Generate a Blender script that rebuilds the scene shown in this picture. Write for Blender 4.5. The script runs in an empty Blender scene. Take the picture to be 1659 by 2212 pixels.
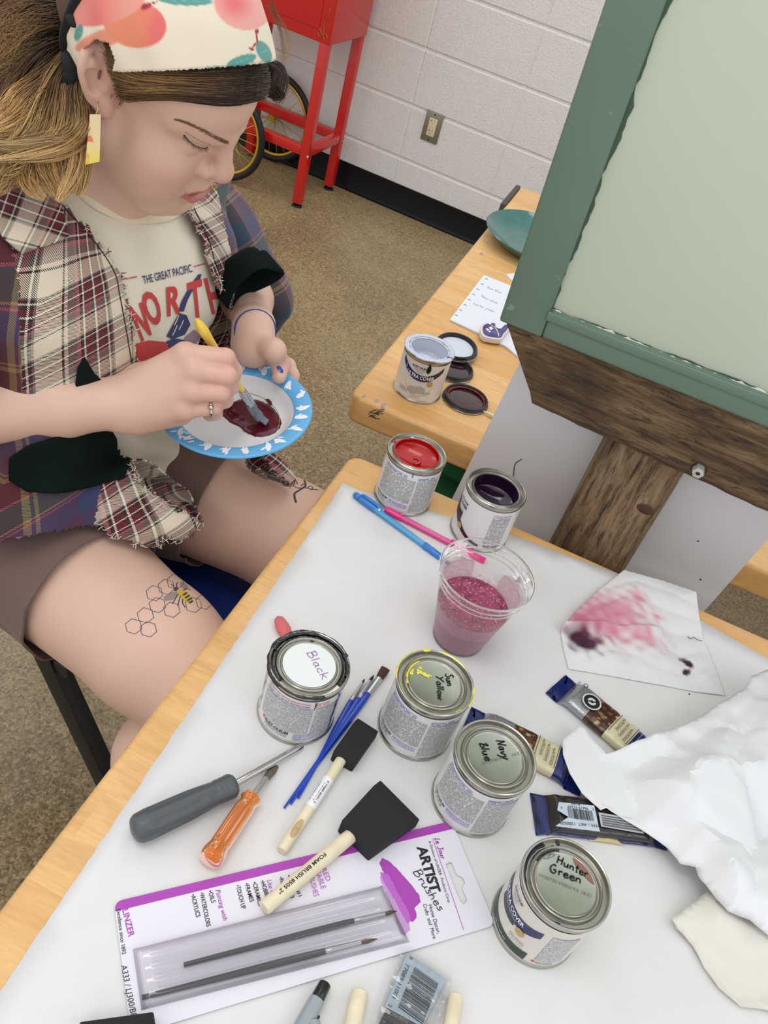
import bpy, bmesh, math, random
import numpy as np
from mathutils import Vector, Matrix
SC = bpy.context.scene
COL = SC.collection
rnd = random.Random(7)
nrs = np.random.RandomState(11)

# ------------------------------------------------------------------ camera
FPX = 1834.8345
CAMC = np.array([1.1577, -3.3394, 1.3699])
def cam_axes(yaw, pitch, roll):
    f = np.array([math.sin(yaw)*math.cos(pitch), math.cos(yaw)*math.cos(pitch), -math.sin(pitch)])
    r = np.array([math.cos(yaw), -math.sin(yaw), 0.0])
    d = np.cross(f, r)
    c, s = math.cos(roll), math.sin(roll)
    return np.array([c*r+s*d, -s*r+c*d, f])
CR = cam_axes(-.2230, .7032, -.3159)
cd = bpy.data.cameras.new('camera')
cd.sensor_fit = 'HORIZONTAL'; cd.sensor_width = 36.0
cd.lens = FPX/1659*36.0; cd.clip_start = .01; cd.clip_end = 50
co = bpy.data.objects.new('camera', cd); COL.objects.link(co)
M = Matrix.Identity(4)
for i in range(3):
    M[i][0] = CR[0][i]; M[i][1] = -CR[1][i]; M[i][2] = -CR[2][i]; M[i][3] = CAMC[i]
co.matrix_world = M
SC.camera = co

# ------------------------------------------------------------------ light
SC.view_settings.view_transform = 'Standard'
SC.view_settings.look = 'None'
SC.view_settings.exposure = -0.58
SC.view_settings.gamma = 1.0
SC.view_settings.use_curve_mapping = False
w = bpy.data.worlds.new('world'); SC.world = w; w.use_nodes = True
w.node_tree.nodes['Background'].inputs[0].default_value = (.93, .95, 1, 1)
w.node_tree.nodes['Background'].inputs[1].default_value = 1.5
def area_light(name, loc, sx, sy, power, col=(1, .97, .93), rot=(0, 0, 0)):
    l = bpy.data.lights.new(name, 'AREA'); l.shape = 'RECTANGLE'; l.size = sx; l.size_y = sy
    l.energy = power; l.color = col
    o = bpy.data.objects.new(name, l); o.location = loc; o.rotation_euler = rot; COL.objects.link(o)
for (lx, ly, pw) in ((-1.4, -1.3, 10), (.9, -1.2, 12), (3.2, -1.3, 10), (-1.4, -3.6, 10), (.75, -3.3, 14), (3.2, -3.6, 10), (.9, -5.8, 14)):
    area_light('ceiling_light', (lx, ly, 2.85), 1.2, .6, pw)

# ------------------------------------------------------------------ helpers
def ray(u, v):
    return np.array([(u-829.5)/FPX, (v-1106)/FPX, 1.0]) @ CR
def at(u, v, z):                       # a pixel seen on the level plane z
    d = ray(u, v); return CAMC + d*(z-CAMC[2])/d[2]
def aty(u, v, y):                      # a pixel seen on the upright plane y
    d = ray(u, v); return CAMC + d*(y-CAMC[1])/d[1]
def atd(u, v, dist):
    d = ray(u, v); return CAMC + d/np.linalg.norm(d)*dist

def empty(name, loc=(0, 0, 0), rotz=0, label=None, cat=None, group=None):
    o = bpy.data.objects.new(name, None); COL.objects.link(o)
    o.location = tuple(float(c) for c in loc); o.rotation_euler = (0, 0, rotz); o.empty_display_size = .02
    return tag(o, label, cat, group)
WR = set()
def thing(name, loc, label=None, cat=None, group=None):
    """an Empty whose parts are modelled in world coordinates"""
    o = empty(name, loc, 0, label, cat, group); WR.add(o.name); return o
def tag(o, label=None, cat=None, group=None, kind=None):
    if label: o['label'] = label
    if cat: o['category'] = cat
    if group: o['group'] = group
    if kind: o['kind'] = kind
    return o
def mk(name, V, F, mats=None, parent=None, smooth=True, uv=None, idx=None, col=None, auto=None):
    """one mesh object from vertices, faces, materials; uv / col are per vertex"""
    me = bpy.data.meshes.new(name)
    V = np.asarray(V, dtype=np.float32)
    if isinstance(F, np.ndarray) and F.ndim == 2:
        k = F.shape[1]; n = len(F)
        me.vertices.add(len(V)); me.vertices.foreach_set('co', V.ravel())
        me.loops.add(n*k); me.loops.foreach_set('vertex_index', F.astype(np.int32).ravel())
        me.polygons.add(n); me.polygons.foreach_set('loop_start', np.arange(0, n*k, k, dtype=np.int32))
        me.update(calc_edges=True)
    else:
        me.from_pydata([tuple(map(float, v)) for v in V], [], [tuple(int(i) for i in f) for f in F]); me.update()
    me.validate()
    if mats is not None:
        if not isinstance(mats, (list, tuple)): mats = [mats]
        for m in mats: me.materials.append(m)
    if idx is not None: me.polygons.foreach_set('material_index', np.asarray(idx, dtype=np.int32))
    me.polygons.foreach_set('use_smooth', np.full(len(me.polygons), bool(smooth)))
    li = np.zeros(len(me.loops), dtype=np.int32); me.loops.foreach_get('vertex_index', li)
    if uv is not None:
        l = me.uv_layers.new(name='UVMap'); l.data.foreach_set('uv', np.asarray(uv, dtype=np.float32)[li].ravel())
    if col is not None:
        a = me.color_attributes.new('Tint', 'FLOAT_COLOR', 'POINT')
        c = np.ones((len(V), 4), dtype=np.float32); c[:, :3] = np.asarray(col)[:, :3]
        a.data.foreach_set('color', c.ravel())
    if auto is not None:
        me.set_sharp_from_angle(angle=math.radians(auto))
    o = bpy.data.objects.new(name, me); COL.objects.link(o)
    if parent is not None:
        o.parent = parent
        if parent.name in WR: o.matrix_parent_inverse = Matrix.Translation(-parent.location)
    return o
def mod_bevel(o, w, seg=3, angle=30):
    m = o.modifiers.new('Bevel', 'BEVEL'); m.width = w; m.segments = seg; m.limit_method = 'ANGLE'; m.angle_limit = math.radians(angle)
    return o
def mod_solid(o, t, off=-1):
    m = o.modifiers.new('Solidify', 'SOLIDIFY'); m.thickness = t; m.offset = off; return o
def mod_sub(o, n=1):
    m = o.modifiers.new('Subdivision', 'SUBSURF'); m.levels = n; m.render_levels = n; return o
BOXF = [(0, 3, 2, 1), (4, 5, 6, 7), (0, 1, 5, 4), (1, 2, 6, 5), (2, 3, 7, 6), (3, 0, 4, 7)]
def boxv(x0, x1, y0, y1, z0, z1):
    return [(x0, y0, z0), (x1, y0, z0), (x1, y1, z0), (x0, y1, z0), (x0, y0, z1), (x1, y0, z1), (x1, y1, z1), (x0, y1, z1)]
def box(name, x0, x1, y0, y1, z0, z1, m, parent=None, bev=.002):
    o = mk(name, boxv(x0, x1, y0, y1, z0, z1), BOXF, m, parent, smooth=bev > 0)
    if bev: mod_bevel(o, bev)
    return o
def bar(name, a, b, w, h, m, parent=None, up=(0, 0, 1), bev=.002):
    a = Vector(a); b = Vector(b); d = (b-a).normalized(); u = Vector(up); s = d.cross(u)
    if s.length < 1e-4: s = d.cross(Vector((0, 1, 0)))
    s.normalize(); u = s.cross(d)
    V = []
    for p in (a, b):
        for (i, j) in ((-1, -1), (1, -1), (1, 1), (-1, 1)): V.append(p+s*(w/2*i)+u*(h/2*j))
    F = [(0, 1, 2, 3), (7, 6, 5, 4), (0, 4, 5, 1), (1, 5, 6, 2), (2, 6, 7, 3), (3, 7, 4, 0)]
    o = mk(name, V, F, m, parent, smooth=bev > 0)
    if bev: mod_bevel(o, bev)
    return o
def lathe_data(prof, n=64, a0=0, a1=2*math.pi, cap0=False, cap1=False):
    full = abs(a1-a0-2*math.pi) < 1e-6
    k = n if full else n+1
    ang = np.linspace(a0, a1, n+1)[:k]
    P = np.array(prof, float)
    V = np.stack([np.outer(P[:, 0], np.cos(ang)), np.outer(P[:, 0], np.sin(ang)), np.outer(P[:, 1], np.ones(k))], -1).reshape(-1, 3)
    F = []
    for i in range(len(P)-1):
        for j in range(n):
            j2 = (j+1) % k
            F.append((i*k+j, i*k+j2, (i+1)*k+j2, (i+1)*k+j))
    if cap0: F.append(tuple(range(k-1, -1, -1)))
    if cap1: F.append(tuple((len(P)-1)*k+j for j in range(k)))
    return V, F
def lathe(name, prof, m, parent=None, n=64, auto=35, cap0=False, cap1=False, loc=None, idx=None):
    V, F = lathe_data(prof, n, cap0=cap0, cap1=cap1)
    if loc is not None: V = V+np.array(loc)
    return mk(name, V, F, m, parent, True, auto=auto)
def frames(P):
    P = np.asarray(P, float); n = len(P)
    T = np.gradient(P, axis=0); T /= np.linalg.norm(T, axis=1)[:, None]+1e-12
    a = np.array([0, 0, 1.0]) if abs(T[0][2]) < .9 else np.array([1.0, 0, 0])
    N = np.zeros_like(P); N[0] = a-T[0]*(a@T[0]); N[0] /= np.linalg.norm(N[0])
    for i in range(1, n):
        v = N[i-1]-T[i]*(N[i-1]@T[i]); N[i] = v/(np.linalg.norm(v)+1e-12)
    return T, N, np.cross(T, N)
def tube_data(P, R, n=12, flat=1.0, cap=True, off=0):
    P = np.asarray(P, float); T, N, B = frames(P)
    R = np.broadcast_to(np.asarray(R, float), (len(P),))
    a = np.linspace(0, 2*np.pi, n, endpoint=False)
    V = P[:, None, :]+R[:, None, None]*(np.cos(a)[None, :, None]*B[:, None, :]+flat*np.sin(a)[None, :, None]*N[:, None, :])
    F = []
    for i in range(len(P)-1):
        for j in range(n):
            j2 = (j+1) % n; F.append((off+i*n+j, off+i*n+j2, off+(i+1)*n+j2, off+(i+1)*n+j))
    if cap:
        F.append(tuple(off+j for j in range(n-1, -1, -1))); F.append(tuple(off+(len(P)-1)*n+j for j in range(n)))
    return V.reshape(-1, 3), F
def tube(name, P, R, m, parent=None, n=12, flat=1.0, cap=True, auto=40):
    V, F = tube_data(P, R, n, flat, cap)
    return mk(name, V, F, m, parent, True, auto=auto)
def join(parts):
    V = []; F = []; o = 0
    for v, f in parts:
        v = np.asarray(v, float).reshape(-1, 3); V.append(v); F += [tuple(i+o for i in ff) for ff in f]; o += len(v)
    return np.concatenate(V), F
def catmull(P, n=8):
    P = np.asarray(P, float); Q = np.vstack([2*P[0]-P[1], P, 2*P[-1]-P[-2]]); out = []
    for i in range(1, len(Q)-2):
        t = np.linspace(0, 1, n, endpoint=False)[:, None]
        a, b, c, d = Q[i-1], Q[i], Q[i+1], Q[i+2]
        out.append(.5*((2*b)+(-a+c)*t+(2*a-5*b+4*c-d)*t**2+(-a+3*b-3*c+d)*t**3))
    out.append(P[-1:]); return np.vstack(out)
_TX = {}
def text2d(s, bold=0.0, shear=0.0, ext=0.0):
    """filled lettering in the built-in font: 2-D points, faces, width (height of a capital = .73)"""
    key = (s, bold, shear)
    if key in _TX: return _TX[key]
    cu = bpy.data.curves.new('lettering', 'FONT'); cu.body = s; cu.offset = bold; cu.shear = shear; cu.resolution_u = 3
    o = bpy.data.objects.new('lettering', cu); COL.objects.link(o)
    me = bpy.data.meshes.new_from_object(o.evaluated_get(bpy.context.evaluated_depsgraph_get()))
    V = np.array([v.co[:2] for v in me.vertices]) if len(me.vertices) else np.zeros((0, 2))
    F = [tuple(p.vertices) for p in me.polygons]
    bpy.data.objects.remove(o); bpy.data.curves.remove(cu); bpy.data.meshes.remove(me)
    _TX[key] = (V, F); return _TX[key]
def unit(v): v = np.asarray(v, float); return v/np.linalg.norm(v)
def text_on(name, s, p0, p1, nrm, h, m, parent=None, bold=0.0, shear=0.0, lift=.0003, fit=True):
    """lettering whose baseline runs p0 -> p1 on a flat surface with normal nrm; h = capital height or None"""
    p0 = np.asarray(p0, float); p1 = np.asarray(p1, float); nrm = unit(nrm)
    ex = unit(p1-p0); ey = unit(np.cross(nrm, ex))
    V, F = text2d(s, bold, shear); W = V[:, 0].max()-V[:, 0].min(); L = np.linalg.norm(p1-p0)
    sx = L/W if fit else h/.73
    sy = h/.73 if h else sx
    X = p0+np.outer((V[:, 0]-V[:, 0].min())*sx, ex)+np.outer(V[:, 1]*sy, ey)+nrm*lift
    return mk(name, X, F, m, parent, smooth=False)
def ribbon2d(lines, wd):
    """flat pen strokes in 2-D: list of polylines -> points, faces"""
    V = []; F = []
    for L in lines:
        L = np.asarray(L, float); T = np.gradient(L, axis=0); T /= np.linalg.norm(T, axis=1)[:, None]+1e-9
        N = np.stack([-T[:, 1], T[:, 0]], 1); o = len(V)
        for p, nn in zip(L, N): V.append(p+nn*wd/2); V.append(p-nn*wd/2)
        for i in range(len(L)-1): F.append((o+2*i, o+2*i+1, o+2*i+3, o+2*i+2))
    return np.array(V), F

# ------------------------------------------------------------------ materials
class NT:
    def __init__(s, name):
        s.m = bpy.data.materials.new(name); s.m.use_nodes = True; s.t = s.m.node_tree; s.t.nodes.clear()
        s.out = s.t.nodes.new('ShaderNodeOutputMaterial'); s.b = s.t.nodes.new('ShaderNodeBsdfPrincipled')
        s.t.links.new(s.b.outputs[0], s.out.inputs[0])
    def link(s, a, b): s.t.links.new(a, b)
    def set(s, node, key, val):
        sk = node.inputs[key]
        if isinstance(val, bpy.types.NodeSocket): s.link(val, sk)
        elif sk.type == 'RGBA' and not isinstance(val, (int, float)): sk.default_value = (*val[:3], 1)
        else: sk.default_value = val
    def n(s, typ, ins=None, **props):
        nd = s.t.nodes.new('ShaderNode'+typ)
        for k, v in props.items(): setattr(nd, k, v)
        for k, v in (ins or {}).items(): s.set(nd, k, v)
        return nd
    def math(s, op, a, b=0.0, c=None):
        nd = s.n('Math', operation=op); s.set(nd, 0, a); s.set(nd, 1, b)
        if c is not None: s.set(nd, 2, c)
        return nd.outputs[0]
    def coord(s, kind='Object'): return s.n('TexCoord').outputs[kind]
    def mapping(s, vec, scale=(1, 1, 1), rot=(0, 0, 0), loc=(0, 0, 0)):
        nd = s.n('Mapping'); s.link(vec, nd.inputs[0]); nd.inputs['Scale'].default_value = scale; nd.inputs['Rotation'].default_value = rot; nd.inputs['Location'].default_value = loc
        return nd.outputs[0]
    def noise(s, vec, scale, detail=4, rough=.55, dist=0, col=False):
        nd = s.n('TexNoise', {'Scale': scale, 'Detail': detail, 'Roughness': rough, 'Distortion': dist}); s.link(vec, nd.inputs['Vector'])
        return nd.outputs['Color' if col else 'Fac']
    def ramp(s, fac, stops, interp='LINEAR'):
        nd = s.n('ValToRGB'); s.link(fac, nd.inputs[0]); r = nd.color_ramp; r.interpolation = interp
        while len(r.elements) > 1: r.elements.remove(r.elements[-1])
        r.elements[0].position = stops[0][0]; r.elements[0].color = (*stops[0][1][:3], 1)
        for p, c in stops[1:]:
            e = r.elements.new(p); e.color = (*c[:3], 1)
        return nd.outputs[0]
    def mix(s, fac, a, b, blend='MIX'):
        nd = s.n('Mix', data_type='RGBA', blend_type=blend); s.set(nd, 0, fac); s.set(nd, 6, a); s.set(nd, 7, b); return nd.outputs[2]
    def sep(s, vec):
        nd = s.n('SeparateXYZ'); s.link(vec, nd.inputs[0]); return nd.outputs
    def comb(s, x, y, z=0.0):
        nd = s.n('CombineXYZ'); s.set(nd, 0, x); s.set(nd, 1, y); s.set(nd, 2, z); return nd.outputs[0]
    def bump(s, height, strength=.3, dist=.002):
        nd = s.n('Bump', {'Strength': strength, 'Distance': dist}); s.link(height, nd.inputs['Height']); s.link(nd.outputs[0], s.b.inputs['Normal'])
    def base(s, c): s.set(s.b, 'Base Color', c)
    def p(s, **kw):
        for k, v in kw.items(): s.set(s.b, k.replace('_', ' '), v)
        return s
def srgb(r, g, b):
    f = lambda c: (c/255/12.92) if c <= 10 else ((c/255+.055)/1.055)**2.4
    return (f(r), f(g), f(b))
_PM = {}
def plain(name, c, rough=.5, metal=0.0, noise=0.0, nscale=30, bump=0.0, bscale=200, bdist=.001, spec=None, coat=0.0, trans=0.0, ior=None, alpha=None, sss=0.0):
    if name in _PM: return _PM[name]
    t = NT(name); t.p(Roughness=rough, Metallic=metal)
    if spec is not None: t.set(t.b, 'Specular IOR Level', spec)
    if coat: t.set(t.b, 'Coat Weight', coat)
    if trans: t.set(t.b, 'Transmission Weight', trans)
    if ior: t.set(t.b, 'IOR', ior)
    if alpha is not None: t.set(t.b, 'Alpha', alpha)
    if sss:
        t.set(t.b, 'Subsurface Weight', sss); t.b.inputs['Subsurface Radius'].default_value = (1, .35, .2); t.b.inputs['Subsurface Scale'].default_value = .004
    co_ = t.coord()
    nz = t.noise(co_, nscale, 5)
    if noise:
        a = tuple(x*(1-noise) for x in c); b = tuple(min(1, x*(1+noise)) for x in c)
        t.base(t.ramp(nz, [(.3, a), (.7, b)]))
    else: t.base(t.mix(nz, c, tuple(min(1, x*1.03) for x in c)))
    if bump: t.bump(t.noise(co_, bscale, 4), bump, bdist)
    _PM[name] = t.m; return t.m
# ================================================================== room
TABZ = .686          # both table tops
def m_wall():
    t = NT('painted_block'); c = t.coord()
    v = t.n('TexVoronoi', {'Scale': 95.0, 'Randomness': 1.0}, distance='EUCLIDEAN'); t.link(t.mapping(c, (1, 1, 1)), v.inputs['Vector'])
    n1 = t.noise(c, 130, 3, .6); n2 = t.noise(c, 26, 3, .5)
    pits = t.ramp(n1, [(.36, (0, 0, 0)), (.5, (1, 1, 1))])
    h = t.math('ADD', t.math('MULTIPLY', pits, .7), t.math('MULTIPLY', n2, .9))
    t.base(t.mix(n2, srgb(222, 219, 213), srgb(232, 229, 224))); t.p(Roughness=.5)
    t.bump(h, .55, .0022); return t.m
def m_floor():
    t = NT('polished_concrete'); c = t.coord()
    big = t.noise(c, 2.2, 5, .6); mid = t.noise(c, 14, 6, .65); fine2 = t.noise(c, 105, 4, .7)
    base = t.ramp(big, [(.32, srgb(122, 102, 72)), (.5, srgb(158, 136, 92)), (.68, srgb(170, 154, 116))])
    base = t.mix(t.math('MULTIPLY', mid, .5), base, srgb(126, 108, 78))
    for sc, lo, hi, k in ((170.0, srgb(66, 56, 44), srgb(192, 172, 132), .40), (330.0, srgb(80, 66, 46), srgb(200, 182, 144), .30)):
        v = t.n('TexVoronoi', {'Scale': sc, 'Randomness': 1.0}); t.link(c, v.inputs['Vector']); r = t.sep(v.outputs['Color'])
        base = t.mix(t.math('MULTIPLY', t.ramp(r[0], [(.22, (1, 1, 1)), (.36, (0, 0, 0))]), k), base, lo); base = t.mix(t.math('MULTIPLY', t.ramp(r[1], [(.70, (0, 0, 0)), (.86, (1, 1, 1))]), k), base, hi)
    dk = t.ramp(fine2, [(.33, (1, 1, 1)), (.43, (0, 0, 0))]); base = t.mix(t.math('MULTIPLY', dk, .6), base, srgb(52, 44, 34))
    t.base(base); t.p(Roughness=t.ramp(mid, [(.3, (.24,)*3), (.7, (.40,)*3)])); t.bump(fine2, .06, .001); return t.m
def m_butcher(name='butcher_block', ang=0.0):
    """strips of maple running along local x, about 4 cm wide"""
    t = NT(name); c = t.sep(t.coord()); x, y, z = c
    row = t.math('FLOOR', t.math('DIVIDE', y, .043))
    wn = t.n('TexWhiteNoise', noise_dimensions='1D'); t.link(row, wn.inputs['W'])
    seg = t.math('FLOOR', t.math('ADD', t.math('DIVIDE', x, .55), t.math('MULTIPLY', wn.outputs[0], 7.3)))
    wn2 = t.n('TexWhiteNoise', noise_dimensions='2D'); t.link(t.comb(row, seg), wn2.inputs['Vector'])
    vv = t.comb(t.math('ADD', x, t.math('MULTIPLY', wn2.outputs[0], 9.0)), t.math('MULTIPLY', y, 6.5), t.math('MULTIPLY', z, 6.5))
    g = t.noise(vv, 9, 5, .6, 1.2); g2 = t.noise(vv, 60, 3, .6)
    col = t.ramp(wn2.outputs[0], [(0, srgb(216, 165, 97)), (.35, srgb(226, 179, 112)), (.7, srgb(232, 188, 124)), (1, srgb(222, 172, 104))])
    col = t.mix(t.math('MULTIPLY', t.ramp(g, [(.42, (0, 0, 0)), (.72, (1, 1, 1))]), .42), col, srgb(190, 132, 70))
    col = t.mix(t.math('MULTIPLY', t.ramp(g2, [(.4, (1, 1, 1)), (.6, (0, 0, 0))]), .16), col, srgb(176, 124, 70))
    sp = t.noise(t.coord(), 38, 2, .5); col = t.mix(t.math('MULTIPLY', t.ramp(sp, [(.74, (0, 0, 0)), (.76, (1, 1, 1))]), .55), col, srgb(86, 66, 58))
    t.base(col); t.p(Roughness=.36); t.set(t.b, 'Coat Weight', .25); t.set(t.b, 'Coat Roughness', .25)
    t.bump(g2, .05, .0006); return t.m
WALL = m_wall(); FLOORM = m_floor(); WOOD = m_butcher()
BLACKRUB = plain('black_rubber_base', srgb(9, 8, 8), .45, spec=.25)
# block wall with real mortar grooves, stacked joints
def build_wall():
    bx, bz = .4064, .2032
    def ticks(lo, hi, step, wd):
        out = [lo, hi]; k = math.floor(lo/step)
        while k*step <= hi+1e-6:
            for d in (-wd, -wd*.4, wd*.4, wd):
                q = k*step+d
                if lo < q < hi: out.append(q)
            k += 1
        return np.array(sorted(set(out)))
    xs = ticks(-3.4, 3.6, bx, .0055); zs = ticks(0, 2.7, bz, .0085)
    gx = np.abs((xs+bx/2) % bx-bx/2) < .003; gz = np.abs((zs+bz/2) % bz-bz/2) < .005
    Y = np.where(gz[:, None], .0055, np.where(gx[None, :], .003, 0))
    V = np.stack([np.broadcast_to(xs[None, :], Y.shape), Y, np.broadcast_to(zs[:, None], Y.shape)], -1).reshape(-1, 3)
    nx = len(xs); I, J = np.meshgrid(np.arange(len(zs)-1), np.arange(nx-1), indexing='ij')
    F = np.stack([I*nx+J, I*nx+J+1, (I+1)*nx+J+1, (I+1)*nx+J], -1).reshape(-1, 4)
    o = mk('wall_back', V, F, WALL, smooth=False); tag(o, kind='structure')
build_wall()
o = mk('floor', boxv(-3.4, 3.6, -6, .02, -.05, 0), BOXF, FLOORM, smooth=False); tag(o, kind='structure')
prof = [(-.0005, .104), (-.007, .1035), (-.0075, .012), (-.010, .006), (-.018, .0015), (-.022, .0005)]
V = []; F = []
for i, xx in enumerate(np.linspace(-3.4, 3.6, 2)):
    for (yy, zz) in prof: V.append((xx, yy, zz))
n = len(prof)
for j in range(n-1): F.append((j, j+1, n+j+1, n+j))
o = mk('baseboard_back', V, F, BLACKRUB, smooth=True, auto=40); tag(o, kind='structure')
# ------------------------------------------------------------------ wall outlet
STEEL = plain('brushed_plate', srgb(150, 141, 128), .38, .85, bump=.05, bscale=300)
IVORY = plain('ivory_plastic', srgb(214, 207, 166), .35)
DARK = plain('dark_slot', srgb(18, 15, 12), .6)
def outlet():
    t = empty('wall_outlet', (.106, 0, .3605), label='stainless steel duplex outlet plate with an ivory socket on the white block wall', cat='outlet')
    f = box('cover_plate', -.0355, .0355, -.0062, -.0002, -.0565, .0565, STEEL, t, .003)
    s = box('socket_face', -.0165, .0165, -.0085, -.006, -.0335, .0335, IVORY, t, .0012)
    for k in (1, -1):
        zc = .0185*k+.002
        P = [boxv(-.0072, -.0056, -.0092, -.008, zc+.001, zc+.0085), boxv(-.0098, -.0056, -.0092, -.008, zc+.004, zc+.0056), boxv(.0052, .0066, -.0092, -.008, zc+.001, zc+.0075)]
        V, F = join([(v, BOXF) for v in P])
        mk('socket_slots', V, F, DARK, s, smooth=False)
        V, F = lathe_data([(0, 0), (.0024, 0), (.0024, -.0008)], 16); V = np.stack([V[:, 0], V[:, 2]-.0088+.0004, V[:, 1]+zc-.0058], 1)
        mk('ground_hole', V, F, DARK, s, smooth=False)
        V, F = lathe_data([(0, .0012), (.002, .001), (.0031, 0)], 16); V = np.stack([V[:, 0], -V[:, 2]-.0062, V[:, 1]+.0475*k], 1)
        mk('screw', V, F, DARK, t)
    box('test_button', -.006, .006, -.0092, -.008, -.0012, .0008, IVORY, s, .0004); box('reset_button', -.006, .006, -.0092, -.008, .0022, .0042, IVORY, s, .0004)
outlet()
# ------------------------------------------------------------------ red popcorn cart
RED = plain('red_enamel', srgb(196, 26, 20), .32, coat=.3)
TYRE = plain('black_tyre', srgb(17, 16, 17), .55)
GOLD = plain('gold_rim', srgb(205, 168, 52), .28, .55)
CHROME = plain('chrome', srgb(210, 208, 204), .2, 1.0)
GOLDP = plain('gold_scroll_paint', srgb(176, 132, 52), .45)
def cart():
    t = empty('popcorn_cart', (-.24, -.22, 0), label='red popcorn cart on thin legs with gold spoked wheels beside the block wall', cat='cart')
    def T(o): o.location = Vector(o.location)-Vector((-.24, -.22, 0)); return o
    yF, yR, xL, xR = -.354, -.082, -.62, -.237
    for (x, y) in ((xR, yF), (xR, yR), (xL, yF), (xL, yR)):
        l = T(bar('leg', (x, y, .016), (x, y, .60), .034, .034, RED, t, up=(0, 1, 0)))
        if x == xR:
            V, F = lathe_data([(0, .016), (.006, .016), (.006, .008), (.019, .006), (.021, .001), (0, .001)], 24)
            mk('levelling_foot', V+np.array([x, y, 0]), F, TYRE, l, auto=40)
            tube('bolt', [(x+.016, y-.018*(1 if y == yF else 0), .205), (x+.023, y-.018*(1 if y == yF else 0), .205)], .006, CHROME, l, 8)
    zb = .215
    for y in (yF, yR): T(bar('rail', (xL, y, zb), (xR-.017, y, zb), .03, .034, RED, t))
    T(bar('rail', (xR, yF+.017, zb), (xR, yR-.017, zb), .03, .034, RED, t)); T(bar('rail', (xL, yF+.017, zb), (xL, yR-.017, zb), .03, .034, RED, t))
    b = T(box('cabinet', -.63, -.214, -.372, -.064, .592, 1.25, RED, t, .004))
    d = box('door', -.60, -.262, -.3755, -.371, .632, 1.2, RED, b, .0015)
    # gold scroll on the cabinet corner
    sc = []
    A = lambda du, dv: (-.214-du, -.3728, .592+dv)
    for L in ([(.10, .062), (.085, .047), (.065, .043), (.05, .045), (.04, .036), (.03, .028)], [(.02, .11), (.022, .085), (.032, .066), (.03, .046), (.026, .03)],
              [(.03, .028), (.042, .02), (.05, .03), (.042, .038), (.03, .028), (.018, .032), (.012, .02), (.02, .012), (.03, .028)]):
        P = catmull([A(*q) for q in L], 6); sc.append(tube_data(P, .0028, 6, .15))
    V, F = join(sc); mk('gold_scroll', V, F, GOLDP, b)
    for (yw, rw, xw) in ((WY1, .176, WX1), (WY2, .176, WX2)):
        c = np.array([xw, yw, rw+.001])
        a = np.linspace(0, 2*np.pi, 97)
        ring = lambda r, q, sec: tube_data(np.stack([c[0]+r*np.cos(a), np.full_like(a, c[1]), c[2]+r*np.sin(a)], 1), q, 10, 1.0, False)
        V, F = ring(rw-.012, .012, 0); wo = mk('wheel_tyre', V, F, TYRE, t); T(wo)
        V, F = ring(rw-.028, .0065, 0); r_ = mk('wheel_rim', V, F, GOLD, wo)
        sp = []
        for k in range(24):
            th = 2*math.pi*k/24; off = .02 if k % 2 else -.02
            p0 = c+np.array([.014*math.cos(th+.9*(1 if k % 4 < 2 else -1)), off, .014*math.sin(th+.9*(1 if k % 4 < 2 else -1))]); p1 = c+np.array([(rw-.03)*math.cos(th), 0, (rw-.03)*math.sin(th)])
            sp.append(tube_data([p0, (p0+p1)/2, p1], .0013, 6))
        V, F = join(sp); mk('spokes', V, F, GOLD, wo)
        tube('hub', [c+np.array([0, -.028, 0]), c+np.array([0, .028, 0])], .014, GOLD, wo, 16)
WX1, WY1, WX2, WY2 = -.565, -.40, -.55, -.048
cart()
# things at the far left behind the person
BROWN = plain('brown_veneer', srgb(96, 74, 46), .5, noise=.15, nscale=6)
t = empty('cabinet', (-2.15, -.2, 0), label='brown wooden cabinet against the block wall at the far left edge', cat='cabinet')
o = box('body', -.35, .22, -.18, .19, .0, .9, BROWN, t, .004); box('door', -.32, .19, -.198, -.18, .05, .86, BROWN, t, .004)
GREYF = plain('grey_felt_cloth', srgb(70, 64, 58), .95, noise=.3, nscale=80, bump=.3)
def bag():
    V, F = lathe_data([(.001, .0), (.13, .0), (.16, .05), (.15, .2), (.12, .33), (.05, .4), (.001, .41)], 40)
    V = np.array(V); V[:, 1] *= .55
    V += .012*np.sin(V[:, [2, 0, 1]]*40+np.array([.3, 1, 2]))*(V[:, 2:3] > .02)
    o = mk('cloth_bag', V, F, GREYF); o.location = (-1.66, -.16, .0)
    tag(o, 'dark grey cloth bag slumped on the floor against the wall behind her hair', 'bag')
bag()
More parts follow.
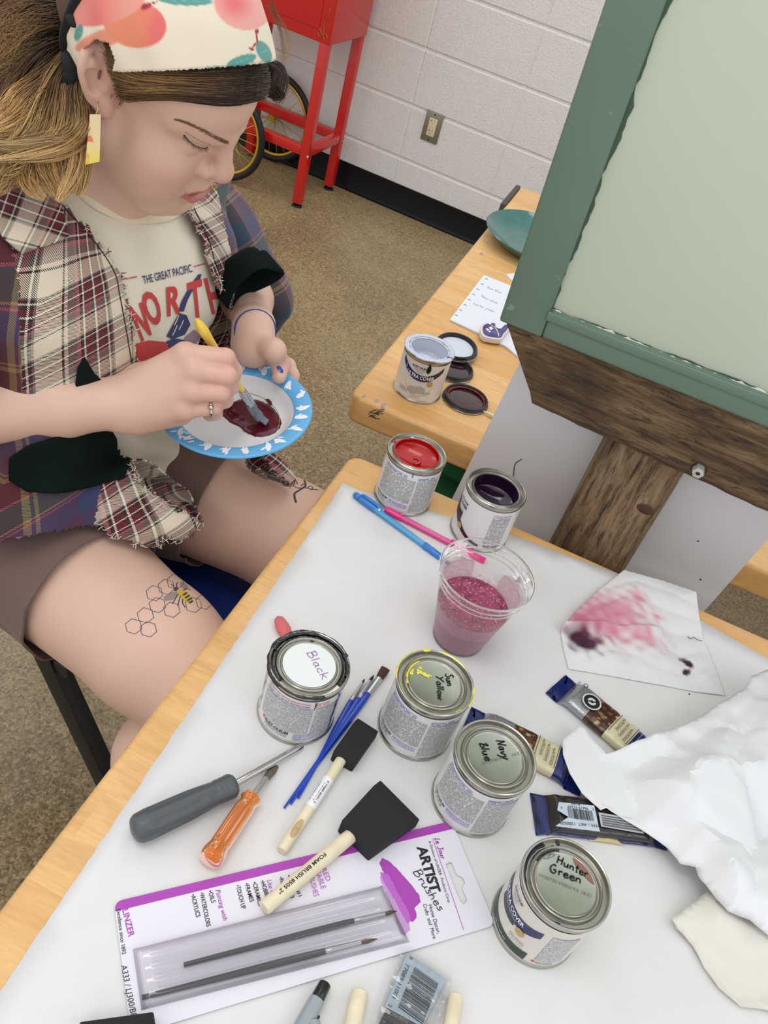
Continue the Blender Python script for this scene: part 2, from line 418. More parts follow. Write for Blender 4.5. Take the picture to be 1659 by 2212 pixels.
# ------------------------------------------------------------------ tables
def rounded_slab(name, W, L, th, rc, m, parent, bev=.007):
    """table top from (0,-L) to (W,0), top at z=0, rounded corners"""
    V = []; k = 8
    for (cx, cy, a0) in ((W-rc, -rc, 0), (rc, -rc, 90), (rc, -L+rc, 180), (W-rc, -L+rc, 270)):
        for i in range(k+1):
            a = math.radians(a0+90*i/k); V.append((cx+rc*math.cos(a), cy+rc*math.sin(a)))
    n = len(V); VV = [(x, y, 0) for x, y in V]+[(x, y, -th) for x, y in V]
    F = [tuple(range(n)), tuple(range(2*n-1, n-1, -1))]+[(i, n+i, n+(i+1) % n, (i+1) % n) for i in range(n)]
    o = mk(name, VV, F, m, parent, True); mod_bevel(o, bev, 4, 50); return o
GREENP = plain('green_steel', srgb(40, 92, 62), .5)
def table(name, corner, yaw, W, L, label, edge_dark=False):
    t = empty(name, (corner[0], corner[1], TABZ), -yaw, label, 'table')
    top = rounded_slab('tabletop', W, L, .046, .02, WOOD, t)
    for (x, y) in ((.32, -.12), (W-.1, -.12), (.32, -L+.12), (W-.1, -L+.12)):
        bar('leg', (x, y, -TABZ+.001), (x, y, -.047), .05, .05, GREENP, t, up=(0, 1, 0))
    return t, top
y1 = -.0529; y2 = -.0684
NEARC = (.8945, -2.4725)
near, neartop = table('work_table', NEARC, y1, 1.5, 1.5, 'near maple work table covered in white paper and paint cans')
BACKC = (.829, -2.348)
back, backtop = table('work_table', (BACKC[0]-math.sin(y2)*0, BACKC[1]), y2, 1.5, 1.12, 'back maple work table against the block wall with open paint can and lids')
# the back table's (0,0) is its near-left corner: shift so that it extends away
back.location = (BACKC[0]+1.12*math.sin(y2), BACKC[1]+1.12*math.cos(y2), TABZ-.004)
GREYM = plain('dark_edge_band', srgb(76, 70, 66), .7)
bar('edge_band', (-.006, -.16, -.024), (-.006, -.001, -.024), .012, .05, GREYM, back, bev=.002)
INK = plain('black_ink', srgb(20, 18, 20), .5)
def smudges(parent, spots, m, name):
    P = []
    for (x, y, z, rx, ry) in spots:
        a = np.linspace(0, 2*np.pi, 14, endpoint=False); k = 1+.25*np.sin(a*3+x*90)
        V = [(x, y, z)]+[(x+rx*q*math.cos(b), y+ry*q*math.sin(b), z) for b, q in zip(a, k)]
        P.append((V, [(0, i+1, (i+1) % 14+1) for i in range(14)]))
    V, F = join(P); return mk(name, V, F, m, parent, smooth=False)
def loc_in(o, p):
    a = o.rotation_euler.z; d = np.array(p)-np.array(o.location); c, s = math.cos(-a), math.sin(-a)
    return np.array([c*d[0]-s*d[1], s*d[0]+c*d[1], d[2]])
PURP = plain('dried_purple_paint', srgb(52, 20, 44), .35); GREYP = plain('dried_grey_paint', srgb(150, 152, 156), .6)
sp = []
for (u, v, r) in ((937, 1112, .0034), (1195, 1208, .0012), (860, 1003, .0012), (707, 1128, .003), (1290, 1245, .002)):
    q = loc_in(near, at(u, v, TABZ)); sp.append((q[0], q[1], .0004, r, r))
smudges(near, sp, PURP, 'paint_drips')
sp = []
for (u, v, r) in ((813, 866, .004), (828, 876, .005), (786, 855, .004), (1040, 548, .005), (1072, 490, .004)):
    q = loc_in(back, at(u, v, TABZ-.004)); sp.append((q[0], q[1], .0004, r*.6, r*1.3))
smudges(back, sp, GREYP, 'paint_smudges')
# ink scribble and burns on the back table's front edge
P = []
for k in range(16):
    u0 = 796+rnd.uniform(-4, 18); v0 = 898+rnd.uniform(-8, 12)
    a = loc_in(back, aty(u0, v0, -2.352)); b = loc_in(back, aty(u0+rnd.uniform(4, 16), v0+rnd.uniform(-4, 8), -2.352))
    P.append(tube_data([(a[0], -1.1205, a[2]), ((a[0]+b[0])/2, -1.1205, (a[2]+b[2])/2+.0005), (b[0], -1.1205, b[2])], .0005, 5, 1))
V, F = join(P); mk('ink_scribble', V, F, INK, back)
# ------------------------------------------------------------------ green sign on its post
def m_weather(name, c0, c1, c2, vert=False, sc=1.0):
    t = NT(name); co_ = t.coord(); s = (3, 26, 26) if not vert else (26, 26, 3)
    v = t.mapping(co_, tuple(q*sc for q in s)); g = t.noise(v, 2.2, 8, .7, .8); g2 = t.noise(t.mapping(co_, tuple(q*3.5*sc for q in s)), 2.5, 5, .75, .5); b = t.noise(co_, 9, 3, .5)
    col = t.ramp(g, [(.34, c0), (.5, c1), (.68, c2)]); col = t.mix(t.math('MULTIPLY', t.ramp(g2, [(.36, (1, 1, 1)), (.50, (0, 0, 0))]), .85), col, tuple(x*.25 for x in c0))
    col = t.mix(t.math('MULTIPLY', t.ramp(b, [(.45, (0, 0, 0)), (.7, (1, 1, 1))]), .5), col, tuple(x*.6 for x in c0))
    t.base(col); t.p(Roughness=.85); t.bump(t.math('ADD', g, t.math('MULTIPLY', g2, .8)), .8, .003); return t.m
BEAMM = m_weather('weathered_board', srgb(58, 42, 26), srgb(104, 80, 52), srgb(136, 114, 84))
POSTM = m_weather('weathered_post', srgb(76, 58, 40), srgb(138, 112, 82), srgb(166, 144, 114), True)
def m_greenpaint():
    t = NT('dark_green_paint'); c = t.coord(); n1 = t.noise(c, 7, 4); n2 = t.noise(t.mapping(c, (60, 60, 8)), 4, 4)
    sp = t.noise(c, 60, 2); col = t.mix(n1, srgb(92, 116, 97), srgb(105, 129, 110))
    col = t.mix(t.math('MULTIPLY', t.ramp(sp, [(.72, (0, 0, 0)), (.74, (1, 1, 1))]), .5), col, srgb(150, 165, 150))
    t.base(col); t.p(Roughness=.42); t.bump(n2, .15, .001); return t.m
def m_palegreen():
    t = NT('pale_green_paint'); c = t.coord(); n1 = t.noise(c, 3.2, 3, .5); n2 = t.noise(t.mapping(c, (3, 3, 20)), 4, 3)
    col = t.mix(n1, srgb(186, 196, 174), srgb(199, 208, 189)); t.base(col); t.p(Roughness=.4); t.bump(n2, .06, .001); return t.m
GRN = m_greenpaint(); PALE = m_palegreen(); WHITEC = plain('chipped_white_paint', srgb(222, 224, 212), .6)
def sign():
    ox, oy, oz = 1.016, -2.462, .938
    t = empty('sign_board', (1.23, -2.39, 0), label='green framed sign with a pale green panel bolted to a weathered wooden post', cat='sign')
    L = lambda p: (p[0]-1.23, p[1]+2.39, p[2])
    yawq = math.radians(0.0); rl = math.radians(2.2)
    def S(x, z, y):                   # sign-local: x right, z up, y depth behind the face
        return L((ox+x*math.cos(rl)-z*math.sin(rl)*.9, oy+y, oz+x*math.sin(rl)+z*math.cos(rl)))
    W, H, st, rr = .80, .72, .051, .034
    def prism(name, pts, y0, y1, m, bev=.003, parent=t):
        V = [S(x, z, y0) for x, z in pts]+[S(x, z, y1) for x, z in pts]; n = len(pts)
        F = [tuple(range(n)), tuple(range(2*n-1, n-1, -1))]+[(i, n+i, n+(i+1) % n, (i+1) % n) for i in range(n)]
        o = mk(name, V, F, m, parent, True); mod_bevel(o, bev, 2); return o
    prism('frame_stile', [(0, 0), (st, 0), (st, H), (0, H)], 0, .036, GRN); prism('frame_stile', [(W-st, 0), (W, 0), (W, H), (W-st, H)], 0, .036, GRN)
    prism('frame_rail', [(st, 0), (W-st, 0), (W-st, rr), (st, rr)], 0, .036, GRN, .004); prism('frame_rail', [(st, H-rr), (W-st, H-rr), (W-st, H), (st, H)], 0, .036, GRN, .004)
    prism('rail_bead', [(st-.002, rr-.012), (W-st, rr-.012), (W-st, rr-.001), (st-.002, rr-.001)], -.0022, .004, GRN, .0015)
    pn = prism('panel', [(st-.004, rr-.004), (W-st, rr-.004), (W-st, H-rr), (st-.004, H-rr)], .006, .018, PALE, .001)
    # ragged dark paint line along the panel's left side and chipped white along its foot
    r2 = random.Random(3)
    def ragged(name, a, b, wd, m, y, n=90, amp=1.0):
        V = []; F = []; w_ = 0
        for i in range(n+1):
            q = i/n; x = a[0]+(b[0]-a[0])*q; z = a[1]+(b[1]-a[1])*q
            w_ = .75*w_+r2.uniform(-1, 1)*amp; k = max(.1, .6+.45*w_)*wd
            dx, dz = (1, 0) if abs(b[0]-a[0]) < .01 else (0, 1)
            V += [S(x, z, y), S(x+dx*k, z+dz*k, y)]
            if i: F.append((2*i-2, 2*i, 2*i+1, 2*i-1))
        return mk(name, V, F, m, pn, smooth=False)
    DKG = plain('dark_green_edge_paint', srgb(58, 80, 62), .45)
    ragged('paint_edge', (st-.001, rr), (st-.001, H-rr), .0045, DKG, .0052, 110)
    ragged('paint_chips', (st+.004, rr-.001), (W-st, rr-.001), .0042, WHITEC, .0046, 150, 1.3)
    ragged('paint_edge', (st, rr+.001), (W-st, rr+.001), .0016, DKG, .0049, 120)
    # beam
    zt = lambda x: oz+(x-ox)*math.tan(rl)+.004
    pts = [(1.021, zt(1.021)), (1.086, .853), (1.80, .852), (1.80, zt(1.80))]
    V = [L((x, -2.458, z)) for x, z in pts]+[L((x, -2.420, z)) for x, z in pts]
    # subdivide the beam so that its lower edge can be worn
    xs = np.linspace(0, 1, 60); VV = []; FF = []
    for i, q in enumerate(xs):
        xb = 1.086+q*(1.80-1.086); xt = 1.021+q*(1.80-1.021); wear = .0005*math.sin(q*47)+.0005*math.sin(q*121+1)
        VV += [L((xt, -2.458, zt(xt))), L((xb, -2.458, .862+wear)), L((xb, -2.450, .853+wear)), L((xb, -2.420, .852)), L((xt, -2.420, zt(xt)))]
        if i:
            a, b = (i-1)*5, i*5
            for j in range(5): FF.append((a+j, a+(j+1) % 5, b+(j+1) % 5, b+j))
    FF.append((0, 4, 3, 2, 1)); e = (len(xs)-1)*5; FF.append((e, e+1, e+2, e+3, e+4))
    be = mk('beam', VV, FF, BEAMM, t, auto=35)
    q = aty(1510, 1013, -2.458)
    V, F = lathe_data([(0, 0), (.0088, 0), (.0088, .001), (.0, .0015)], 24); V = np.stack([V[:, 0]+q[0], -V[:, 2]-2.4580, V[:, 1]+q[2]], 1)
    mk('nut_shade_disc', V-np.array([1.23, -2.39, 0]), F, plain('nut_shade', srgb(60, 52, 44), .6, .6), be)  # dark disc standing in for the shading round the nut
    V, F = lathe_data([(.0026, .0095), (.003, .011), (.0066, .0105), (.0072, .009), (.0072, .001)], 6); V2, F2 = lathe_data([(0, .006), (.0030, .006), (.0030, .002)], 16)
    V, F = join([(V, F), (V2, F2)]); V = np.stack([V[:, 0]+q[0], -V[:, 2]-2.458, V[:, 1]+q[2]], 1)
    mk('hex_nut', V-np.array([1.23, -2.39, 0]), F, plain('galvanised_nut', srgb(196, 193, 184), .4, .5), be, smooth=False)
    # post: flat-sided timber with rounded corners, cracks as grooves
    ring = []
    hx, hy, rc = .052, .036, .018
    for (cx, cy, a0) in ((hx-rc, hy-rc, 0), (-hx+rc, hy-rc, 90), (-hx+rc, -hy+rc, 180), (hx-rc, -hy+rc, 270)):
        for i in range(7):
            a = math.radians(a0+15*i); ring.append((cx+rc*math.cos(a), cy+rc*math.sin(a)))
        
    R_ = []
    for i in range(len(ring)):
        p = np.array(ring[i]); q_ = np.array(ring[(i+1) % len(ring)]); k = max(1, int(np.linalg.norm(q_-p)/.004))
        for j in range(k): R_.append(p+(q_-p)*j/k)
    R_ = np.array(R_); n = len(R_); zz = np.linspace(.001, .93, 90); VV = []; FF = []
    for i, z in enumerate(zz):
        dev = .0016*np.sin(R_[:, 0]*160+2*np.sin(z*9))+.0010*np.sin(R_[:, 0]*420+z*13)
        gro = np.zeros(n)
        for (gx, z0, z1, wd, dp) in ((-.012, .55, .78, .0022, .006), (.022, .62, .85, .0014, .003), (-.034, .55, .9, .002, .005)):
            gro += dp*np.exp(-((R_[:, 0]-gx-.006*np.sin(z*14))/wd)**2)*(z0 < z < z1)*(R_[:, 1] < 0)
        k = (R_[:, 1] < -hy+.02)
        xx = R_[:, 0]; yy = R_[:, 1]+(dev+gro)*k
        VV += [(x+.002, y+.004, z) for x, y in zip(xx, yy)]
        if i:
            a, b = (i-1)*n, i*n
            FF += [(a+j, a+(j+1) % n, b+(j+1) % n, b+j) for j in range(n)]
    FF += [tuple(range(n-1, -1, -1)), tuple((len(zz)-1)*n+j for j in range(n))]
    po = mk('post', VV, FF, POSTM, t, auto=50)
    kn = aty(1397, 1103, -2.425)
    V, F = lathe_data([(0, .0012), (.004, .0014), (.007, .0006), (.0085, 0)], 20); V = np.stack([V[:, 0]*1.3, -V[:, 2], V[:, 1]*.8], 1)+kn+np.array([-1.23, 2.39, 0])+np.array([-.002, .001, 0])
    mk('knot', V, F, plain('dark_knot', srgb(70, 40, 22), .5), po)
sign()
# white board standing in the gap behind the post
WB = plain('white_board', srgb(226, 226, 228), .45)
t = empty('white_board', (1.22, -2.335, 0), label='plain white board standing upright in the gap behind the wooden post', cat='board')
pts = [aty(1111, 806, -2.3465), aty(1000, 1030, -2.3465), aty(1548, 1290, -2.3465), aty(1665, 1158, -2.3465)]
a, b, c, d = [np.array(p) for p in pts]
dl = unit(b-a); dr = unit(c-d)
top = .925
P = [a+dl*((top-a[2])/dl[2]), d+dr*((top-d[2])/dr[2]), d+dr*((.0015-d[2])/dr[2]), a+dl*((.0015-a[2])/dl[2])]
V = [p-np.array([1.22, -2.335, 0]) for p in P]; V = V+[v+np.array([0, .004, 0]) for v in V]
o = mk('panel', V, [(0, 3, 2, 1), (4, 5, 6, 7), (0, 1, 5, 4), (1, 2, 6, 5), (2, 3, 7, 6), (3, 0, 4, 7)], WB, t, smooth=False)
P = []
for (u, v) in ((1508, 1169), (1513, 1252), (1158, 1175)):
    q = aty(u, v, -2.3470)-np.array([1.22, -2.335, 0]); V, F = lathe_data([(0, 0), (.0013, 0)], 10); P.append((np.stack([V[:, 0]+q[0], V[:, 2]+q[1], V[:, 1]+q[2]], 1), F))
q = [aty(u, v, -2.3470)-np.array([1.22, -2.335, 0]) for (u, v) in ((1109, 1029), (1111, 1008), (1114, 1000), (1127, 992))]
P.append(tube_data(q, .0006, 5))
V, F = join(P); mk('pencil_marks', V, F, INK, o)
# green cloth under the back table
def green_cloth():
    V = []; F = []; nx, nz = 40, 24
    for i in range(nx+1):
        for j in range(nz+1):
            x = i/nx; z = j/nz
            yy = .018*math.sin(z*13+x*1.3)+.006*math.sin(z*31+x*5)
            V.append((-.07+.20*x, yy, -.16+.155*z))
    for i in range(nx):
        for j in range(nz): a = i*(nz+1)+j; F.append((a, a+nz+1, a+nz+2, a+1))
    o = mk('green_cloth', V, F, plain('green_canvas', srgb(34, 112, 66), .8, bump=.2, bscale=900)); o.location = (.985, -2.285, .636)
    mod_solid(o, .002); tag(o, 'green folded cloth hanging under the front edge of the back table', 'cloth')
green_cloth()
# ================================================================== things on the tables
PZ = TABZ+.0013         # top of the paper
BZ = TABZ-.004          # top of the back table
def sheet_mesh(poly, step, hf, jit=0.0, seed=1):
    """fill a 2-D outline with a fine grid and lift it by hf(x, y, distance to edge)"""
    from mathutils.geometry import delaunay_2d_cdt
    poly = np.asarray(poly, float); B = []
    for i in range(len(poly)):
        a, b = poly[i], poly[(i+1) % len(poly)]; k = max(1, int(np.linalg.norm(b-a)/step))
        for j in range(k): B.append(a+(b-a)*j/k)
    B = np.array(B); nb = len(B)
    gx = np.arange(B[:, 0].min(), B[:, 0].max(), step); gy = np.arange(B[:, 1].min(), B[:, 1].max(), step)
    G = np.stack(np.meshgrid(gx, gy), -1).reshape(-1, 2)
    if jit: G += np.random.RandomState(seed).uniform(-1, 1, G.shape)*step*jit
    ins = np.zeros(len(G), bool); j = nb-1
    for i in range(nb):
        xi, yi = B[i]; xj, yj = B[j]; c = ((yi > G[:, 1]) != (yj > G[:, 1])) & (G[:, 0] < (xj-xi)*(G[:, 1]-yi)/(yj-yi+1e-15)+xi); ins ^= c; j = i
    G = G[ins]
    def edist(P):
        d = np.full(len(P), 9.0)
        for i in range(len(poly)):
            a, b = poly[i], poly[(i+1) % len(poly)]; ab = b-a; t_ = np.clip(((P-a)@ab)/(ab@ab+1e-12), 0, 1); d = np.minimum(d, np.linalg.norm(P-a-t_[:, None]*ab, axis=1))
        return d
    G = G[edist(G) > step*.45]
    P = np.vstack([B, G])
    r = delaunay_2d_cdt([Vector(p) for p in P], [(i, (i+1) % nb) for i in range(nb)], [], 1, 1e-6)
    X = np.array([v[:] for v in r[0]]); F = [tuple(f) for f in r[2]]
    Z = hf(X[:, 0], X[:, 1], edist(X))
    return np.column_stack([X, Z]), F
def m_paper(name, c0, c1, rough=.75, bs=.15):
    t = NT(name); c = t.coord(); n = t.noise(c, 34, 5, .6); n2 = t.noise(c, 9, 3, .5)
    t.base(t.mix(t.math('MULTIPLY', t.math('ADD', n, n2), .5), c0, c1)); t.p(Roughness=rough); t.bump(t.noise(c, 60, 4), bs, .001); return t.m
PAPER = m_paper('white_butcher_paper', srgb(213, 212, 209), srgb(230, 229, 227))
# the covering sheet
rp = random.Random(5)
def rough_edge(a, b, k, amp):
    out = []
    for i in range(k): q = i/k; out.append((a[0]+(b[0]-a[0])*q+rp.uniform(-amp, amp), a[1]+(b[1]-a[1])*q+rp.uniform(-amp, amp)))
    return out
p_a, p_b = at(738, 1047, PZ), at(22, 2108, PZ); dirl = unit(p_b-p_a); p_c = p_a+dirl*.98
f0, f1, f2 = at(1100, 1153, PZ), at(1340, 1240, PZ), at(1659, 1422, PZ)
poly = rough_edge(p_a, p_c, 130, .0006)+[(p_c[0], p_c[1]), (2.1, p_c[1]), (2.1, -2.56)]+[tuple(f2[:2]), tuple(f1[:2]), tuple(f0[:2])]
def hs(x, y, d):
    cr = np.clip(1-np.hypot(x-p_a[0], y-p_a[1])/.035, 0, 1)
    return PZ-.0006+.0003*np.sin(x*60+y*31)*np.clip(d/.02, 0, 1)+.004*cr**2
V, F = sheet_mesh(poly, .02, hs)
o = mk('paper_sheet', V, F, PAPER); tag(o, 'large white butcher paper sheet with a torn left edge covering the near work table', 'paper'); mod_solid(o, .0004, -1)
sp = [(at(u, v, PZ), r) for u, v, r in ((1489, 1499, .0011), (700, 1310, .0005), (645, 1255, .0004))]
V, F = join([lathe_data([(r, .0003), (.00001, .0004)], 10) if False else (np.array(lathe_data([(.00001, .0004), (r, .0002)], 10)[0])+q-np.array([0, 0, .0003]), lathe_data([(.00001, .0004), (r, .0002)], 10)[1]) for q, r in sp[:1]])
mk('ink_speck', V, F, INK, o)

# ---------------------------------------------------------------- paint cans
CANR = .0362; CANH = .0757
TIN = plain('tin_metal', srgb(178, 176, 166), .27, .9, noise=.06, nscale=60, bump=.03, bscale=120)
TINL = plain('tin_lid_panel', srgb(172, 176, 162), .33, .75, noise=.1, nscale=45)
LABEL = plain('white_label', srgb(218, 217, 214), .35)
LABELW = plain('cream_label', srgb(214, 208, 198), .35)
NAVY = plain('navy_print', srgb(32, 34, 92), .35); BLACKP = plain('black_print', srgb(24, 24, 28), .4); GREYPR = plain('grey_print', srgb(132, 132, 134), .45)
BLUEP = plain('blue_print', srgb(62, 74, 150), .4); REDP = plain('red_print', srgb(196, 66, 60), .4); WHITEP = plain('white_print', srgb(236, 236, 238), .4)
GOLDB = plain('gold_badge', srgb(190, 160, 96), .35, .4); DKGREEN = plain('hunter_green_print', srgb(30, 56, 46), .35); MAROON = plain('maroon_print', srgb(58, 22, 32), .35)
def m_fine(name, c, bg, density=.5, rowh=.00118):
    t = NT(name); x, y, z = t.sep(t.coord('UV'))
    r = t.math('DIVIDE', y, rowh); row = t.math('FLOOR', r); fr = t.math('FRACT', r)
    inrow = t.math('MULTIPLY', t.math('GREATER_THAN', fr, .22), t.math('LESS_THAN', fr, .80))
    a = t.noise(t.comb(t.math('MULTIPLY', x, 2600), t.math('MULTIPLY', row, 13.7), t.math('MULTIPLY', fr, 1.5)), 1, 1, .5)
    b = t.noise(t.comb(t.math('MULTIPLY', x, 420), t.math('MULTIPLY', row, 5.3)), 1, 1, .5)
    m = t.math('MULTIPLY', t.math('MULTIPLY', inrow, t.math('GREATER_THAN', a, density)), t.math('GREATER_THAN', b, .4))
    t.base(t.mix(m, bg, c)); t.p(Roughness=.38); return t.m
FP = {'k': m_fine('fine_black_lettering', srgb(70, 70, 74), srgb(216, 215, 212), .42), 'b': m_fine('fine_blue_lettering', srgb(84, 96, 168), srgb(214, 215, 218), .4),
      'r': m_fine('fine_red_lettering', srgb(205, 70, 66), srgb(220, 216, 214), .42, .002), 'B': m_fine('bold_blue_lettering', srgb(52, 66, 150), srgb(214, 215, 220), .36, .0019),
      'n': m_fine('grey_speckled_lettering', srgb(92, 94, 98), srgb(206, 206, 206), .44, .0009)}
def oncyl(P, R, phi):
    a = phi+P[:, 0]/R; return np.stack([R*np.cos(a), R*np.sin(a), P[:, 1]], 1)
def patch(name, u0, u1, v0, v1, m, parent, phi, dR=.0004, skew=0.0):
    k = max(2, int((u1-u0)/.0025)); us = np.linspace(u0, u1, k+1)
    P = np.array([(u+skew*(v-v0), v) for u in us for v in (v0, v1)]); V = oncyl(P, CANR+dR, phi)
    F = [(2*i, 2*i+2, 2*i+3, 2*i+1) for i in range(k)]
    return mk(name, V, F, m, parent, True, uv=P)
def region(name, lo, hi, us, m, parent, phi, dR=.0005):
    P = np.array([(u, f(u)) for u in us for f in (lo, hi)]); V = oncyl(P, CANR+dR, phi)
    return mk(name, V, [(2*i, 2*i+2, 2*i+3, 2*i+1) for i in range(len(us)-1)], m, parent, True)
def cyltext(name, s, u, v, h, m, parent, phi, bold=0.0, dR=.0007, width=None, slope=0.0, curve=None):
    V, F = text2d(s, bold); k = h/.73; w0 = (V[:, 0].max()-V[:, 0].min()); sx = (width/w0) if width else k
    P = np.stack([u+(V[:, 0]-V[:, 0].min())*sx, v+V[:, 1]*k], 1)
    P[:, 1] += (P[:, 0]-u)*slope
    if curve: P[:, 1] += curve(P[:, 0])
    return mk(name, oncyl(P, CANR+dR, phi), F, m, parent, False)
def blob_ring(name, R, z, rad, a0, a1, m, parent, seed=1, amp=.6, flat=.6, n=90):
    r2 = np.random.RandomState(seed); a = np.linspace(a0, a1, n); w_ = np.convolve(r2.uniform(0, 1, n+8), np.ones(5)/5, 'same')[4:4+n]
    w2 = np.convolve(r2.uniform(0, 1, n+8), np.ones(9)/9, 'same')[4:4+n]-.5
    q = rad*(1-amp+2*amp*w_); q[0] = q[-1] = rad*.1
    P = np.stack([(R+w2*rad)*np.cos(a), (R+w2*rad)*np.sin(a), np.full(n, z)], 1)
    V, F = tube_data(P, q, 8, flat); return mk(name, V, F, m, parent, True)
def lumps(name, pts, m, parent, flat=.35):
    P = []
    for (x, y, z, r) in pts:
        V, F = lathe_data([(.00001, r*flat), (r*.6, r*flat*.8), (r*.95, r*flat*.3), (r, 0)], 14); P.append((np.array(V)*np.array([1, .8, 1])+np.array([x, y, z]), F))
    V, F = join(P); return mk(name, V, F, m, parent, True)
def can(pos, z, label, lab, open_=None, wallm=None, depth=.02, seamdir=None):
    x, y = pos; t = empty('paint_can', (x, y, z), 0, label, 'paint can')
    phi = math.atan2(CAMC[1]-y, CAMC[0]-x)
    h = CANH
    body = lathe('body', [(.034, .0006), (.0369, .0), (.0374, .0016), (.0369, .0032), (CANR-.0003, .0042), (CANR-.0003, h-.0075), (.0366, h-.0062), (.0373, h-.0045), (.0376, h-.0022), (.0372, h-.0006), (.0363, h), (.0353, h-.0005), (.0350, h-.003), (.0345, h-.0046), (.0312, h-.0046), (.0302, h-.0036), (.0294, h-.0022), (.0286, h-.0026), (.0284, h-.004)]+
                 ([(.0284, .004), (.0001, .004)] if open_ else [(.0284, h-.006)]), TIN, t, 96)
    if wallm: body.data.materials.append(wallm)
    lb = lathe('label', [(CANR, .005), (CANR, h-.0085)], lab, t, 96)
    if not open_:
        ld = lathe('lid', [(.0302, h-.0030), (.0300, h-.0012), (.0292, h-.0004), (.0284, h-.0012), (.0278, h-.0036), (.0266, h-.0038), (.0260, h-.0026), (.0253, h-.0022), (.0247, h-.0030), (.0240, h-.0034), (.0001, h-.0034)], [TIN, TINL], t, 96)
        pi = np.array([1 if max(math.hypot(*ld.data.vertices[i].co[:2]) for i in p.vertices) < .02475 else 0 for p in ld.data.polygons], dtype=np.int32); ld.data.polygons.foreach_set('material_index', pi)
    else:
        R0_ = .0281
        lathe('paint', [(R0_, h-.0030), (R0_, h-depth+.002), (R0_-.0012, h-depth), (.0001, h-depth)], open_, t, 96, auto=60)
        ld = None
    return t, body, lb, ld, phi
def pen(s, G):
    out = []; x = 0
    for ch in s:
        st, w_ = G[ch]
        for L in st: out.append(catmull([(x+a, b) for a, b in L], 5) if len(L) > 2 else np.array([(x+a, b) for a, b in L]))
        x += w_
    return out, x
GL = {' ': ([], .5),
 'B': ([[(.05, 0), (.1, .5), (.15, 1)], [(.02, .95), (.35, 1.05), (.55, .85), (.4, .58), (.15, .52)], [(.15, .52), (.5, .5), (.62, .25), (.4, .02), (.05, 0)]], .78),
 'l': ([[(.1, 1), (.05, .02)]], .28), 'a': ([[(.45, .45), (.25, .52), (.05, .25), (.2, .0), (.4, .2), (.45, .45)], [(.45, .45), (.43, .15), (.55, 0)]], .65),
 'c': ([[(.45, .42), (.28, .5), (.06, .28), (.18, .02), (.5, .06)]], .6), 'k': ([[(.1, 1), (.05, 0)], [(.5, .55), (.1, .3)], [(.15, .33), (.55, -.05)]], .65),
 'S': ([[(.5, .9), (.3, 1.02), (.1, .8), (.35, .52), (.5, .25), (.25, -.02), (.0, .12)]], .68), 'u': ([[(.05, .5), (.08, .1), (.25, .02), (.42, .2), (.45, .5)], [(.45, .5), (.45, .12), (.55, 0)]], .66),
 'n': ([[(.05, .5), (.08, 0)], [(.08, .3), (.25, .5), (.42, .4), (.45, 0)]], .62), 'Y': ([[(0, 1), (.3, .5)], [(.65, 1.05), (.3, .5), (.05, -.05)]], .68),
 'o': ([[(.25, .5), (.05, .28), (.2, .0), (.45, .2), (.4, .46), (.2, .48)]], .58), 'w': ([[(.02, .5), (.12, .02), (.3, .4), (.42, .02), (.65, .55)]], .75),
 'N': ([[(.05, -.05), (.12, .95)], [(.12, .95), (.5, .02)], [(.5, .02), (.62, 1.0)]], .78), 'v': ([[(.02, .5), (.2, 0)], [(.2, 0), (.5, .55)]], .55), 'y': ([[(.05, .5), (.25, .1)], [(.55, .6), (.3, .1), (-.05, -.5)]], .6),
 'b': ([[(.0, .75), (.3, 1.0), (.15, .5), (.05, .0)], [(.05, .05), (.4, .1), (.5, .35), (.25, .5), (.1, .35)]], .6), 'e': ([[(.05, .25), (.45, .3), (.35, .5), (.1, .4), (.1, .1), (.3, -.02), (.55, .12)]], .6),
 'H': ([[(.08, 1), (.05, 0)], [(.6, 1), (.55, 0)], [(.06, .5), (.58, .52)]], .8), 't': ([[(.25, .95), (.22, .1), (.35, .0)], [(.05, .6), (.45, .62)]], .5), 'r': ([[(.08, .5), (.1, 0)], [(.1, .3), (.22, .48), (.42, .46)]], .48),
 'G': ([[(.55, .85), (.35, 1.0), (.05, .6), (.1, .1), (.4, -.02), (.55, .25), (.5, .42), (.3, .4)]], .78), 'i': ([[(.1, .5), (.1, 0)]], .25), 's': ([[(.4, .45), (.2, .5), (.12, .35), (.38, .18), (.25, 0), (.02, .05)]], .5), 'h': ([[(.08, 1), (.05, 0)], [(.06, .3), (.25, .5), (.4, .35), (.42, 0)]], .58),
 'L': ([[(.3, 1), (.15, .1), (.1, .0), (.5, .05)]], .62), 'J': ([[(.2, .95), (.6, 1.0)], [(.45, .98), (.4, .1), (.15, -.1), (.02, .15)]], .7)}
def handwrite(name, s, pa, pb, root, zl, wd, m, parent, capr=None, slant=0.0):
    """pen strokes on a level lid: baseline from pixel pa to pixel pb"""
    off = np.array(root.location); A = at(*pa, off[2]+zl)-off; B = at(*pb, off[2]+zl)-off
    L, W = pen(s, GL); ex = unit(B-A); ey = np.cross([0, 0, 1.0], ex); k = np.linalg.norm(B-A)/W
    kh = capr if capr else k
    L = [np.stack([l[:, 0]*k+l[:, 1]*slant*kh, l[:, 1]*kh], 1) for l in L]
    V2, F = ribbon2d(L, wd); V = A+np.outer(V2[:, 0], ex)+np.outer(V2[:, 1], ey); V[:, 2] = zl
    return mk(name, V, F, m, parent, False)
MARK = plain('marker_ink', srgb(20, 20, 24), .45); MARKP = plain('purple_pen_ink', srgb(150, 96, 160), .5)
BLKPAINT = plain('wet_black_paint', srgb(10, 10, 11), .18, coat=.4); YELP = plain('yellow_paint', srgb(226, 218, 84), .35); WHTPAINT = plain('wet_white_paint', srgb(196, 202, 214), .2, coat=.3)
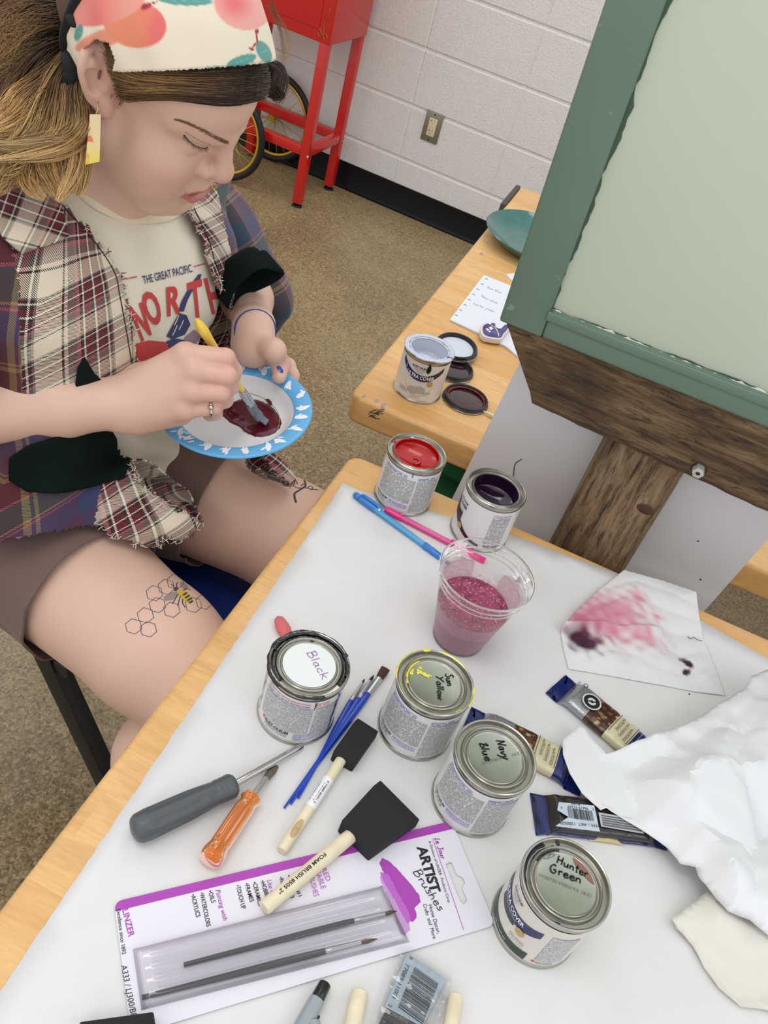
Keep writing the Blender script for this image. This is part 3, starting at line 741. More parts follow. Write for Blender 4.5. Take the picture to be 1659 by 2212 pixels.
REDPAINT = plain('wet_red_paint', srgb(176, 6, 8), .2, coat=.2); PURPAINT = plain('wet_dark_purple_paint', srgb(34, 10, 36), .12, coat=.4); MARPAINT = plain('wet_maroon_paint', srgb(82, 14, 30), .16, coat=.4)
ZL = CANH-.0031
def backprint(lb, phi, sh=0.0, red=False):
    """ingredients and directions side of a can; sh shifts it round the can"""
    patch('fine_print', -.038+sh, .010+sh, .021, .058, FP['k'], lb, phi)
    patch('print_heading', -.036+sh, -.002+sh, .0595, .0635, FP['B'], lb, phi)
    patch('fine_print', -.016+sh, .009+sh, .0125, .0185, FP['b'], lb, phi)
    patch('print_heading', .0125+sh, .036+sh, .059, .0625, FP['B'], lb, phi)
    patch('fine_print', .0125+sh, .044+sh, .007, .0575, FP['n'], lb, phi)
    cyltext('brand_print', 'RUST-OLEUM', -.040+sh, .0155, .0028, BLACKP, lb, phi, .02, width=.0215)
    patch('fine_print', -.038+sh, -.022+sh, .010, .0145, FP['k'], lb, phi)
def brandfront(lb, phi, sh, band, arc=True):
    g = lambda u: (u-sh)
    lo = lambda u: .036+14.0*(g(u)-.002)**2-.0015; hi = lambda u: .0475+9*(g(u)-.002)**2
    us = np.linspace(sh-.027, sh+.030, 34)
    region('navy_band', lambda u: min(lo(u), .066), lambda u: min(hi(u), .0662), us, band, lb, phi)
    return lo, hi
# black can
t, body, lb, ld, phi = can((1.0299, -2.8712), PZ, 'paint can with a white lid sticker marked black and black drips round its rim', LABEL)
patch('fine_print', -.036, .016, .0185, .0565, FP['n'], lb, phi); patch('print_heading', -.034, .012, .0615, .0640, FP['r'], lb, phi); patch('print_heading', -.034, .012, .0580, .0612, FP['B'], lb, phi)
patch('fine_print', .0185, .042, .007, .0575, FP['n'], lb, phi); patch('fine_print', .004, .020, .0072, .0165, FP['b'], lb, phi); patch('print_heading', .0185, .030, .0595, .0640, FP['r'], lb, phi)
cyltext('brand_print', 'RUST-OLEUM', -.0275, .0135, .0038, BLACKP, lb, phi, .03, width=.0265); patch('brand_square', -.0315, -.0287, .0135, .0170, REDP, lb, phi)
patch('fine_print', -.0275, -.002, .0085, .0122, FP['k'], lb, phi)
lathe('sticker', [(.0001, ZL+.0002), (.0243, ZL+.0002)], plain('white_sticker', srgb(226, 231, 228), .6), ld, 72)
handwrite('handwriting', 'Black', (662, 1410), (698, 1470), t, ZL+.0005, .0007, MARKP, ld, .0085)
blob_ring('black_paint_ring', .0326, CANH-.0036, .0034, phi+1.2, phi+5.6, BLKPAINT, t, 3, .3, .45, 120); blob_ring('black_paint_ring', .0350, CANH-.0012, .0020, phi+1.5, phi+4.6, BLKPAINT, t, 33, .5, .6, 120); blob_ring('black_paint_ring', .0371, CANH-.0012, .0012, .8, 5.6, BLKPAINT, t, 5, .8, 1, 120); blob_ring('black_paint_ring', .0374, CANH-.004, .0011, 2.0, 4.4, BLKPAINT, t, 8, .9, 1.5)
lumps('black_paint_blob', [(.031*math.cos(2.0), .031*math.sin(2.0), CANH-.003, .0045)], BLKPAINT, t)
def drip(name, phi, u, v0, v1, w_, m, lb, seed=1):
    r2 = random.Random(seed); V = []; F = []; n = 12
    for i in range(n+1):
        v = v0+(v1-v0)*i/n; k = w_*(.5+.5*r2.random())*(1-.6*i/n); du = r2.uniform(-1, 1)*w_*.5
        V += [(u+du-k, v), (u+du+k, v)]
        if i: F.append((2*i-2, 2*i-1, 2*i+1, 2*i))
    return mk(name, oncyl(np.array(V), CANR+.0009, phi), F, m, lb, True)
drip('black_drip', phi, .0165, .0665, .0560, .0012, BLKPAINT, lb, 2); drip('black_drip', phi, -.044, .066, .008, .0016, BLKPAINT, lb, 4)
drip('black_drip', phi, .0415, .067, .006, .0022, plain('dark_blue_seam', srgb(28, 34, 96), .3), lb, 9)
# yellow can
t, body, lb, ld, phi = can((1.1364, -2.8214), PZ, 'paint can with sun yellow written on its metal lid and yellow smears on the rim', LABEL)
backprint(lb, phi)
handwrite('handwriting', 'Sun', (962, 1455), (966, 1482), t, ZL+.0003, .0011, MARK, ld, .0075); handwrite('handwriting', 'Yallow', (942, 1460), (946, 1512), t, ZL+.0003, .0011, MARK, ld, .0070)
blob_ring('yellow_paint_ring', .0368, CANH-.0012, .0014, phi+1.3, phi+5.2, YELP, t, 2, .8, .8); blob_ring('yellow_paint_ring', .0345, CANH-.0040, .0012, phi-1.1, phi+1.2, YELP, t, 6, .95, .8); blob_ring('yellow_paint_ring', .0268, CANH-.0030, .0011, phi-2.2, phi-1.0, YELP, ld, 7, .9, .5)
P = []
for (u, v, a, b) in ((889, 1452, .0017, .004), (905, 1451, .0026, .003), (915, 1456, .003, .002), (922, 1459, .0034, .0018), (908, 1443, .0018, .0016), (930, 1460, .0012, .001)):
    q = at(u, v, PZ+ZL)-np.array(t.location); th = np.linspace(0, 2*np.pi, 16, endpoint=False); k = 1+.35*np.sin(3*th+u)+.2*np.sin(7*th+v)
    P.append(([(q[0], q[1], ZL+.0006)]+[(q[0]+a*kk*math.cos(c), q[1]+b*kk*math.sin(c), ZL+.0002) for c, kk in zip(th, k)], [(0, i+1, (i+1) % 16+1) for i in range(16)]))
V, F = join(P); mk('yellow_smear', V, F, YELP, ld)
# navy can
t, body, lb, ld, phi = can((1.2120, -2.8636), PZ, 'paint can with navy blue written on its clean grey metal lid', LABEL)
backprint(lb, phi, .002)
handwrite('handwriting', 'Navy', (1072, 1599), (1087, 1641), t, ZL+.0003, .0012, MARK, ld, .0080, .1); handwrite('handwriting', 'blue', (1035, 1605), (1050, 1645), t, ZL+.0003, .0012, MARK, ld, .0078, .1)
A = at(1043, 1651, PZ+ZL)-np.array(t.location); B = at(1128, 1628, PZ+ZL)-np.array(t.location)
GST = plain('faint_grey_stamp', srgb(118, 122, 112), .5)
text_on('stamped_code', '1912730 M02   10:24', A, B, (0, 0, 1), .0026, GST, ld)
# hunter green can
t, body, lb, ld, phi = can((1.2995, -2.9397), PZ, 'paint can with hunter green written on its lid and a dark green label band', LABELW)
sh = -.018
lo, hi = brandfront(lb, phi, sh, plain('hunter_navy_band', srgb(34, 38, 88), .35), True)
region('green_band', lambda u: .0055, lambda u: .0145-.02*(u-sh)+10*(u-sh)**2*.3, np.linspace(-.052, .012, 30), DKGREEN, lb, phi)
us = np.linspace(-.036, -.010, 20); region('green_swatch', lambda u: .030+8*(u+.022)**2, lambda u: .038+12*(u+.022)**2, us, DKGREEN, lb, phi)
cyltext('brand_print', 'RUST-OLEUM', -.030, .0585, .0026, BLACKP, lb, phi, .03, width=.0165); cyltext('brand_print', "PAINTER'S", -.0285, .0545, .0022, GREYPR, lb, phi, width=.0125); cyltext('brand_print', 'TOUCH', -.0265, .0515, .0022, GREYPR, lb, phi, width=.008)
cyltext('brand_print', 'ULTRA COVER', -.039, .0415, .0052, WHITEP, lb, phi, .02, dR=.0009, width=.036, curve=lambda u: 5*(u+.016)**2)
cyltext('brand_print', 'Premium Latex Paint', -.035, .0385, .0017, WHITEP, lb, phi, .0, dR=.0009, width=.025, curve=lambda u: 5*(u+.016)**2)
th = np.linspace(0, 2*np.pi, 24, endpoint=False); P = np.stack([-.003+.0045*np.cos(th), .034+.0045*np.sin(th)], 1); mk('gold_badge', oncyl(np.vstack([[[-.003, .034]], P]), CANR+.001, phi), [(0, i+1, (i+1) % 24+1) for i in range(24)], GOLDB, lb, True)
cyltext('brand_print', 'GLOSS', -.009, .0215, .0034, GREYPR, lb, phi, width=.0145); cyltext('brand_print', 'Hunter Green', -.009, .0182, .0017, GREYPR, lb, phi, width=.0145)
patch('fine_print', .0190, .042, .0125, .056, FP['n'], lb, phi); cyltext('brand_print', 'RUST-OLEUM', .0215, .0085, .0022, BLACKP, lb, phi, .02, width=.014); patch('brand_square', .0175, .0205, .0085, .0107, REDP, lb, phi)
cyltext('net_print', '8 FL OZ (236 mL)', -.026, .0085, .0018, WHITEP, lb, phi, width=.018)
handwrite('handwriting', 'Hunter', (1203, 1863), (1270, 1896), t, ZL+.0003, .0011, MARK, ld, .0066); handwrite('handwriting', 'Green', (1188, 1882), (1257, 1909), t, ZL+.0003, .0011, MARK, ld, .0072)
A = at(1166, 1893, PZ+ZL)-np.array(t.location); B = at(1277, 1938, PZ+ZL)-np.array(t.location); text_on('stamped_code', '1938730 M3N19A 18:51', A, B, (0, 0, 1), .0027, GST, ld)
q = np.array(t.location); C = [at(u, v, PZ+ZL)-q for u, v in ((1168, 1852), (1180, 1855), (1194, 1851), (1199, 1847), (1191, 1846), (1184, 1853))]; V, F = tube_data(catmull([(p[0], p[1], ZL+.0004) for p in C], 5), .0003, 5); mk('dried_hair_line', V, F, GREYPR, ld)
blob_ring('dark_paint_streak', .0286, CANH-.0035, .0022, phi-2.35, phi-1.45, BLKPAINT, t, 4, .5, .4); blob_ring('dark_paint_streak', .0335, CANH-.0042, .0011, phi-2.0, phi+.5, plain('dark_navy_drip', srgb(24, 28, 44), .2), t, 14, .7, .4)
lumps('dark_paint_blob', [(.0335*math.cos(phi-2.35), .0335*math.sin(phi-2.35), CANH-.0042, .0018), (.0325*math.cos(phi-2.2), .0325*math.sin(phi-2.2), CANH-.0042, .0012)][:1], BLKPAINT, t)
REDST = plain('reddish_stain', srgb(150, 112, 100), .45, .5)
C = at(1262, 1880, PZ+ZL)-q; th = np.linspace(0, 2*np.pi, 24, endpoint=False); d_ = unit(C[:2]); 
P = [(C[0]+.004*math.cos(c)*(1+.2*math.sin(3*c))*d_[0]-.013*math.sin(c)*d_[1], C[1]+.004*math.cos(c)*d_[1]+.013*math.sin(c)*d_[0], ZL+.00015) for c in th]
mk('red_stain', [(C[0], C[1], ZL+.00015)]+P, [(0, i+1, (i+1) % 24+1) for i in range(24)], REDST, ld)
# red can
t, body, lb, _, phi = can((.9865, -2.5117), PZ-.0009, 'open paint can full of bright red paint at the far corner of the near table', LABEL, REDPAINT, depth=.010)
backprint(lb, phi)
blob_ring('red_paint_ring', .0283, CANH-.0026, .0012, 0, 6.27, REDPAINT, t, 3, .7, .9, 140); lumps('red_drip', [(.034*math.cos(phi-1.9), .034*math.sin(phi-1.9), CANH-.0046, .004)], REDPAINT, t); lumps('red_drip', [(.035*math.cos(phi+.95), .035*math.sin(phi+.95), CANH-.004, .0035)], REDPAINT, t); lumps('white_drip', [(.033*math.cos(phi+3.5), .033*math.sin(phi+3.5), CANH-.0046, .003)], WHTPAINT, t)
V, F = tube_data(catmull([(.004, -.012, CANH-.0098), (.008, -.006, CANH-.0092), (.004, .000, CANH-.0094), (-.002, -.002, CANH-.0096)], 6), [.002]*19, 8, .4); mk('paint_swirl', V, F, REDPAINT, t)
drip('dark_drip', phi, .004, .068, .0625, .0008, DKGREEN, lb, 3)
# purple can
t, body, lb, _, phi = can((1.0927, -2.5077), PZ-.0009, 'open paint can of very dark purple paint in front of the white board', LABEL, PURPAINT, depth=.021)
cyltext('brand_print', 'RUST-OLEUM', -.044, .0545, .0026, BLACKP, lb, phi, .03, width=.0185); cyltext('brand_print', 'ULTRA COVER', -.063, .0470, .0052, NAVY, lb, phi, .02, width=.038); cyltext('brand_print', 'Premium Latex Paint', -.054, .0425, .0018, NAVY, lb, phi, width=.026)
region('maroon_swatch', lambda u: .026-.4*(u+.036), lambda u: .0405, np.linspace(-.052, -.029, 10), MAROON, lb, phi); region('maroon_band', lambda u: .0075+4*(u-.016)**2*1.6, lambda u: .0105+5.2*(u-.016)**2*1.8, np.linspace(-.052, .006, 34), MAROON, lb, phi)
th = np.linspace(0, 2*np.pi, 24, endpoint=False); P = np.stack([-.027+.0042*np.cos(th), .0225+.0042*np.sin(th)], 1); mk('gold_badge', oncyl(np.vstack([[[-.027, .0225]], P]), CANR+.0012, phi), [(0, i+1, (i+1) % 24+1) for i in range(24)], GOLDB, lb, True)
patch('fine_print', .0105, .0345, .0155, .0555, FP['k'], lb, phi); patch('print_heading', .0105, .0345, .0595, .0625, FP['r'], lb, phi); patch('print_heading', .0105, .0345, .0558, .0590, FP['b'], lb, phi); cyltext('brand_print', 'RUST-OLEUM', .0125, .0100, .0032, BLACKP, lb, phi, .03, width=.0235); patch('fine_print', .0145, .032, .0062, .0088, FP['k'], lb, phi)
blob_ring('purple_paint_ring', .0283, CANH-.0034, .0008, 0, 6.27, PURPAINT, t, 9, .7, .9, 140)
# white can on the back table
t, body, lb, _, phi = can((.9025, -2.2618), BZ, 'open paint can of white paint with thick white drips standing on the back table', LABELW, WHTPAINT, depth=.024)
lo = lambda u: .0375+16*u*u; hi = lambda u: .0485+13.5*u*u
region('navy_band', lambda u: min(lo(u), .0665), lambda u: min(hi(u), .0667), np.linspace(-.036, .0, 26), NAVY, lb, phi); region('dark_band', lambda u: min(lo(u), .0665), lambda u: min(hi(u)-.0005, .0667), np.linspace(.0, .034, 26), plain('dark_brown_purple_band', srgb(46, 32, 44), .35), lb, phi, .0006)
cyltext('brand_print', 'RUST-OLEUM', -.017, .0585, .0032, BLACKP, lb, phi, .03, width=.026); cyltext('brand_print', "PAINTER'S", -.013, .0545, .0028, GREYPR, lb, phi, width=.018); cyltext('brand_print', 'TOUCH', -.009, .0512, .0024, GREYPR, lb, phi, width=.011)
cyltext('brand_print', 'ULTRA COVER', -.0225, .0418, .0058, WHITEP, lb, phi, .02, dR=.0009, width=.043, curve=lambda u: 5*u*u); cyltext('brand_print', 'Premium Latex Paint', -.012, .0375, .0021, WHITEP, lb, phi, dR=.0009, width=.026, curve=lambda u: 5*u*u)
P = np.stack([.017+.0045*np.cos(th), .036+.0045*np.sin(th)], 1); mk('gold_badge', oncyl(np.vstack([[[.017, .036]], P]), CANR+.0012, phi), [(0, i+1, (i+1) % 24+1) for i in range(24)], GOLDB, lb, True)
OVG = plain('grey_brush_graphic', srgb(170, 166, 158), .5)
for (cx, cy, a, b) in ((-.006, .0205, .0085, .006), (.004, .0235, .0085, .0065)):
    P = np.stack([cx+a*np.cos(th), cy+b*np.sin(th)], 1); mk('paint_swatch', oncyl(np.vstack([[[cx, cy]], P]), CANR+.0006+.0002*(cx > 0), phi), [(0, i+1, (i+1) % 24+1) for i in range(24)], OVG, lb, True)
cyltext('brand_print', 'GLOSS', .0085, .0185, .0030, GREYPR, lb, phi, width=.0135); cyltext('brand_print', 'white', .0125, .0155, .0018, GREYPR, lb, phi, width=.0065); cyltext('net_print', '8 FL. OZ. / 236 mL', -.009, .0085, .0024, GREYPR, lb, phi, width=.0155)
patch('fine_print', -.030, -.013, .0125, .0185, FP['k'], lb, phi)
us = np.linspace(-.028, .030, 30); region('grey_arc', lambda u: .0120+38*(u-.001)**2*.9, lambda u: .0125+38*(u-.001)**2*.9, us[(us > -.034) & (us < .034)], GREYPR, lb, phi)
blob_ring('white_paint_ring', .0345, CANH-.0012, .0042, 0, 6.2, WHTPAINT, t, 13, .35, .5, 130); blob_ring('white_paint_ring', .0290, CANH-.0020, .0016, 0, 6.2, WHTPAINT, t, 15, .5, .8, 130)
V = []; P = np.array([(-.0022, .066), (0, .069), (.002, .067), (.0033, .061), (.0024, .056), (0, .0535), (-.0026, .056), (-.0034, .0605)]); P[:, 0] += .0085
mk('green_drip', oncyl(np.vstack([P.mean(0)[None], P]), CANR+.0014, phi), [(0, i+1, (i+1) % 8+1) for i in range(8)], plain('wet_dark_green_paint', srgb(14, 36, 24), .2), lb, True)
P = np.array([(0, .0615), (.0009, .057), (.0017, .053), (.001, .0505), (-.001, .0505), (-.0017, .053), (-.0009, .057)]); P[:, 0] -= .0265
mk('blue_drop', oncyl(np.vstack([P.mean(0)[None], P]), CANR+.0012, phi), [(0, i+1, (i+1) % 7+1) for i in range(7)], plain('light_blue_print', srgb(96, 134, 190), .4), lb, True)
# lids lying upside down on the back table
LIDM = plain('dark_lid_underside', srgb(58, 58, 62), .3, .55)
def lid(px, z, label, pm, tilt=(0, 0), pool=.026, extra=None):
    c = at(px[0], px[1], z+.004); t = empty('can_lid', (c[0], c[1], z), 0, label, 'lid')
    t.rotation_euler = (tilt[0], tilt[1], 0)
    lathe('rim', [(.0001, .0006), (.033, .0004), (.0352, .0012), (.0362, .0028), (.0356, .0044), (.0346, .0052), (.0346, .0080), (.0336, .0092), (.0318, .0090), (.0310, .0075), (.0306, .0036), (.0290, .0030), (.0001, .0030)], LIDM, t, 80)
    lathe('bright_edge', [(.0345, .0004), (.0358, .0006), (.0367, .0018), (.0362, .003)], TIN, t, 80)
    lathe('paint_pool', [(.0001, .0037), (pool*.9, .0037), (pool, .0033)], pm, t, 64)
    return t
lid((986, 750), BZ+.0085, 'can lid with a pool of white paint leaning on the dark purple lid', plain('white_paint_pool', srgb(206, 214, 226), .25), (.10, .0), .0285)
lid((976, 796), BZ, 'can lid with dark purple paint between the white can and red lid', plain('dark_purple_pool', srgb(40, 16, 34), .12, coat=.5), (0, 0), .0295)
t = lid((1006, 862), BZ, 'can lid with dark red paint smears at the front of the back table', plain('dark_glossy_pool', srgb(50, 24, 30), .1, coat=.6), (0, 0), .0270)
blob_ring('red_paint_ring', .0296, .0052, .0018, 0, 6.25, plain('dark_red_smear', srgb(110, 8, 16), .2), t, 21, .6, .8)
rr2 = random.Random(4)
for k in range(5):
    a = rr2.uniform(-2.5, .6); r_ = rr2.uniform(.012, .023); V, F = lathe_data([(.00001, .0046), (.0012, .0043), (.0019, .0038)], 10); V = np.array(V)*np.array([1.6, 1, 1])+np.array([r_*math.cos(a), r_*math.sin(a), 0]); mk('red_smear', V, F, plain('dark_red_smear', srgb(110, 8, 16), .2), t)
# ---------------------------------------------------------------- other things on the back table
TEAL = plain('teal_glaze', srgb(36, 104, 98), .14, noise=.22, nscale=26, coat=.6)
c = at(1172, 520, BZ+.02); pl = lathe('plate', [(.0001, .004), (.07, .004), (.10, .010), (.123, .026), (.126, .028), (.1275, .0265), (.104, .007), (.07, .0), (.0001, .0)], TEAL, None, 96)
pl.location = (c[0], c[1], BZ+.001); tag(pl, 'glossy teal glazed plate half hidden behind the green sign on the back table', 'plate')
NOTE = plain('note_paper', srgb(222, 227, 232), .65)
def flat_poly(name, pts, z, m, label, cat, th=.0004, root=True):
    P = [at(u, v, z) for u, v in pts]; n = len(P); V = [(p[0], p[1], z) for p in P]+[(p[0], p[1], z-th) for p in P]
    F = [tuple(range(n)), tuple(range(2*n-1, n-1, -1))]+[(i, n+i, n+(i+1) % n, (i+1) % n) for i in range(n)]
    o = mk(name, V, F, m, None, False); 
    a = sum((V[i][0]*V[(i+1) % n][1]-V[(i+1) % n][0]*V[i][1]) for i in range(n))
    if a < 0:
        o.data.flip_normals()
    return tag(o, label, cat)
pad = flat_poly('note_sheet', [(1045, 594), (1150, 636), (1120, 770), (1094, 748), (1040, 722), (972, 690)], BZ+.0035, NOTE, 'white note sheet with faint pencil lines and a torn perforated edge', 'paper', .003)
PENC = plain('faint_pencil', srgb(168, 176, 190), .7); PERF = plain('grey_perforation', srgb(120, 126, 138), .7)
for k in range(8):
    u = 1048+(978-1048)*k/7.5; v = 602+(686-602)*k/7.5
    q = [at(u+i, v+j, BZ+.0038) for i, j in ((0, 0), (3, -.2), (6, 2.2))]; V, F = tube_data(catmull(q, 4), .0009, 6, .2); mk('perforation', V, F, PERF, pad)
for k, (a, b, s) in enumerate((((1052, 622), (1083, 634), 'Red Blue'), ((1038, 640), (1074, 657), 'Navy white'), ((1022, 657), (1068, 675), 'hunter green'))):
    L, W = pen(s.replace('d', 'a').replace('R', 'B').replace('g', 'y'), GL); A = at(*a, BZ+.0038); Bp = at(*b, BZ+.0038); kx = np.linalg.norm(Bp-A)/W; ex = unit(Bp-A); ey = np.cross([0, 0, 1.0], ex)
    V2, F = ribbon2d([l*kx*1.4 if False else np.stack([l[:, 0]*kx, l[:, 1]*kx*1.6], 1) for l in L], .0007); mk('pencil_line', A+np.outer(V2[:, 0], ex)+np.outer(V2[:, 1], ey), F, PENC, pad, False)
flat_poly('paper_scrap', [(1093, 592), (1112, 590), (1108, 606), (1102, 602)], BZ+.0006, NOTE, 'tiny white paper corner peeking out from behind the green frame', 'paper')
# purple ornament with a white edge
def ornament():
    px = [(1038, 713), (1040, 703), (1051, 697), (1057, 700), (1062, 696), (1069, 698), (1071, 706), (1083, 710), (1092, 702), (1098, 700), (1102, 707), (1096, 716), (1090, 722), (1086, 730), (1079, 733), (1062, 731), (1048, 728), (1040, 721)]
    z0 = BZ+.0038; z1 = z0+.009
    c0 = at(1066, 715, z1); P = catmull([at(u, v, z1) for u, v in px+[px[0]]], 4)[:-1]; n = len(P); C = P.mean(0)
    t = thing('ornament', (C[0], C[1], z0), 'small purple ornament with white edges and a white house emblem on the note sheet', 'ornament')
    V = [(p[0], p[1], z0) for p in P]+[(p[0], p[1], z1) for p in P]; F = [tuple(range(n, 2*n)), tuple(range(n-1, -1, -1))]+[(i, (i+1) % n, n+(i+1) % n, n+i) for i in range(n)]
    b = mk('base', V, F, plain('white_clay', srgb(216, 208, 200), .5), t, True); mod_bevel(b, .002, 2)
    Q = C+(P-C)*.86; V = [(p[0], p[1], z1+.0004) for p in Q]+[(p[0], p[1], z1-.001) for p in Q]
    f = mk('purple_face', V, [tuple(range(n))]+[(i, n+i, n+(i+1) % n, (i+1) % n) for i in range(n)], plain('purple_glaze', srgb(84, 74, 132), .3, noise=.15, nscale=90), t, True)
    W_ = plain('white_glaze_line', srgb(222, 216, 214), .4)
    for q in ([(1052, 716), (1061, 708), (1066, 711), (1060, 716), (1064, 720)],):
        pass
    for quad in ([(1048, 711), (1053, 710), (1058, 714), (1052, 715)], [(1055, 708), (1061, 706), (1066, 711), (1060, 714)], [(1053, 716), (1059, 715), (1060, 718), (1057, 719)]):
        mk('emblem', [(*at(u, v, z1)[:2], z1+.0008) for u, v in quad], [(0, 1, 2, 3)], W_, f, False)
    V, F = tube_data(catmull([(*at(u, v, z1)[:2], z1+.0006) for u, v in ((1060, 703), (1069, 708), (1075, 718), (1077, 727))], 6), .0011, 6, .4); mk('white_line', V, F, W_, f)
ornament()
WOODL = plain('pale_dowel', srgb(226, 214, 182), .5, noise=.08, nscale=60, bump=.1, bscale=200)
a, b = at(1040, 886, BZ+.004), at(1120, 925, BZ+.006)
t = thing('wooden_stick', (a[0], a[1], BZ), 'pale wooden stick poking out from behind the white board beside the red lid', 'stick')
tube('shaft', [a, a+(b-a)*.3, b], [.0006, .003, .0045], WOODL, t, 14)

# ---------------------------------------------------------------- plastic cup of pink rinse water
def m_clear(name, tint=(1, 1, 1), base=.04, gain=.75, rough=.03):
    t = NT(name); t.t.nodes.remove(t.b)
    tr = t.n('BsdfTransparent', {'Color': tint}); gl = t.n('BsdfGlossy', {'Roughness': rough, 'Color': (1, 1, 1)}); lw = t.n('LayerWeight', {'Blend': .42})
    f = t.math('ADD', t.math('MULTIPLY', t.math('POWER', lw.outputs['Fresnel'], 1.3), gain), base); mx = t.n('MixShader'); t.link(f, mx.inputs[0]); t.link(tr.outputs[0], mx.inputs[1]); t.link(gl.outputs[0], mx.inputs[2]); t.link(mx.outputs[0], t.out.inputs[0])
    return t.m
CLEAR = m_clear('clear_cup_plastic', (.955, .955, .955), .03, .55); CLEARB = m_clear('clear_blister_plastic', (.965, .962, .97), .05, .8, .08)
RIMP = NT('clear_rim_plastic'); RIMP.base((.97, .97, .97)); RIMP.p(Roughness=.04, IOR=1.42); RIMP.set(RIMP.b, 'Transmission Weight', .95); RIMP = RIMP.m
def cup():
    x, y = 1.1319, -2.6852; t = empty('plastic_cup', (x, y, PZ), 0, 'clear plastic cup half full of cloudy pink rinse water', 'cup')
    H, Rb, Rt = .1023, .0291, .0488
    prof = [(.0001, .0016), (Rb-.004, .0016), (Rb-.002, .0004), (Rb, .0006), (Rb+.0004, .003)]
    for k in range(1, 9): q = k/8; prof.append((Rb+(.0455-Rb)*q, .003+(H-.021)*q))
    prof += [(.0462, H-.0170), (.0464, H-.0120), (.0474, H-.0112), (.0478, H-.0050), (.0486, H-.0042), (.0492, H-.0030), (.0502, H-.0022), (.0504, H-.0008), (.0497, H), (.0488, H-.0006), (.0486, H-.002)]
    lathe('cup_wall', prof, CLEAR, t, 96, 60)
    for zz_, R_, q_ in ((H-.0006, .0500, .0011), (H-.0108, .0472, .0007), (H-.0172, .0462, .0006)):
        a = np.linspace(0, 2*np.pi, 97); V, F = tube_data(np.stack([R_*np.cos(a), R_*np.sin(a), np.full(97, zz_)], 1), q_, 8, 1, False); mk('rim', V, F, RIMP, t, True)
    wl = .0545; rr_ = lambda z: Rb+(.0455-Rb)*(z-.003)/(H-.021)-.0007
    L = NT('cloudy_pink_water'); c = L.coord(); xx, yy, zz = L.sep(c); n = L.noise(c, 120, 4, .6)
    up = L.ramp(zz, [(0, (0, 0, 0)), (1, (1, 1, 1))]); 
    m1 = L.math('GREATER_THAN', L.math('ADD', zz, L.math('MULTIPLY', n, .005)), .036)
    L.base(L.mix(m1, srgb(188, 142, 158), L.mix(n, srgb(196, 132, 154), srgb(222, 176, 190)))); L.p(Roughness=.15); L.set(L.b, 'Subsurface Weight', .25); L.b.inputs['Subsurface Radius'].default_value = (.01, .005, .006)
    w_ = lathe('rinse_water', [(.0001, .0022), (rr_(.003)-.001, .0022)]+[(rr_(z), z) for z in np.linspace(.004, wl, 8)]+[(rr_(wl)-.0015, wl-.0006), (.0001, wl-.0006)], L.m, t, 96, 50)
    S = NT('pink_foam_surface'); c = S.coord(); n = S.noise(c, 300, 4, .7); n2 = S.noise(c, 70, 3, .6, 1.5); v = S.n('TexVoronoi', {'Scale': 420.0}); S.link(c, v.inputs[0])
    col = S.ramp(n2, [(.35, srgb(128, 34, 70)), (.6, srgb(162, 66, 100))]); col = S.mix(S.ramp(n, [(.58, (0, 0, 0)), (.66, (1, 1, 1))]), col, srgb(214, 160, 176)); S.base(col); S.p(Roughness=.12); S.bump(S.math('ADD', n2, n), .7, .002)
    lathe('foam_surface', [(.0001, wl-.0003), (rr_(wl)-.0012, wl-.0003), (rr_(wl)-.0002, wl+.0006)], S.m, w_, 80)
    r2 = random.Random(12); 
    Q = NT('foam_film'); c = Q.coord(); n = Q.noise(c, 260, 4, .75); zz = Q.sep(c)[2]; fade = Q.ramp(Q.math('DIVIDE', Q.math('SUBTRACT', zz, wl), .018), [(0, (.75,)*3), (.55, (.35,)*3), (.9, (.22,)*3), (1, (0, 0, 0))])
    Q.base(srgb(206, 160, 174)); Q.p(Roughness=.4); a_ = Q.math('MULTIPLY', Q.ramp(n, [(.4, (.25,)*3), (.62, (1,)*3)]), fade); Q.set(Q.b, 'Alpha', a_)
    lathe('foam_film', [(rr_(z)+.00005, z) for z in np.linspace(wl, wl+.019, 7)], Q.m, t, 96)
    # bubbles floating on the surface
    P = []
    for k in range(70):
        a = r2.uniform(0, 6.28); q = (rr_(wl)-.004)*math.sqrt(r2.random()); rb = r2.uniform(.0004, .0011); V, F = lathe_data([(.00001, rb), (rb*.7, rb*.7), (rb, 0)], 8); P.append((np.array(V)+np.array([q*math.cos(a), q*math.sin(a), wl-.0004]), F))
    V, F = join(P); tag(mk('bubbles', V, F, plain('pink_bubble', srgb(206, 140, 160), .08, coat=.5), w_), kind='stuff')
cup()
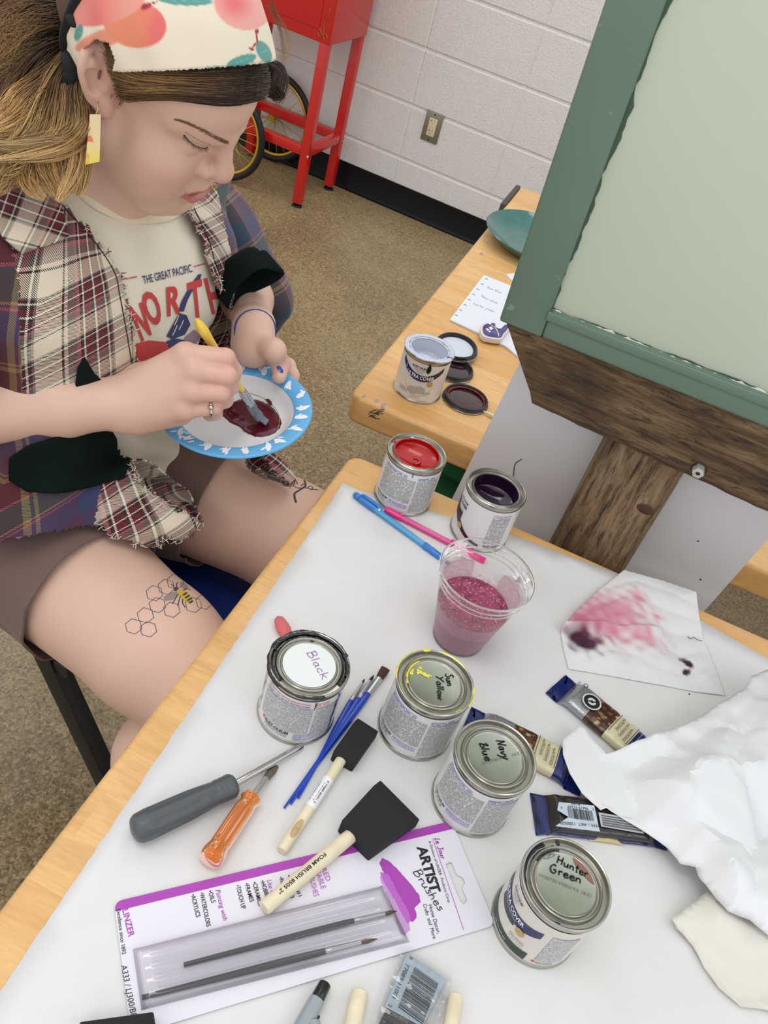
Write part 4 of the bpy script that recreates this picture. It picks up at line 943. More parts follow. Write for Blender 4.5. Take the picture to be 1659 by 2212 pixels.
# ---------------------------------------------------------------- mechanical pencils
def mpencil(pa, pb, body, clearm, inner, label, clip=True, dark=None):
    r = .0043; A = at(*pa, PZ+r); B = at(*pb, PZ+r*.7); d = unit(B-A); L = np.linalg.norm(B-A); X = lambda q: A+(B-A)*q
    t = thing('mechanical_pencil', (A[0], A[1], PZ), label, 'pencil')
    if clip:
        tube('eraser', [X(0), X(.008), X(.02)], [.002, .0034, .0036], plain('grey_eraser', srgb(150, 160, 160), .7), t, 16)
        tube('cap', [X(.015), X(.02), X(.06), X(.065)], [.0038, .0042, .0042, .0038], body, t, 18)
        g = tube('upper_grip', [X(.068), X(.07), X(.225), X(.235)], [.0034, .0045, .0045, .0040], body, t, 18)
        tube('barrel', [X(.235), X(.74)], .0041, clearm, t, 18); tube('lead_tube', [X(.235), X(.74)], .0024, inner, t, 10)
        tube('cone', [X(.735), X(.745), X(.88), X(.97), X(.985)], [.0041, .0046, .0042, .0018, .0012], body, t, 18)
        tube('lead_sleeve', [X(.985), X(1.0)], .0006, CHROME, t, 8)
        up = np.array([0, 0, 1.0]); sd = unit(np.cross(up, d))
        P = [X(.075)+up*.0035, X(.09)+up*.0066+sd*.001, X(.2)+up*.0066+sd*.002, X(.29)+up*.0052+sd*.002]
        tube('clip', catmull(P, 6), .0018, body, t, 8, .5)
        V, F = lathe_data([(.00001, .0018), (.0012, .0014), (.0018, 0)], 12); mk('clip_ball', np.array(V)+X(.272)+up*.0043-sd*.001, F, WHITEP, t)
    else:
        tube('cap', [X(0), X(.02), X(.16), X(.17)], [.0034, .0042, .0044, .0040], body, t, 18)
        tube('barrel', [X(.17), X(.66)], .0040, clearm, t, 18); tube('lead_tube', [X(.17), X(.66)], .0022, inner, t, 10)
        tube('end_section', [X(.655), X(.66), X(.86), X(.90)], [.0036, .0044, .0044, .0038], body, t, 18); tube('end_cap', [X(.90), X(.905), X(.995), X(1.0)], [.0034, .0040, .0043, .0040], body, t, 6)
        up = np.array([0, 0, 1.0]); tube('clip', catmull([X(.66)+up*.004, X(.68)+up*.0065, X(.80)+up*.0062, X(.88)+up*.005], 5), .0016, body, t, 8, .5)
def m_tint(name, c, rough=.12, a=.55):
    t = NT(name); t.base(c); t.p(Roughness=rough); t.set(t.b, 'Alpha', a); t.set(t.b, 'Coat Weight', .5); return t.m
mpencil((764, 1066), (973, 1219), plain('blue_plastic', srgb(28, 118, 196), .25, coat=.3), m_tint('clear_blue_plastic', srgb(60, 170, 226)), plain('pale_blue_core', srgb(150, 212, 236), .4), 'translucent blue mechanical pencil with a clip lying beside the red paint can')
mpencil((832, 1100), (1047, 1212), plain('pink_plastic', srgb(232, 46, 132), .25, coat=.3), m_tint('clear_pink_plastic', srgb(240, 60, 150)), plain('pale_pink_core', srgb(250, 150, 200), .4), 'translucent pink mechanical pencil running behind the plastic cup', False)
# pencil with eraser cap behind the black can
A = at(603, 1339, PZ+.005); B = at(640, 1412, PZ+.004); d = unit(B-A); X = lambda q: A+d*q
t = thing('pencil', (A[0], A[1], PZ), 'pencil with a pink eraser cap poking out from behind the black paint can', 'pencil')
tube('eraser_cap', [X(-.004), X(-.001), X(.003), X(.008), X(.013), X(.0215), X(.022)], [.0020, .0052, .0060, .0070, .0074, .0056, .0048], plain('pink_rubber', srgb(206, 104, 104), .7, noise=.06), t, 24, .82)
tube('shaft', [X(.018), X(.062)], .0040, plain('yellow_pencil_paint', srgb(226, 164, 40), .3), t, 6)
# ---------------------------------------------------------------- screwdrivers
GREYH = plain('grey_vinyl', srgb(78, 84, 88), .35, bump=.03)
def screwdriver(pa, pn, pt, rz, rad, m, label, hgt, ribbed, tipw):
    A = at(*pa, PZ+hgt); N = at(*pn, PZ+hgt); T = at(*pt, PZ+.002); d = unit(N-A); L = np.linalg.norm(N-A); t = thing('screwdriver', (A[0], A[1], PZ), label, 'screwdriver')
    return A, N, T, d, L, t
def fluted(name, A, d, L, prof, m, t, fl=6, depth=.10, f0=.15, f1=.75, n=48):
    qs = np.linspace(0, 1, 60); R = np.interp(qs, [p[0] for p in prof], [p[1] for p in prof]); P = A+np.outer(qs*L, d); T, Nn, Bb = frames(P); a = np.linspace(0, 2*np.pi, n, endpoint=False); V = []
    for i, q in enumerate(qs):
        w_ = np.clip(min((q-f0)/.1, (f1-q)/.1), 0, 1); k = 1-depth*w_*np.clip(np.cos(a*fl), 0, 1)**2
        V.append(P[i]+np.outer(np.cos(a)*k*R[i], Bb[i])+np.outer(np.sin(a)*k*R[i], Nn[i]))
    V = np.concatenate(V); F = [(i*n+j, i*n+(j+1) % n, (i+1)*n+(j+1) % n, (i+1)*n+j) for i in range(len(qs)-1) for j in range(n)]+[tuple(range(n-1, -1, -1)), tuple((len(qs)-1)*n+j for j in range(n))]
    return mk(name, V, F, m, t, True, auto=60)
A, N, T, d, L, t = screwdriver((284, 1797), (507, 1694), (652, 1612), 0, 0, GREYH, 'grey handled screwdriver pointing at the foot of the black paint can', .0125, True, .003)
fluted('handle', A, d, L, [(0, .003), (.02, .0095), (.06, .0120), (.15, .0128), (.55, .0120), (.72, .0108), (.80, .0100), (.83, .0106), (.86, .0102), (.88, .0107), (.90, .0102), (.92, .0107), (.97, .0106), (1, .0085)], GREYH, t, 6, .14, .12, .7)
tube('shaft', [N-d*.002, N+(T-N)*.86, N+(T-N)*.93, T], [.0033, .0033, .0036, .0028], CHROME, t, 14)
ORG = NT('clear_orange_acetate'); ORG.base(srgb(240, 136, 14)); ORG.p(Roughness=.1, IOR=1.45); ORG.set(ORG.b, 'Transmission Weight', .55); ORG.set(ORG.b, 'Coat Weight', .4); ORG = ORG.m
A, N, T, d, L, t = screwdriver((447, 1866), (547, 1718), (596, 1654), 0, 0, ORG, 'short screwdriver with a clear orange handle beside the grey one', .0098, True, .003)
fluted('handle', A, d, L, [(0, .003), (.02, .0080), (.06, .0100), (.12, .0104), (.18, .0098), (.24, .0088), (.6, .0088), (.80, .0086), (.86, .0078), (.89, .0080), (.93, .0094), (.98, .0092), (1, .006)], ORG, t, 6, .16, .22, .82)
tube('core', [A+d*L*.3, A+d*L*.98], [.0022, .0026], plain('steel_core', srgb(150, 96, 30), .3, .6), t, 10)
tube('shaft', [N-d*.002, N+(T-N)*.55], .0030, CHROME, t, 14); tube('blade', [N+(T-N)*.5, N+(T-N)*.62, N+(T-N)*.8, T], [.0030, .0034, .0040, .0030], plain('worn_blade', srgb(140, 130, 116), .4, .9), t, 12, .45)
# ---------------------------------------------------------------- blue brushes
BRBLUE = plain('blue_handle_lacquer', srgb(12, 62, 178), .2, coat=.5); ALU = plain('aluminium_ferrule', srgb(196, 198, 200), .22, .95); BRIST = plain('dark_red_bristle', srgb(66, 30, 28), .6, noise=.3, nscale=400)
def art_brush(tip, fer, hnd, end, rz, rf, rh, flat, label, hm, bm, group=None, zoff=0.0, z=None, rend=.001):
    z0 = (PZ if z is None else z)+rh+zoff
    T, Fe, Hn, E = [at(*p, z0) for p in (tip, fer, hnd, end)]; E[2] = (PZ if z is None else z)+rend+zoff*.5; t = thing('paintbrush', (Hn[0], Hn[1], z0-rh), label, 'paintbrush', group)
    if flat: tube('bristles', [Fe, Fe+(T-Fe)*.5, T], [rf*1.25, rf*1.5, rf*1.6], bm, t, 16, .35); tube('ferrule', [Hn, Hn+(Fe-Hn)*.35, Fe], [rh*.9, rh*.9, rf*1.25], ALU, t, 18, .75)
    else: tube('bristles', [Fe, Fe+(T-Fe)*.35, Fe+(T-Fe)*.7, T], [rf*.85, rf*1.05, rf*.6, rf*.08], bm, t, 14); tube('ferrule', [Hn, Hn+(Fe-Hn)*.12, Hn+(Fe-Hn)*.14, Hn+(Fe-Hn)*.2, Fe], [rh*.8, rh*.85, rh*.92, rh*.85, rf], ALU, t, 18)
    qs = np.linspace(0, 1, 20); tube('handle', [Hn+(E-Hn)*q for q in qs], [rh*np.interp(q, [0, .06, .25, 1], [.82, .98, 1, rend/rh]) for q in qs], hm, t, 16)
    return t
art_brush((833, 1444), (819, 1466), (795, 1499), (615, 1742), 0, .0030, .0036, True, 'blue handled paintbrush with a flat square tip, rightmost of the three', BRBLUE, BRIST, zoff=.0)
art_brush((808, 1458), (799, 1471), (775, 1509), (629, 1734), 0, .0017, .0034, False, 'blue handled paintbrush with a round tip between the other two', BRBLUE, BRIST)
art_brush((788, 1466), (783, 1475), (758, 1514), (645, 1722), 0, .0012, .0030, False, 'blue handled paintbrush with the thinnest tip, leftmost of the three', BRBLUE, BRIST)
# ---------------------------------------------------------------- foam brushes
FOAM = plain('black_foam', srgb(36, 36, 37), .95, noise=.2, nscale=900, bump=.4, bscale=1500, bdist=.0006)
def foam_brush(corners, hs_, he_, rh, label, thick, wedge=.35, lift=.0002):
    ztop = PZ+thick; C = [at(u, v, ztop) for u, v in corners]     # far-left, far-right, near-right, near-left (near = handle side)
    t = thing('foam_brush', (np.mean([c[0] for c in C]), np.mean([c[1] for c in C]), PZ), label, 'foam brush')
    V = []; n = 14
    fl, fr, nr, nl = C
    rows = []
    for i in range(n+1):
        q = i/n; l = fl+(nl-fl)*q; r = fr+(nr-fr)*q
        zt = ztop-(max(0, .22-q)/.22)**1.2*thick*wedge; rows.append((l, r, zt))
    VV = []; 
    for (l, r, zt) in rows:
        for j in range(9): p = l+(r-l)*j/8; VV.append((p[0], p[1], zt))
    for (l, r, zt) in rows:
        for j in range(9): p = l+(r-l)*j/8; VV.append((p[0], p[1], PZ+.0004))
    F = []; W_ = 9; O = (n+1)*9
    for i in range(n):
        for j in range(8): a = i*W_+j; F.append((a, a+1, a+W_+1, a+W_)); F.append((O+a, O+a+W_, O+a+W_+1, O+a+1))
        F.append((i*W_, i*W_+W_, O+i*W_+W_, O+i*W_)); F.append((i*W_+8, O+i*W_+8, O+i*W_+W_+8, i*W_+W_+8))
    for j in range(8): F.append((j, O+j, O+j+1, j+1)); F.append((n*W_+j, n*W_+j+1, O+n*W_+j+1, O+n*W_+j))
    fo = mk('foam_head', VV, F, FOAM, t, True); bmq = bmesh.new(); bmq.from_mesh(fo.data); bmesh.ops.recalc_face_normals(bmq, faces=bmq.faces); bmq.to_mesh(fo.data); bmq.free(); mod_bevel(fo, .0012, 2, 40)
    H0 = at(*hs_, PZ+thick*.52); H1 = at(*he_, PZ+rh+lift); d = unit(H1-H0)
    h = tube('handle', [H0-d*.012, H0, H0+(H1-H0)*.5, H1-d*.0012, H1], [rh, rh, rh, rh, rh*.85], WOODL, t, 28)
    return t, h, H0, H1, d, rh
t, h, H0, H1, d, rh = foam_brush([(776, 1543), (821, 1572), (768, 1648), (720, 1622)], (738, 1640), (608, 1838), .0050, 'small foam brush with a barcode sticker on its pale wooden handle', .0165)
# barcode sticker wrapped on the handle
def wrap_label(P0, P1, r, a0, a1, m, parent, name='sticker'):
    T = unit(P1-P0); up = np.array([0, 0, 1.0]); s = unit(np.cross(T, up)); u2 = np.cross(s, T); V = []; k = 14
    for i in range(k+1):
        a = a0+(a1-a0)*i/k; nrm = math.cos(a)*u2+math.sin(a)*s; V += [P0+nrm*r, P1+nrm*r]
    o = mk(name, V, [(2*i, 2*i+1, 2*i+3, 2*i+2) for i in range(k)], m, parent, True); return o
def on_handle(P0, P1, r, pts, F, name, m, parent):
    T = unit(P1-P0); up = np.array([0, 0, 1.0]); s = unit(np.cross(T, up)); u2 = np.cross(s, T); pts = np.asarray(pts, float)
    nrm = np.cos(pts[:, 1]/r)[:, None]*u2+np.sin(pts[:, 1]/r)[:, None]*s
    return mk(name, P0+pts[:, 0:1]*T+nrm*(r+.0004), F, m, parent, False)
S0 = H0+d*.0; La = np.linalg.norm(H1-H0); q0, q1 = H0+(H1-H0)*.24, H0+(H1-H0)*.56
STK = plain('white_barcode_sticker', srgb(236, 236, 238), .45)
st = wrap_label(q0, q1, rh+.0002, -2.2, 2.2, STK, h, 'barcode_sticker')
rb = random.Random(8); pts = []; F = []; x = .007; Lb = np.linalg.norm(q1-q0)
while x < Lb-.006:
    wv = rb.choice([.0003, .0005, .0009]); o_ = len(pts); pts += [(x, .0045), (x+wv, .0045), (x+wv, .0002), (x, .0002)]; F.append((o_, o_+1, o_+2, o_+3)); x += wv+rb.choice([.0003, .0005, .0008])
on_handle(q0, q1, rh, pts, F, 'barcode', INK, st)
def handle_text(s, P0, P1, r, x0, w_, y0, h_, m, parent, flip=1, name='handle_print'):
    V, F = text2d(s, .015); k = w_/(V[:, 0].max()-V[:, 0].min()); pts = np.stack([x0+(V[:, 0]-V[:, 0].min())*k, flip*(y0+V[:, 1]*h_/.73)], 1); return on_handle(P0, P1, r, pts, F, name, m, parent)
handle_text('0 77089 85051 2', q0, q1, rh, .004, Lb-.008, .0008, .0017, INK, st, -1)
# cut scoop near the handle's end
ep = H0+(H1-H0)*.80; up = np.array([0, 0, 1.0]); sd = unit(np.cross(d, up))
V = []; 
for a in np.linspace(0, 2*np.pi, 20, endpoint=False): V.append((math.cos(a)*.0085*(1 if math.cos(a) > 0 else 1.2), math.sin(a)*.0032-.001))
on_handle(ep, H1, rh, [(0, -.001)]+V, [(0, i+1, (i+1) % 20+1) for i in range(20)], 'end_grain', plain('end_grain', srgb(188, 164, 120), .6, noise=.15, nscale=300), h)
t, h, H0, H1, d, rh = foam_brush([(826, 1676), (912, 1762), (806, 1838), (738, 1772)], (768, 1797), (570, 1962), .0062, 'large foam brush with lettered wooden handle resting on the artist brush card', .0200, .35, .0030)
P0 = H0+(H1-H0)*.36
handle_text('FOAM BRUSH 8505 2"', P0, H1, rh, 0, .50*np.linalg.norm(H1-H0), -.002, .0032, INK, h, -1)
t, h, H0, H1, d, rh = foam_brush([(172, 2200), (333, 2178), (345, 2330), (185, 2360)], (262, 2345), (262, 2480), .006, 'black foam brush head cut off by the bottom left edge of the picture', .018)
# handles at the bottom edge: the ends of two more brushes
def dowel(top, bot, r, label):
    A = at(*top, PZ+r); B = at(*bot, PZ+r); d = unit(B-A); E = A+d*.11; t = thing('foam_brush', (A[0], A[1], PZ), label, 'foam brush')
    tube('handle', [A+d*.0, A+d*.0012, A+d*.05, E], [r*.8, r, r, r], WOODL, t, 28)
    s = unit(np.cross(d, [0, 0, 1.0])); c = E+d*.02; V = []
    for z in (PZ+.0004, PZ+.016):
        for (i, j) in ((-1, -.03), (1, -.03), (1, .03), (-1, .03)): p = c+s*i*.02+d*j; V.append((p[0], p[1], z))
    o = mk('foam_head', V, BOXF, FOAM, t, True); mod_bevel(o, .002)
dowel((778, 2140), (762, 2212), .0066, 'yellowish wooden brush handle left of the barcode packet at the bottom edge')
dowel((986, 2148), (975, 2212), .0056, 'pinkish wooden brush handle right of the barcode packet at the bottom edge')
# grey marker
A = at(703, 2124, PZ+.0066); B = at(652, 2222, PZ+.0066); d = unit(B-A); t = thing('marker', (A[0], A[1], PZ), 'grey marker pen with a black push button at the bottom edge', 'marker')
GM = plain('grey_marker_plastic', srgb(150, 158, 162), .3, coat=.2)
tube('push_button', [A, A+d*.001, A+d*.0135], [.0042, .0050, .0052], plain('black_button', srgb(14, 14, 16), .25, coat=.4), t, 24)
tube('barrel', [A+d*.0125, A+d*.013, A+d*.03, A+d*.11], [.0052, .0060, .0068, .0070], GM, t, 28)
s = unit(np.cross(d, [0, 0, 1.0])); up = np.array([0, 0, 1.0])
s = s if s[0] > 0 else -s
tube('clip', catmull([A+d*.028+s*.005+up*.004, A+d*.032+s*.007+up*.005, A+d*.05+s*.006+up*.006, A+d*.09+s*.004+up*.0072], 5), [.0046]*16, GM, t, 14, .6)
tube('clip_slot', [A+d*.022+s*.0062+up*.001, A+d*.029+s*.0068+up*.001], .0014, INK, t, 8)
# ---------------------------------------------------------------- packet with a barcode
def packet():
    zz = PZ+.0045; c = at(890, 2130, zz); t = thing('brush_packet', (c[0], c[1], PZ), 'clear plastic packet with a pale blue barcode label at the bottom edge', 'packet')
    O = [at(u, v, zz+.0006) for u, v in ((880, 2059), (963, 2117), (912, 2218), (831, 2174))]; O = [np.array(p) for p in O]
    lab = mk('barcode_label', O, [(0, 3, 2, 1)], plain('pale_blue_label', srgb(190, 206, 216), .4), t, False)
    ex, ey = O[3]-O[0], O[1]-O[0]      # along the bars' row, across it
    r2 = random.Random(21); V = []; F = []; q = .13
    Pq = lambda a, b: O[0]+ex*a+ey*b+np.array([0, 0, .0003])
    while q < .86:
        wv = r2.choice([.007, .011, .018]); o_ = len(V); V += [Pq(q, .26), Pq(q+wv, .26), Pq(q+wv, .88), Pq(q, .88)]; F.append((o_, o_+1, o_+2, o_+3)); q += wv+r2.choice([.008, .012, .018])
    mk('barcode', V, F, INK, lab, False)
    text_on('barcode_digits', '77089 11001', Pq(.17, .06), Pq(.80, .06), (0, 0, 1), .0034, INK, lab); text_on('barcode_digits', '0', Pq(.02, .08), Pq(.06, .08), (0, 0, 1), .0028, INK, lab); text_on('barcode_digits', '2', Pq(.92, .06), Pq(.965, .06), (0, 0, 1), .0028, INK, lab)
    K = [at(u, v, zz+.0004) for u, v in ((836, 2176), (905, 2214), (880, 2290), (800, 2250))]; mk('black_band', K, [(0, 3, 2, 1)], plain('black_card', srgb(28, 26, 24), .4), t, False)
    text_on('card_print', 'CHINA BRISTLE', at(842, 2192, zz+.0006), at(880, 2212, zz+.0006), (0, 0, 1), .003, plain('silver_print', srgb(170, 168, 160), .4), t)
    poly = [at(u, v, zz)[:2] for u, v in ((868, 2052), (884, 2050), (975, 2112), (958, 2170), (930, 2260), (900, 2330), (790, 2290), (822, 2170))]
    V, F = sheet_mesh(poly, .004, lambda x, y, d_: zz+.0012+.0016*np.abs(np.sin(x*310+y*140))*np.clip(d_/.004, 0, 1)+.001*np.sin(y*500)*np.clip(d_/.004, 0, 1), .3)
    mk('plastic_sleeve', V, F, CLEARB, t)
    V, F = sheet_mesh(poly, .008, lambda x, y, d_: PZ+.0006+.0*x, 0); mk('plastic_back', V, F, CLEARB, t)
    P = [at(865, 2240, zz), at(840, 2330, zz)]; tube('brush_handle', [P[0], P[1]], .004, WOODL, t, 16)
packet()
# ---------------------------------------------------------------- artist brush pack
PUR = plain('purple_print', srgb(168, 62, 172), .35); PUR2 = plain('mid_purple_print', srgb(184, 98, 190), .35); PUR3 = plain('pale_purple_print', srgb(196, 156, 202), .35); CARD = plain('glossy_card', srgb(226, 222, 230), .3)
def brush_pack():
    z = PZ+.0012; A, B, C = at(233, 1952, z), at(975, 1774, z), at(1052, 1998, z); ex = unit(B-A); ey = unit(C-B); ey = unit(ey-ex*(ey@ex)); W = np.linalg.norm(B-A)*.985; H = .0935
    A = B-ex*W
    t = thing('brush_card', tuple(A+ex*W/2+ey*H/2-np.array([0, 0, .0012])), 'white and purple blister card of artist brushes lying at the front of the table', 'brush pack')
    X = lambda a, b, dz=0.0: A+ex*a+ey*b+np.array([0, 0, dz])
    Lc = lambda u, v, zz=z: ((at(u, v, zz)-A)@ex, (at(u, v, zz)-A)@ey)
    def outline(a0, b0, a1, b1, r, k=6):
        o = []
        for (cx, cy, th) in ((a1-r, b0+r, -90), (a1-r, b1-r, 0), (a0+r, b1-r, 90), (a0+r, b0+r, 180)):
            for i in range(k+1): q = math.radians(th+90*i/k); o.append((cx+r*math.cos(q), cy+r*math.sin(q)))
        return o
    out = outline(0, 0, W, H, .006)
    # hang hole
    hc = Lc(985, 1905); hole = []
    for (a, b) in ((-.0035, -.0165), (.0035, -.0165), (.0035, -.006), (.008, -.002), (.0082, .003), (.0035, .0065), (.0035, .0165), (-.0035, .0165)): hole.append((hc[0]+a*.9, hc[1]+b))
    from mathutils.geometry import delaunay_2d_cdt
    hole = [tuple(p) for p in catmull([*hole, hole[0]], 3)[:-1]]
    pts = out+hole; n = len(out); m_ = len(hole); ed = [(i, (i+1) % n) for i in range(n)]+[(n+i, n+(i+1) % m_) for i in range(m_)]
    r = delaunay_2d_cdt([Vector(p) for p in pts], ed, [], 0, 1e-7); P2 = [v[:] for v in r[0]]; hcen = np.mean(hole, 0)
    def inhole(p):
        c_ = False; j = m_-1
        for i in range(m_):
            (xi, yi), (xj, yj) = hole[i], hole[j]
            if (yi > p[1]) != (yj > p[1]) and p[0] < (xj-xi)*(p[1]-yi)/(yj-yi)+xi: c_ = not c_
            j = i
        return c_
    F = [tuple(f) for f in r[2] if not inhole(np.mean([P2[i] for i in f], 0))]
    cd_ = mk('card', [X(p[0], p[1]) for p in P2], F, CARD, t, False); bmq = bmesh.new(); bmq.from_mesh(cd_.data); bmesh.ops.recalc_face_normals(bmq, faces=bmq.faces); bmq.to_mesh(cd_.data); bmq.free(); mod_solid(cd_, .0007, 0)
    def flat(name, P, m, dz=.0006):
        P = list(P); c_ = np.mean(P, 0); return mk(name, [X(*c_, dz)]+[X(a, b, dz) for a, b in P], [(0, i+1, (i+1) % len(P)+1) for i in range(len(P))], m, cd_, False)
    bw = .0072
    band = [p for p in out if p[1] <= bw]; band = sorted(band, key=lambda p: p[0]); 
    V = []; F = []
    for i, p in enumerate(band): V += [X(p[0], p[1], .0006), X(p[0], bw, .0006)]; F += [(2*i-2, 2*i, 2*i+1, 2*i-1)] if i else []
    mk('purple_band', V, F, PUR, cd_, False)
    # paint swash
    r2 = random.Random(2)
    def px(name, L, m, dz): 
        P = [];
        for i in range(len(L)):
            a, b = np.array(Lc(*L[i])), np.array(Lc(*L[(i+1) % len(L)])); k = max(1, int(np.linalg.norm(b-a)/.0018))
            for j in range(k): q = a+(b-a)*j/k; P.append((q[0]+r2.uniform(-.0004, .0004), q[1]+r2.uniform(-.0004, .0004)))
        V, F = sheet_mesh(P, .004, lambda x, y, d_: x*0); mk(name, [X(v[0], v[1], dz) for v in V], F, m, cd_, False)
    px('paint_swash', [(824, 1853), (841, 1862), (862, 1882), (884, 1907), (905, 1935), (908, 1948), (894, 1962), (900, 1975), (899, 1984), (890, 1993), (878, 1985), (856, 1940), (830, 1890), (820, 1865)], PUR, .00062)
    px('paint_swash', [(820, 1884), (838, 1890), (860, 1930), (880, 1965), (888, 1988), (880, 1996), (870, 1980), (852, 1945), (826, 1900)], PUR2, .00072)
    px('paint_swash', [(821, 1893), (835, 1899), (850, 1930), (866, 1965), (884, 1995), (885, 2008), (874, 2022), (864, 2016), (852, 1975), (836, 1935), (824, 1908)], PUR3, .00068)
    def tx(s, a, b, h, m, bold=0.0, shear=0.0): text_on('card_print', s, X(*Lc(*a), 0), X(*Lc(*b), 0), (0, 0, 1), h, m, cd_, bold, shear, .0008)
    K = BLACKP
    tx('ARTIST', (900, 1830), (931, 1930), .0092, K, .035); tx('A Division of LINZER  Products Corp.', (925, 1818), (968, 1952), .0026, K)
    tx('Home Decor,', (925, 1956), (944, 2018), .0034, K); tx('Crafts  and  More', (913, 1954), (935, 2029), .0034, K)
    for (s, a, b, hgt, m) in (('Le Jour', (938, 1811), (953, 1857), .0048, PUR), ('Brushes', (891, 1884), (949, 1971), .0074, K)):
        L, w_ = pen(s, GL); pa, pb = np.array(Lc(*a)), np.array(Lc(*b)); e = (pb-pa)/np.linalg.norm(pb-pa); nrm = np.array([e[1], -e[0]]); k = np.linalg.norm(pb-pa)/w_
        V2, F = ribbon2d([np.stack([l[:, 0]*k+l[:, 1]*hgt*.12, l[:, 1]*hgt], 1) for l in L], .0007); mk('card_script', [X(*(pa+e*p[0]+nrm*p[1]), .0009) for p in V2], F, m, cd_, False)
    a, b = Lc(934, 1812), Lc(1001, 2009); tvec = unit(np.array(b)-np.array(a)); nn = np.array([-tvec[1], tvec[0]])*.00022
    mk('rule_line', [X(*(np.array(a)+nn), .0008), X(*(np.array(b)+nn), .0008), X(*(np.array(b)-nn), .0008), X(*(np.array(a)-nn), .0008)], [(0, 1, 2, 3)], PUR, cd_, False)
    tx('LINZER', (264, 1967), (278, 2026), .0046, PUR, .01); tx('Excellence since 1892', (252, 1966), (264, 2063), .0029, K, .005); tx('A333 / LJ300/BP', (261, 2087), (283, 2200), .0044, K, 0, .15)
    tx('\u2022ACRYLICS', (412, 1934), (424, 1983), .0036, K, .01); tx('\u2022WATERCOLORS', (431, 1930), (446, 2003), .0036, K, .01); tx('\u2022OILS', (449, 1926), (457, 1952), .0036, K, .01); tx('Painting with', (465, 1924), (482, 1990), .0040, PUR, .0, .25)
    tx('\u2022TOUCH UP', (509, 1914), (522, 1965), .0036, K, .01); tx('\u2022FRAMES', (528, 1910), (540, 1950), .0036, K, .01); tx('\u2022CERAMICS', (545, 1907), (558, 1958), .0036, K, .01); tx('\u2022HOBBIES', (562, 1904), (576, 1948), .0036, K, .01); tx('Use for', (576, 1903), (586, 1940), .0040, PUR, 0, .25)
    tx('\u2022Round', (602, 1897), (612, 1925), .0036, K, .01); tx('\u2022Fine', (619, 1893), (628, 1915), .0036, K, .01); tx('#1', (640, 1926), (645, 1938), .0034, K); tx('#3', (623, 1929), (629, 1942), .0034, K)
    tx('BRUSHES', (666, 1890), (678, 1938), .0046, PUR2); tx('SABLE', (681, 1885), (694, 1922), .0046, PUR2); tx('RED', (694, 1879), (705, 1905), .0046, PUR2)
    # blister: clear tray with long ribs
    zz = z+.001; c00, c10, c11, c01 = [np.array(Lc(*p, zz+.004)) for p in ((287, 2045), (828, 1908), (888, 2030), (306, 2178))]
    nx, ny = 70, 64; V = []; F = []
    for i in range(nx+1):
        for j in range(ny+1):
            a, b = i/nx, j/ny; p = (c00*(1-a)+c10*a)*(1-b)+(c01*(1-a)+c11*a)*b
            e = min(a*.27, (1-a)*.27, b*.065, (1-b)*.065); rim = np.clip(e/.005, 0, 1)**.6
            rib = .0016*(math.cos(b*2*math.pi*5.0)*.5+.5)**3*np.clip(min(a-.04, .96-a)/.03, 0, 1)
            V.append(X(p[0], p[1], .0008+rim*(.0068+rib)))
    for i in range(nx):
        for j in range(ny): q = i*(ny+1)+j; F.append((q, q+1, q+ny+2, q+ny+1))
    mk('blister', V, F, CLEARB, t, True)
    return z
zc = brush_pack()
BRN = plain('brown_sable', srgb(84, 52, 38), .6, noise=.3, nscale=300); BLKH = plain('black_lacquer', srgb(26, 22, 21), .22, coat=.5); FER = plain('pale_ferrule', srgb(206, 204, 196), .25, .9)
art_brush((858, 1968), (831, 1974), (764, 1989), (397, 2083), 0, .0017, .0025, False, 'black handled artist brush lying higher inside the blister card', BLKH, BRN, z=zc+.0012, rend=.0016)
art_brush((816, 2028), (779, 2036), (702, 2055), (307, 2154), 0, .0019, .0029, False, 'black handled artist brush lying lower inside the blister card', BLKH, BRN, z=zc+.0012, rend=.0018)
# ---------------------------------------------------------------- snack bars
WRN = plain('navy_foil', srgb(14, 30, 96), .22, coat=.4); CREAM = plain('cream_foil', srgb(206, 196, 160), .28, coat=.3); SILV = plain('silver_foil', srgb(160, 164, 168), .22, .6, bump=.6, bscale=260, bdist=.001); WFOIL = plain('white_foil', srgb(206, 206, 208), .25, coat=.4)
def m_nuts():
    t = NT('nut_picture'); c = t.coord(); v = t.n('TexVoronoi', {'Scale': 150.0}); t.link(t.mapping(c, (1, 1.4, 1)), v.inputs[0]); n = t.noise(c, 300, 3, .6)
    col = t.ramp(t.sep(v.outputs['Color'])[0], [(.0, srgb(60, 34, 22)), (.3, srgb(122, 70, 38)), (.55, srgb(176, 132, 84)), (.8, srgb(214, 186, 140)), (1, srgb(90, 50, 30))]); col = t.mix(t.ramp(v.outputs['Distance'], [(.3, (0, 0, 0)), (.6, (1, 1, 1))]), col, srgb(52, 34, 26)); t.base(t.mix(t.math('MULTIPLY', n, .3), col, srgb(90, 60, 40))); t.p(Roughness=.25); return t.m
NUTS = m_nuts()
DKBR = plain('dark_brown_foil', srgb(40, 34, 34), .25, coat=.4)
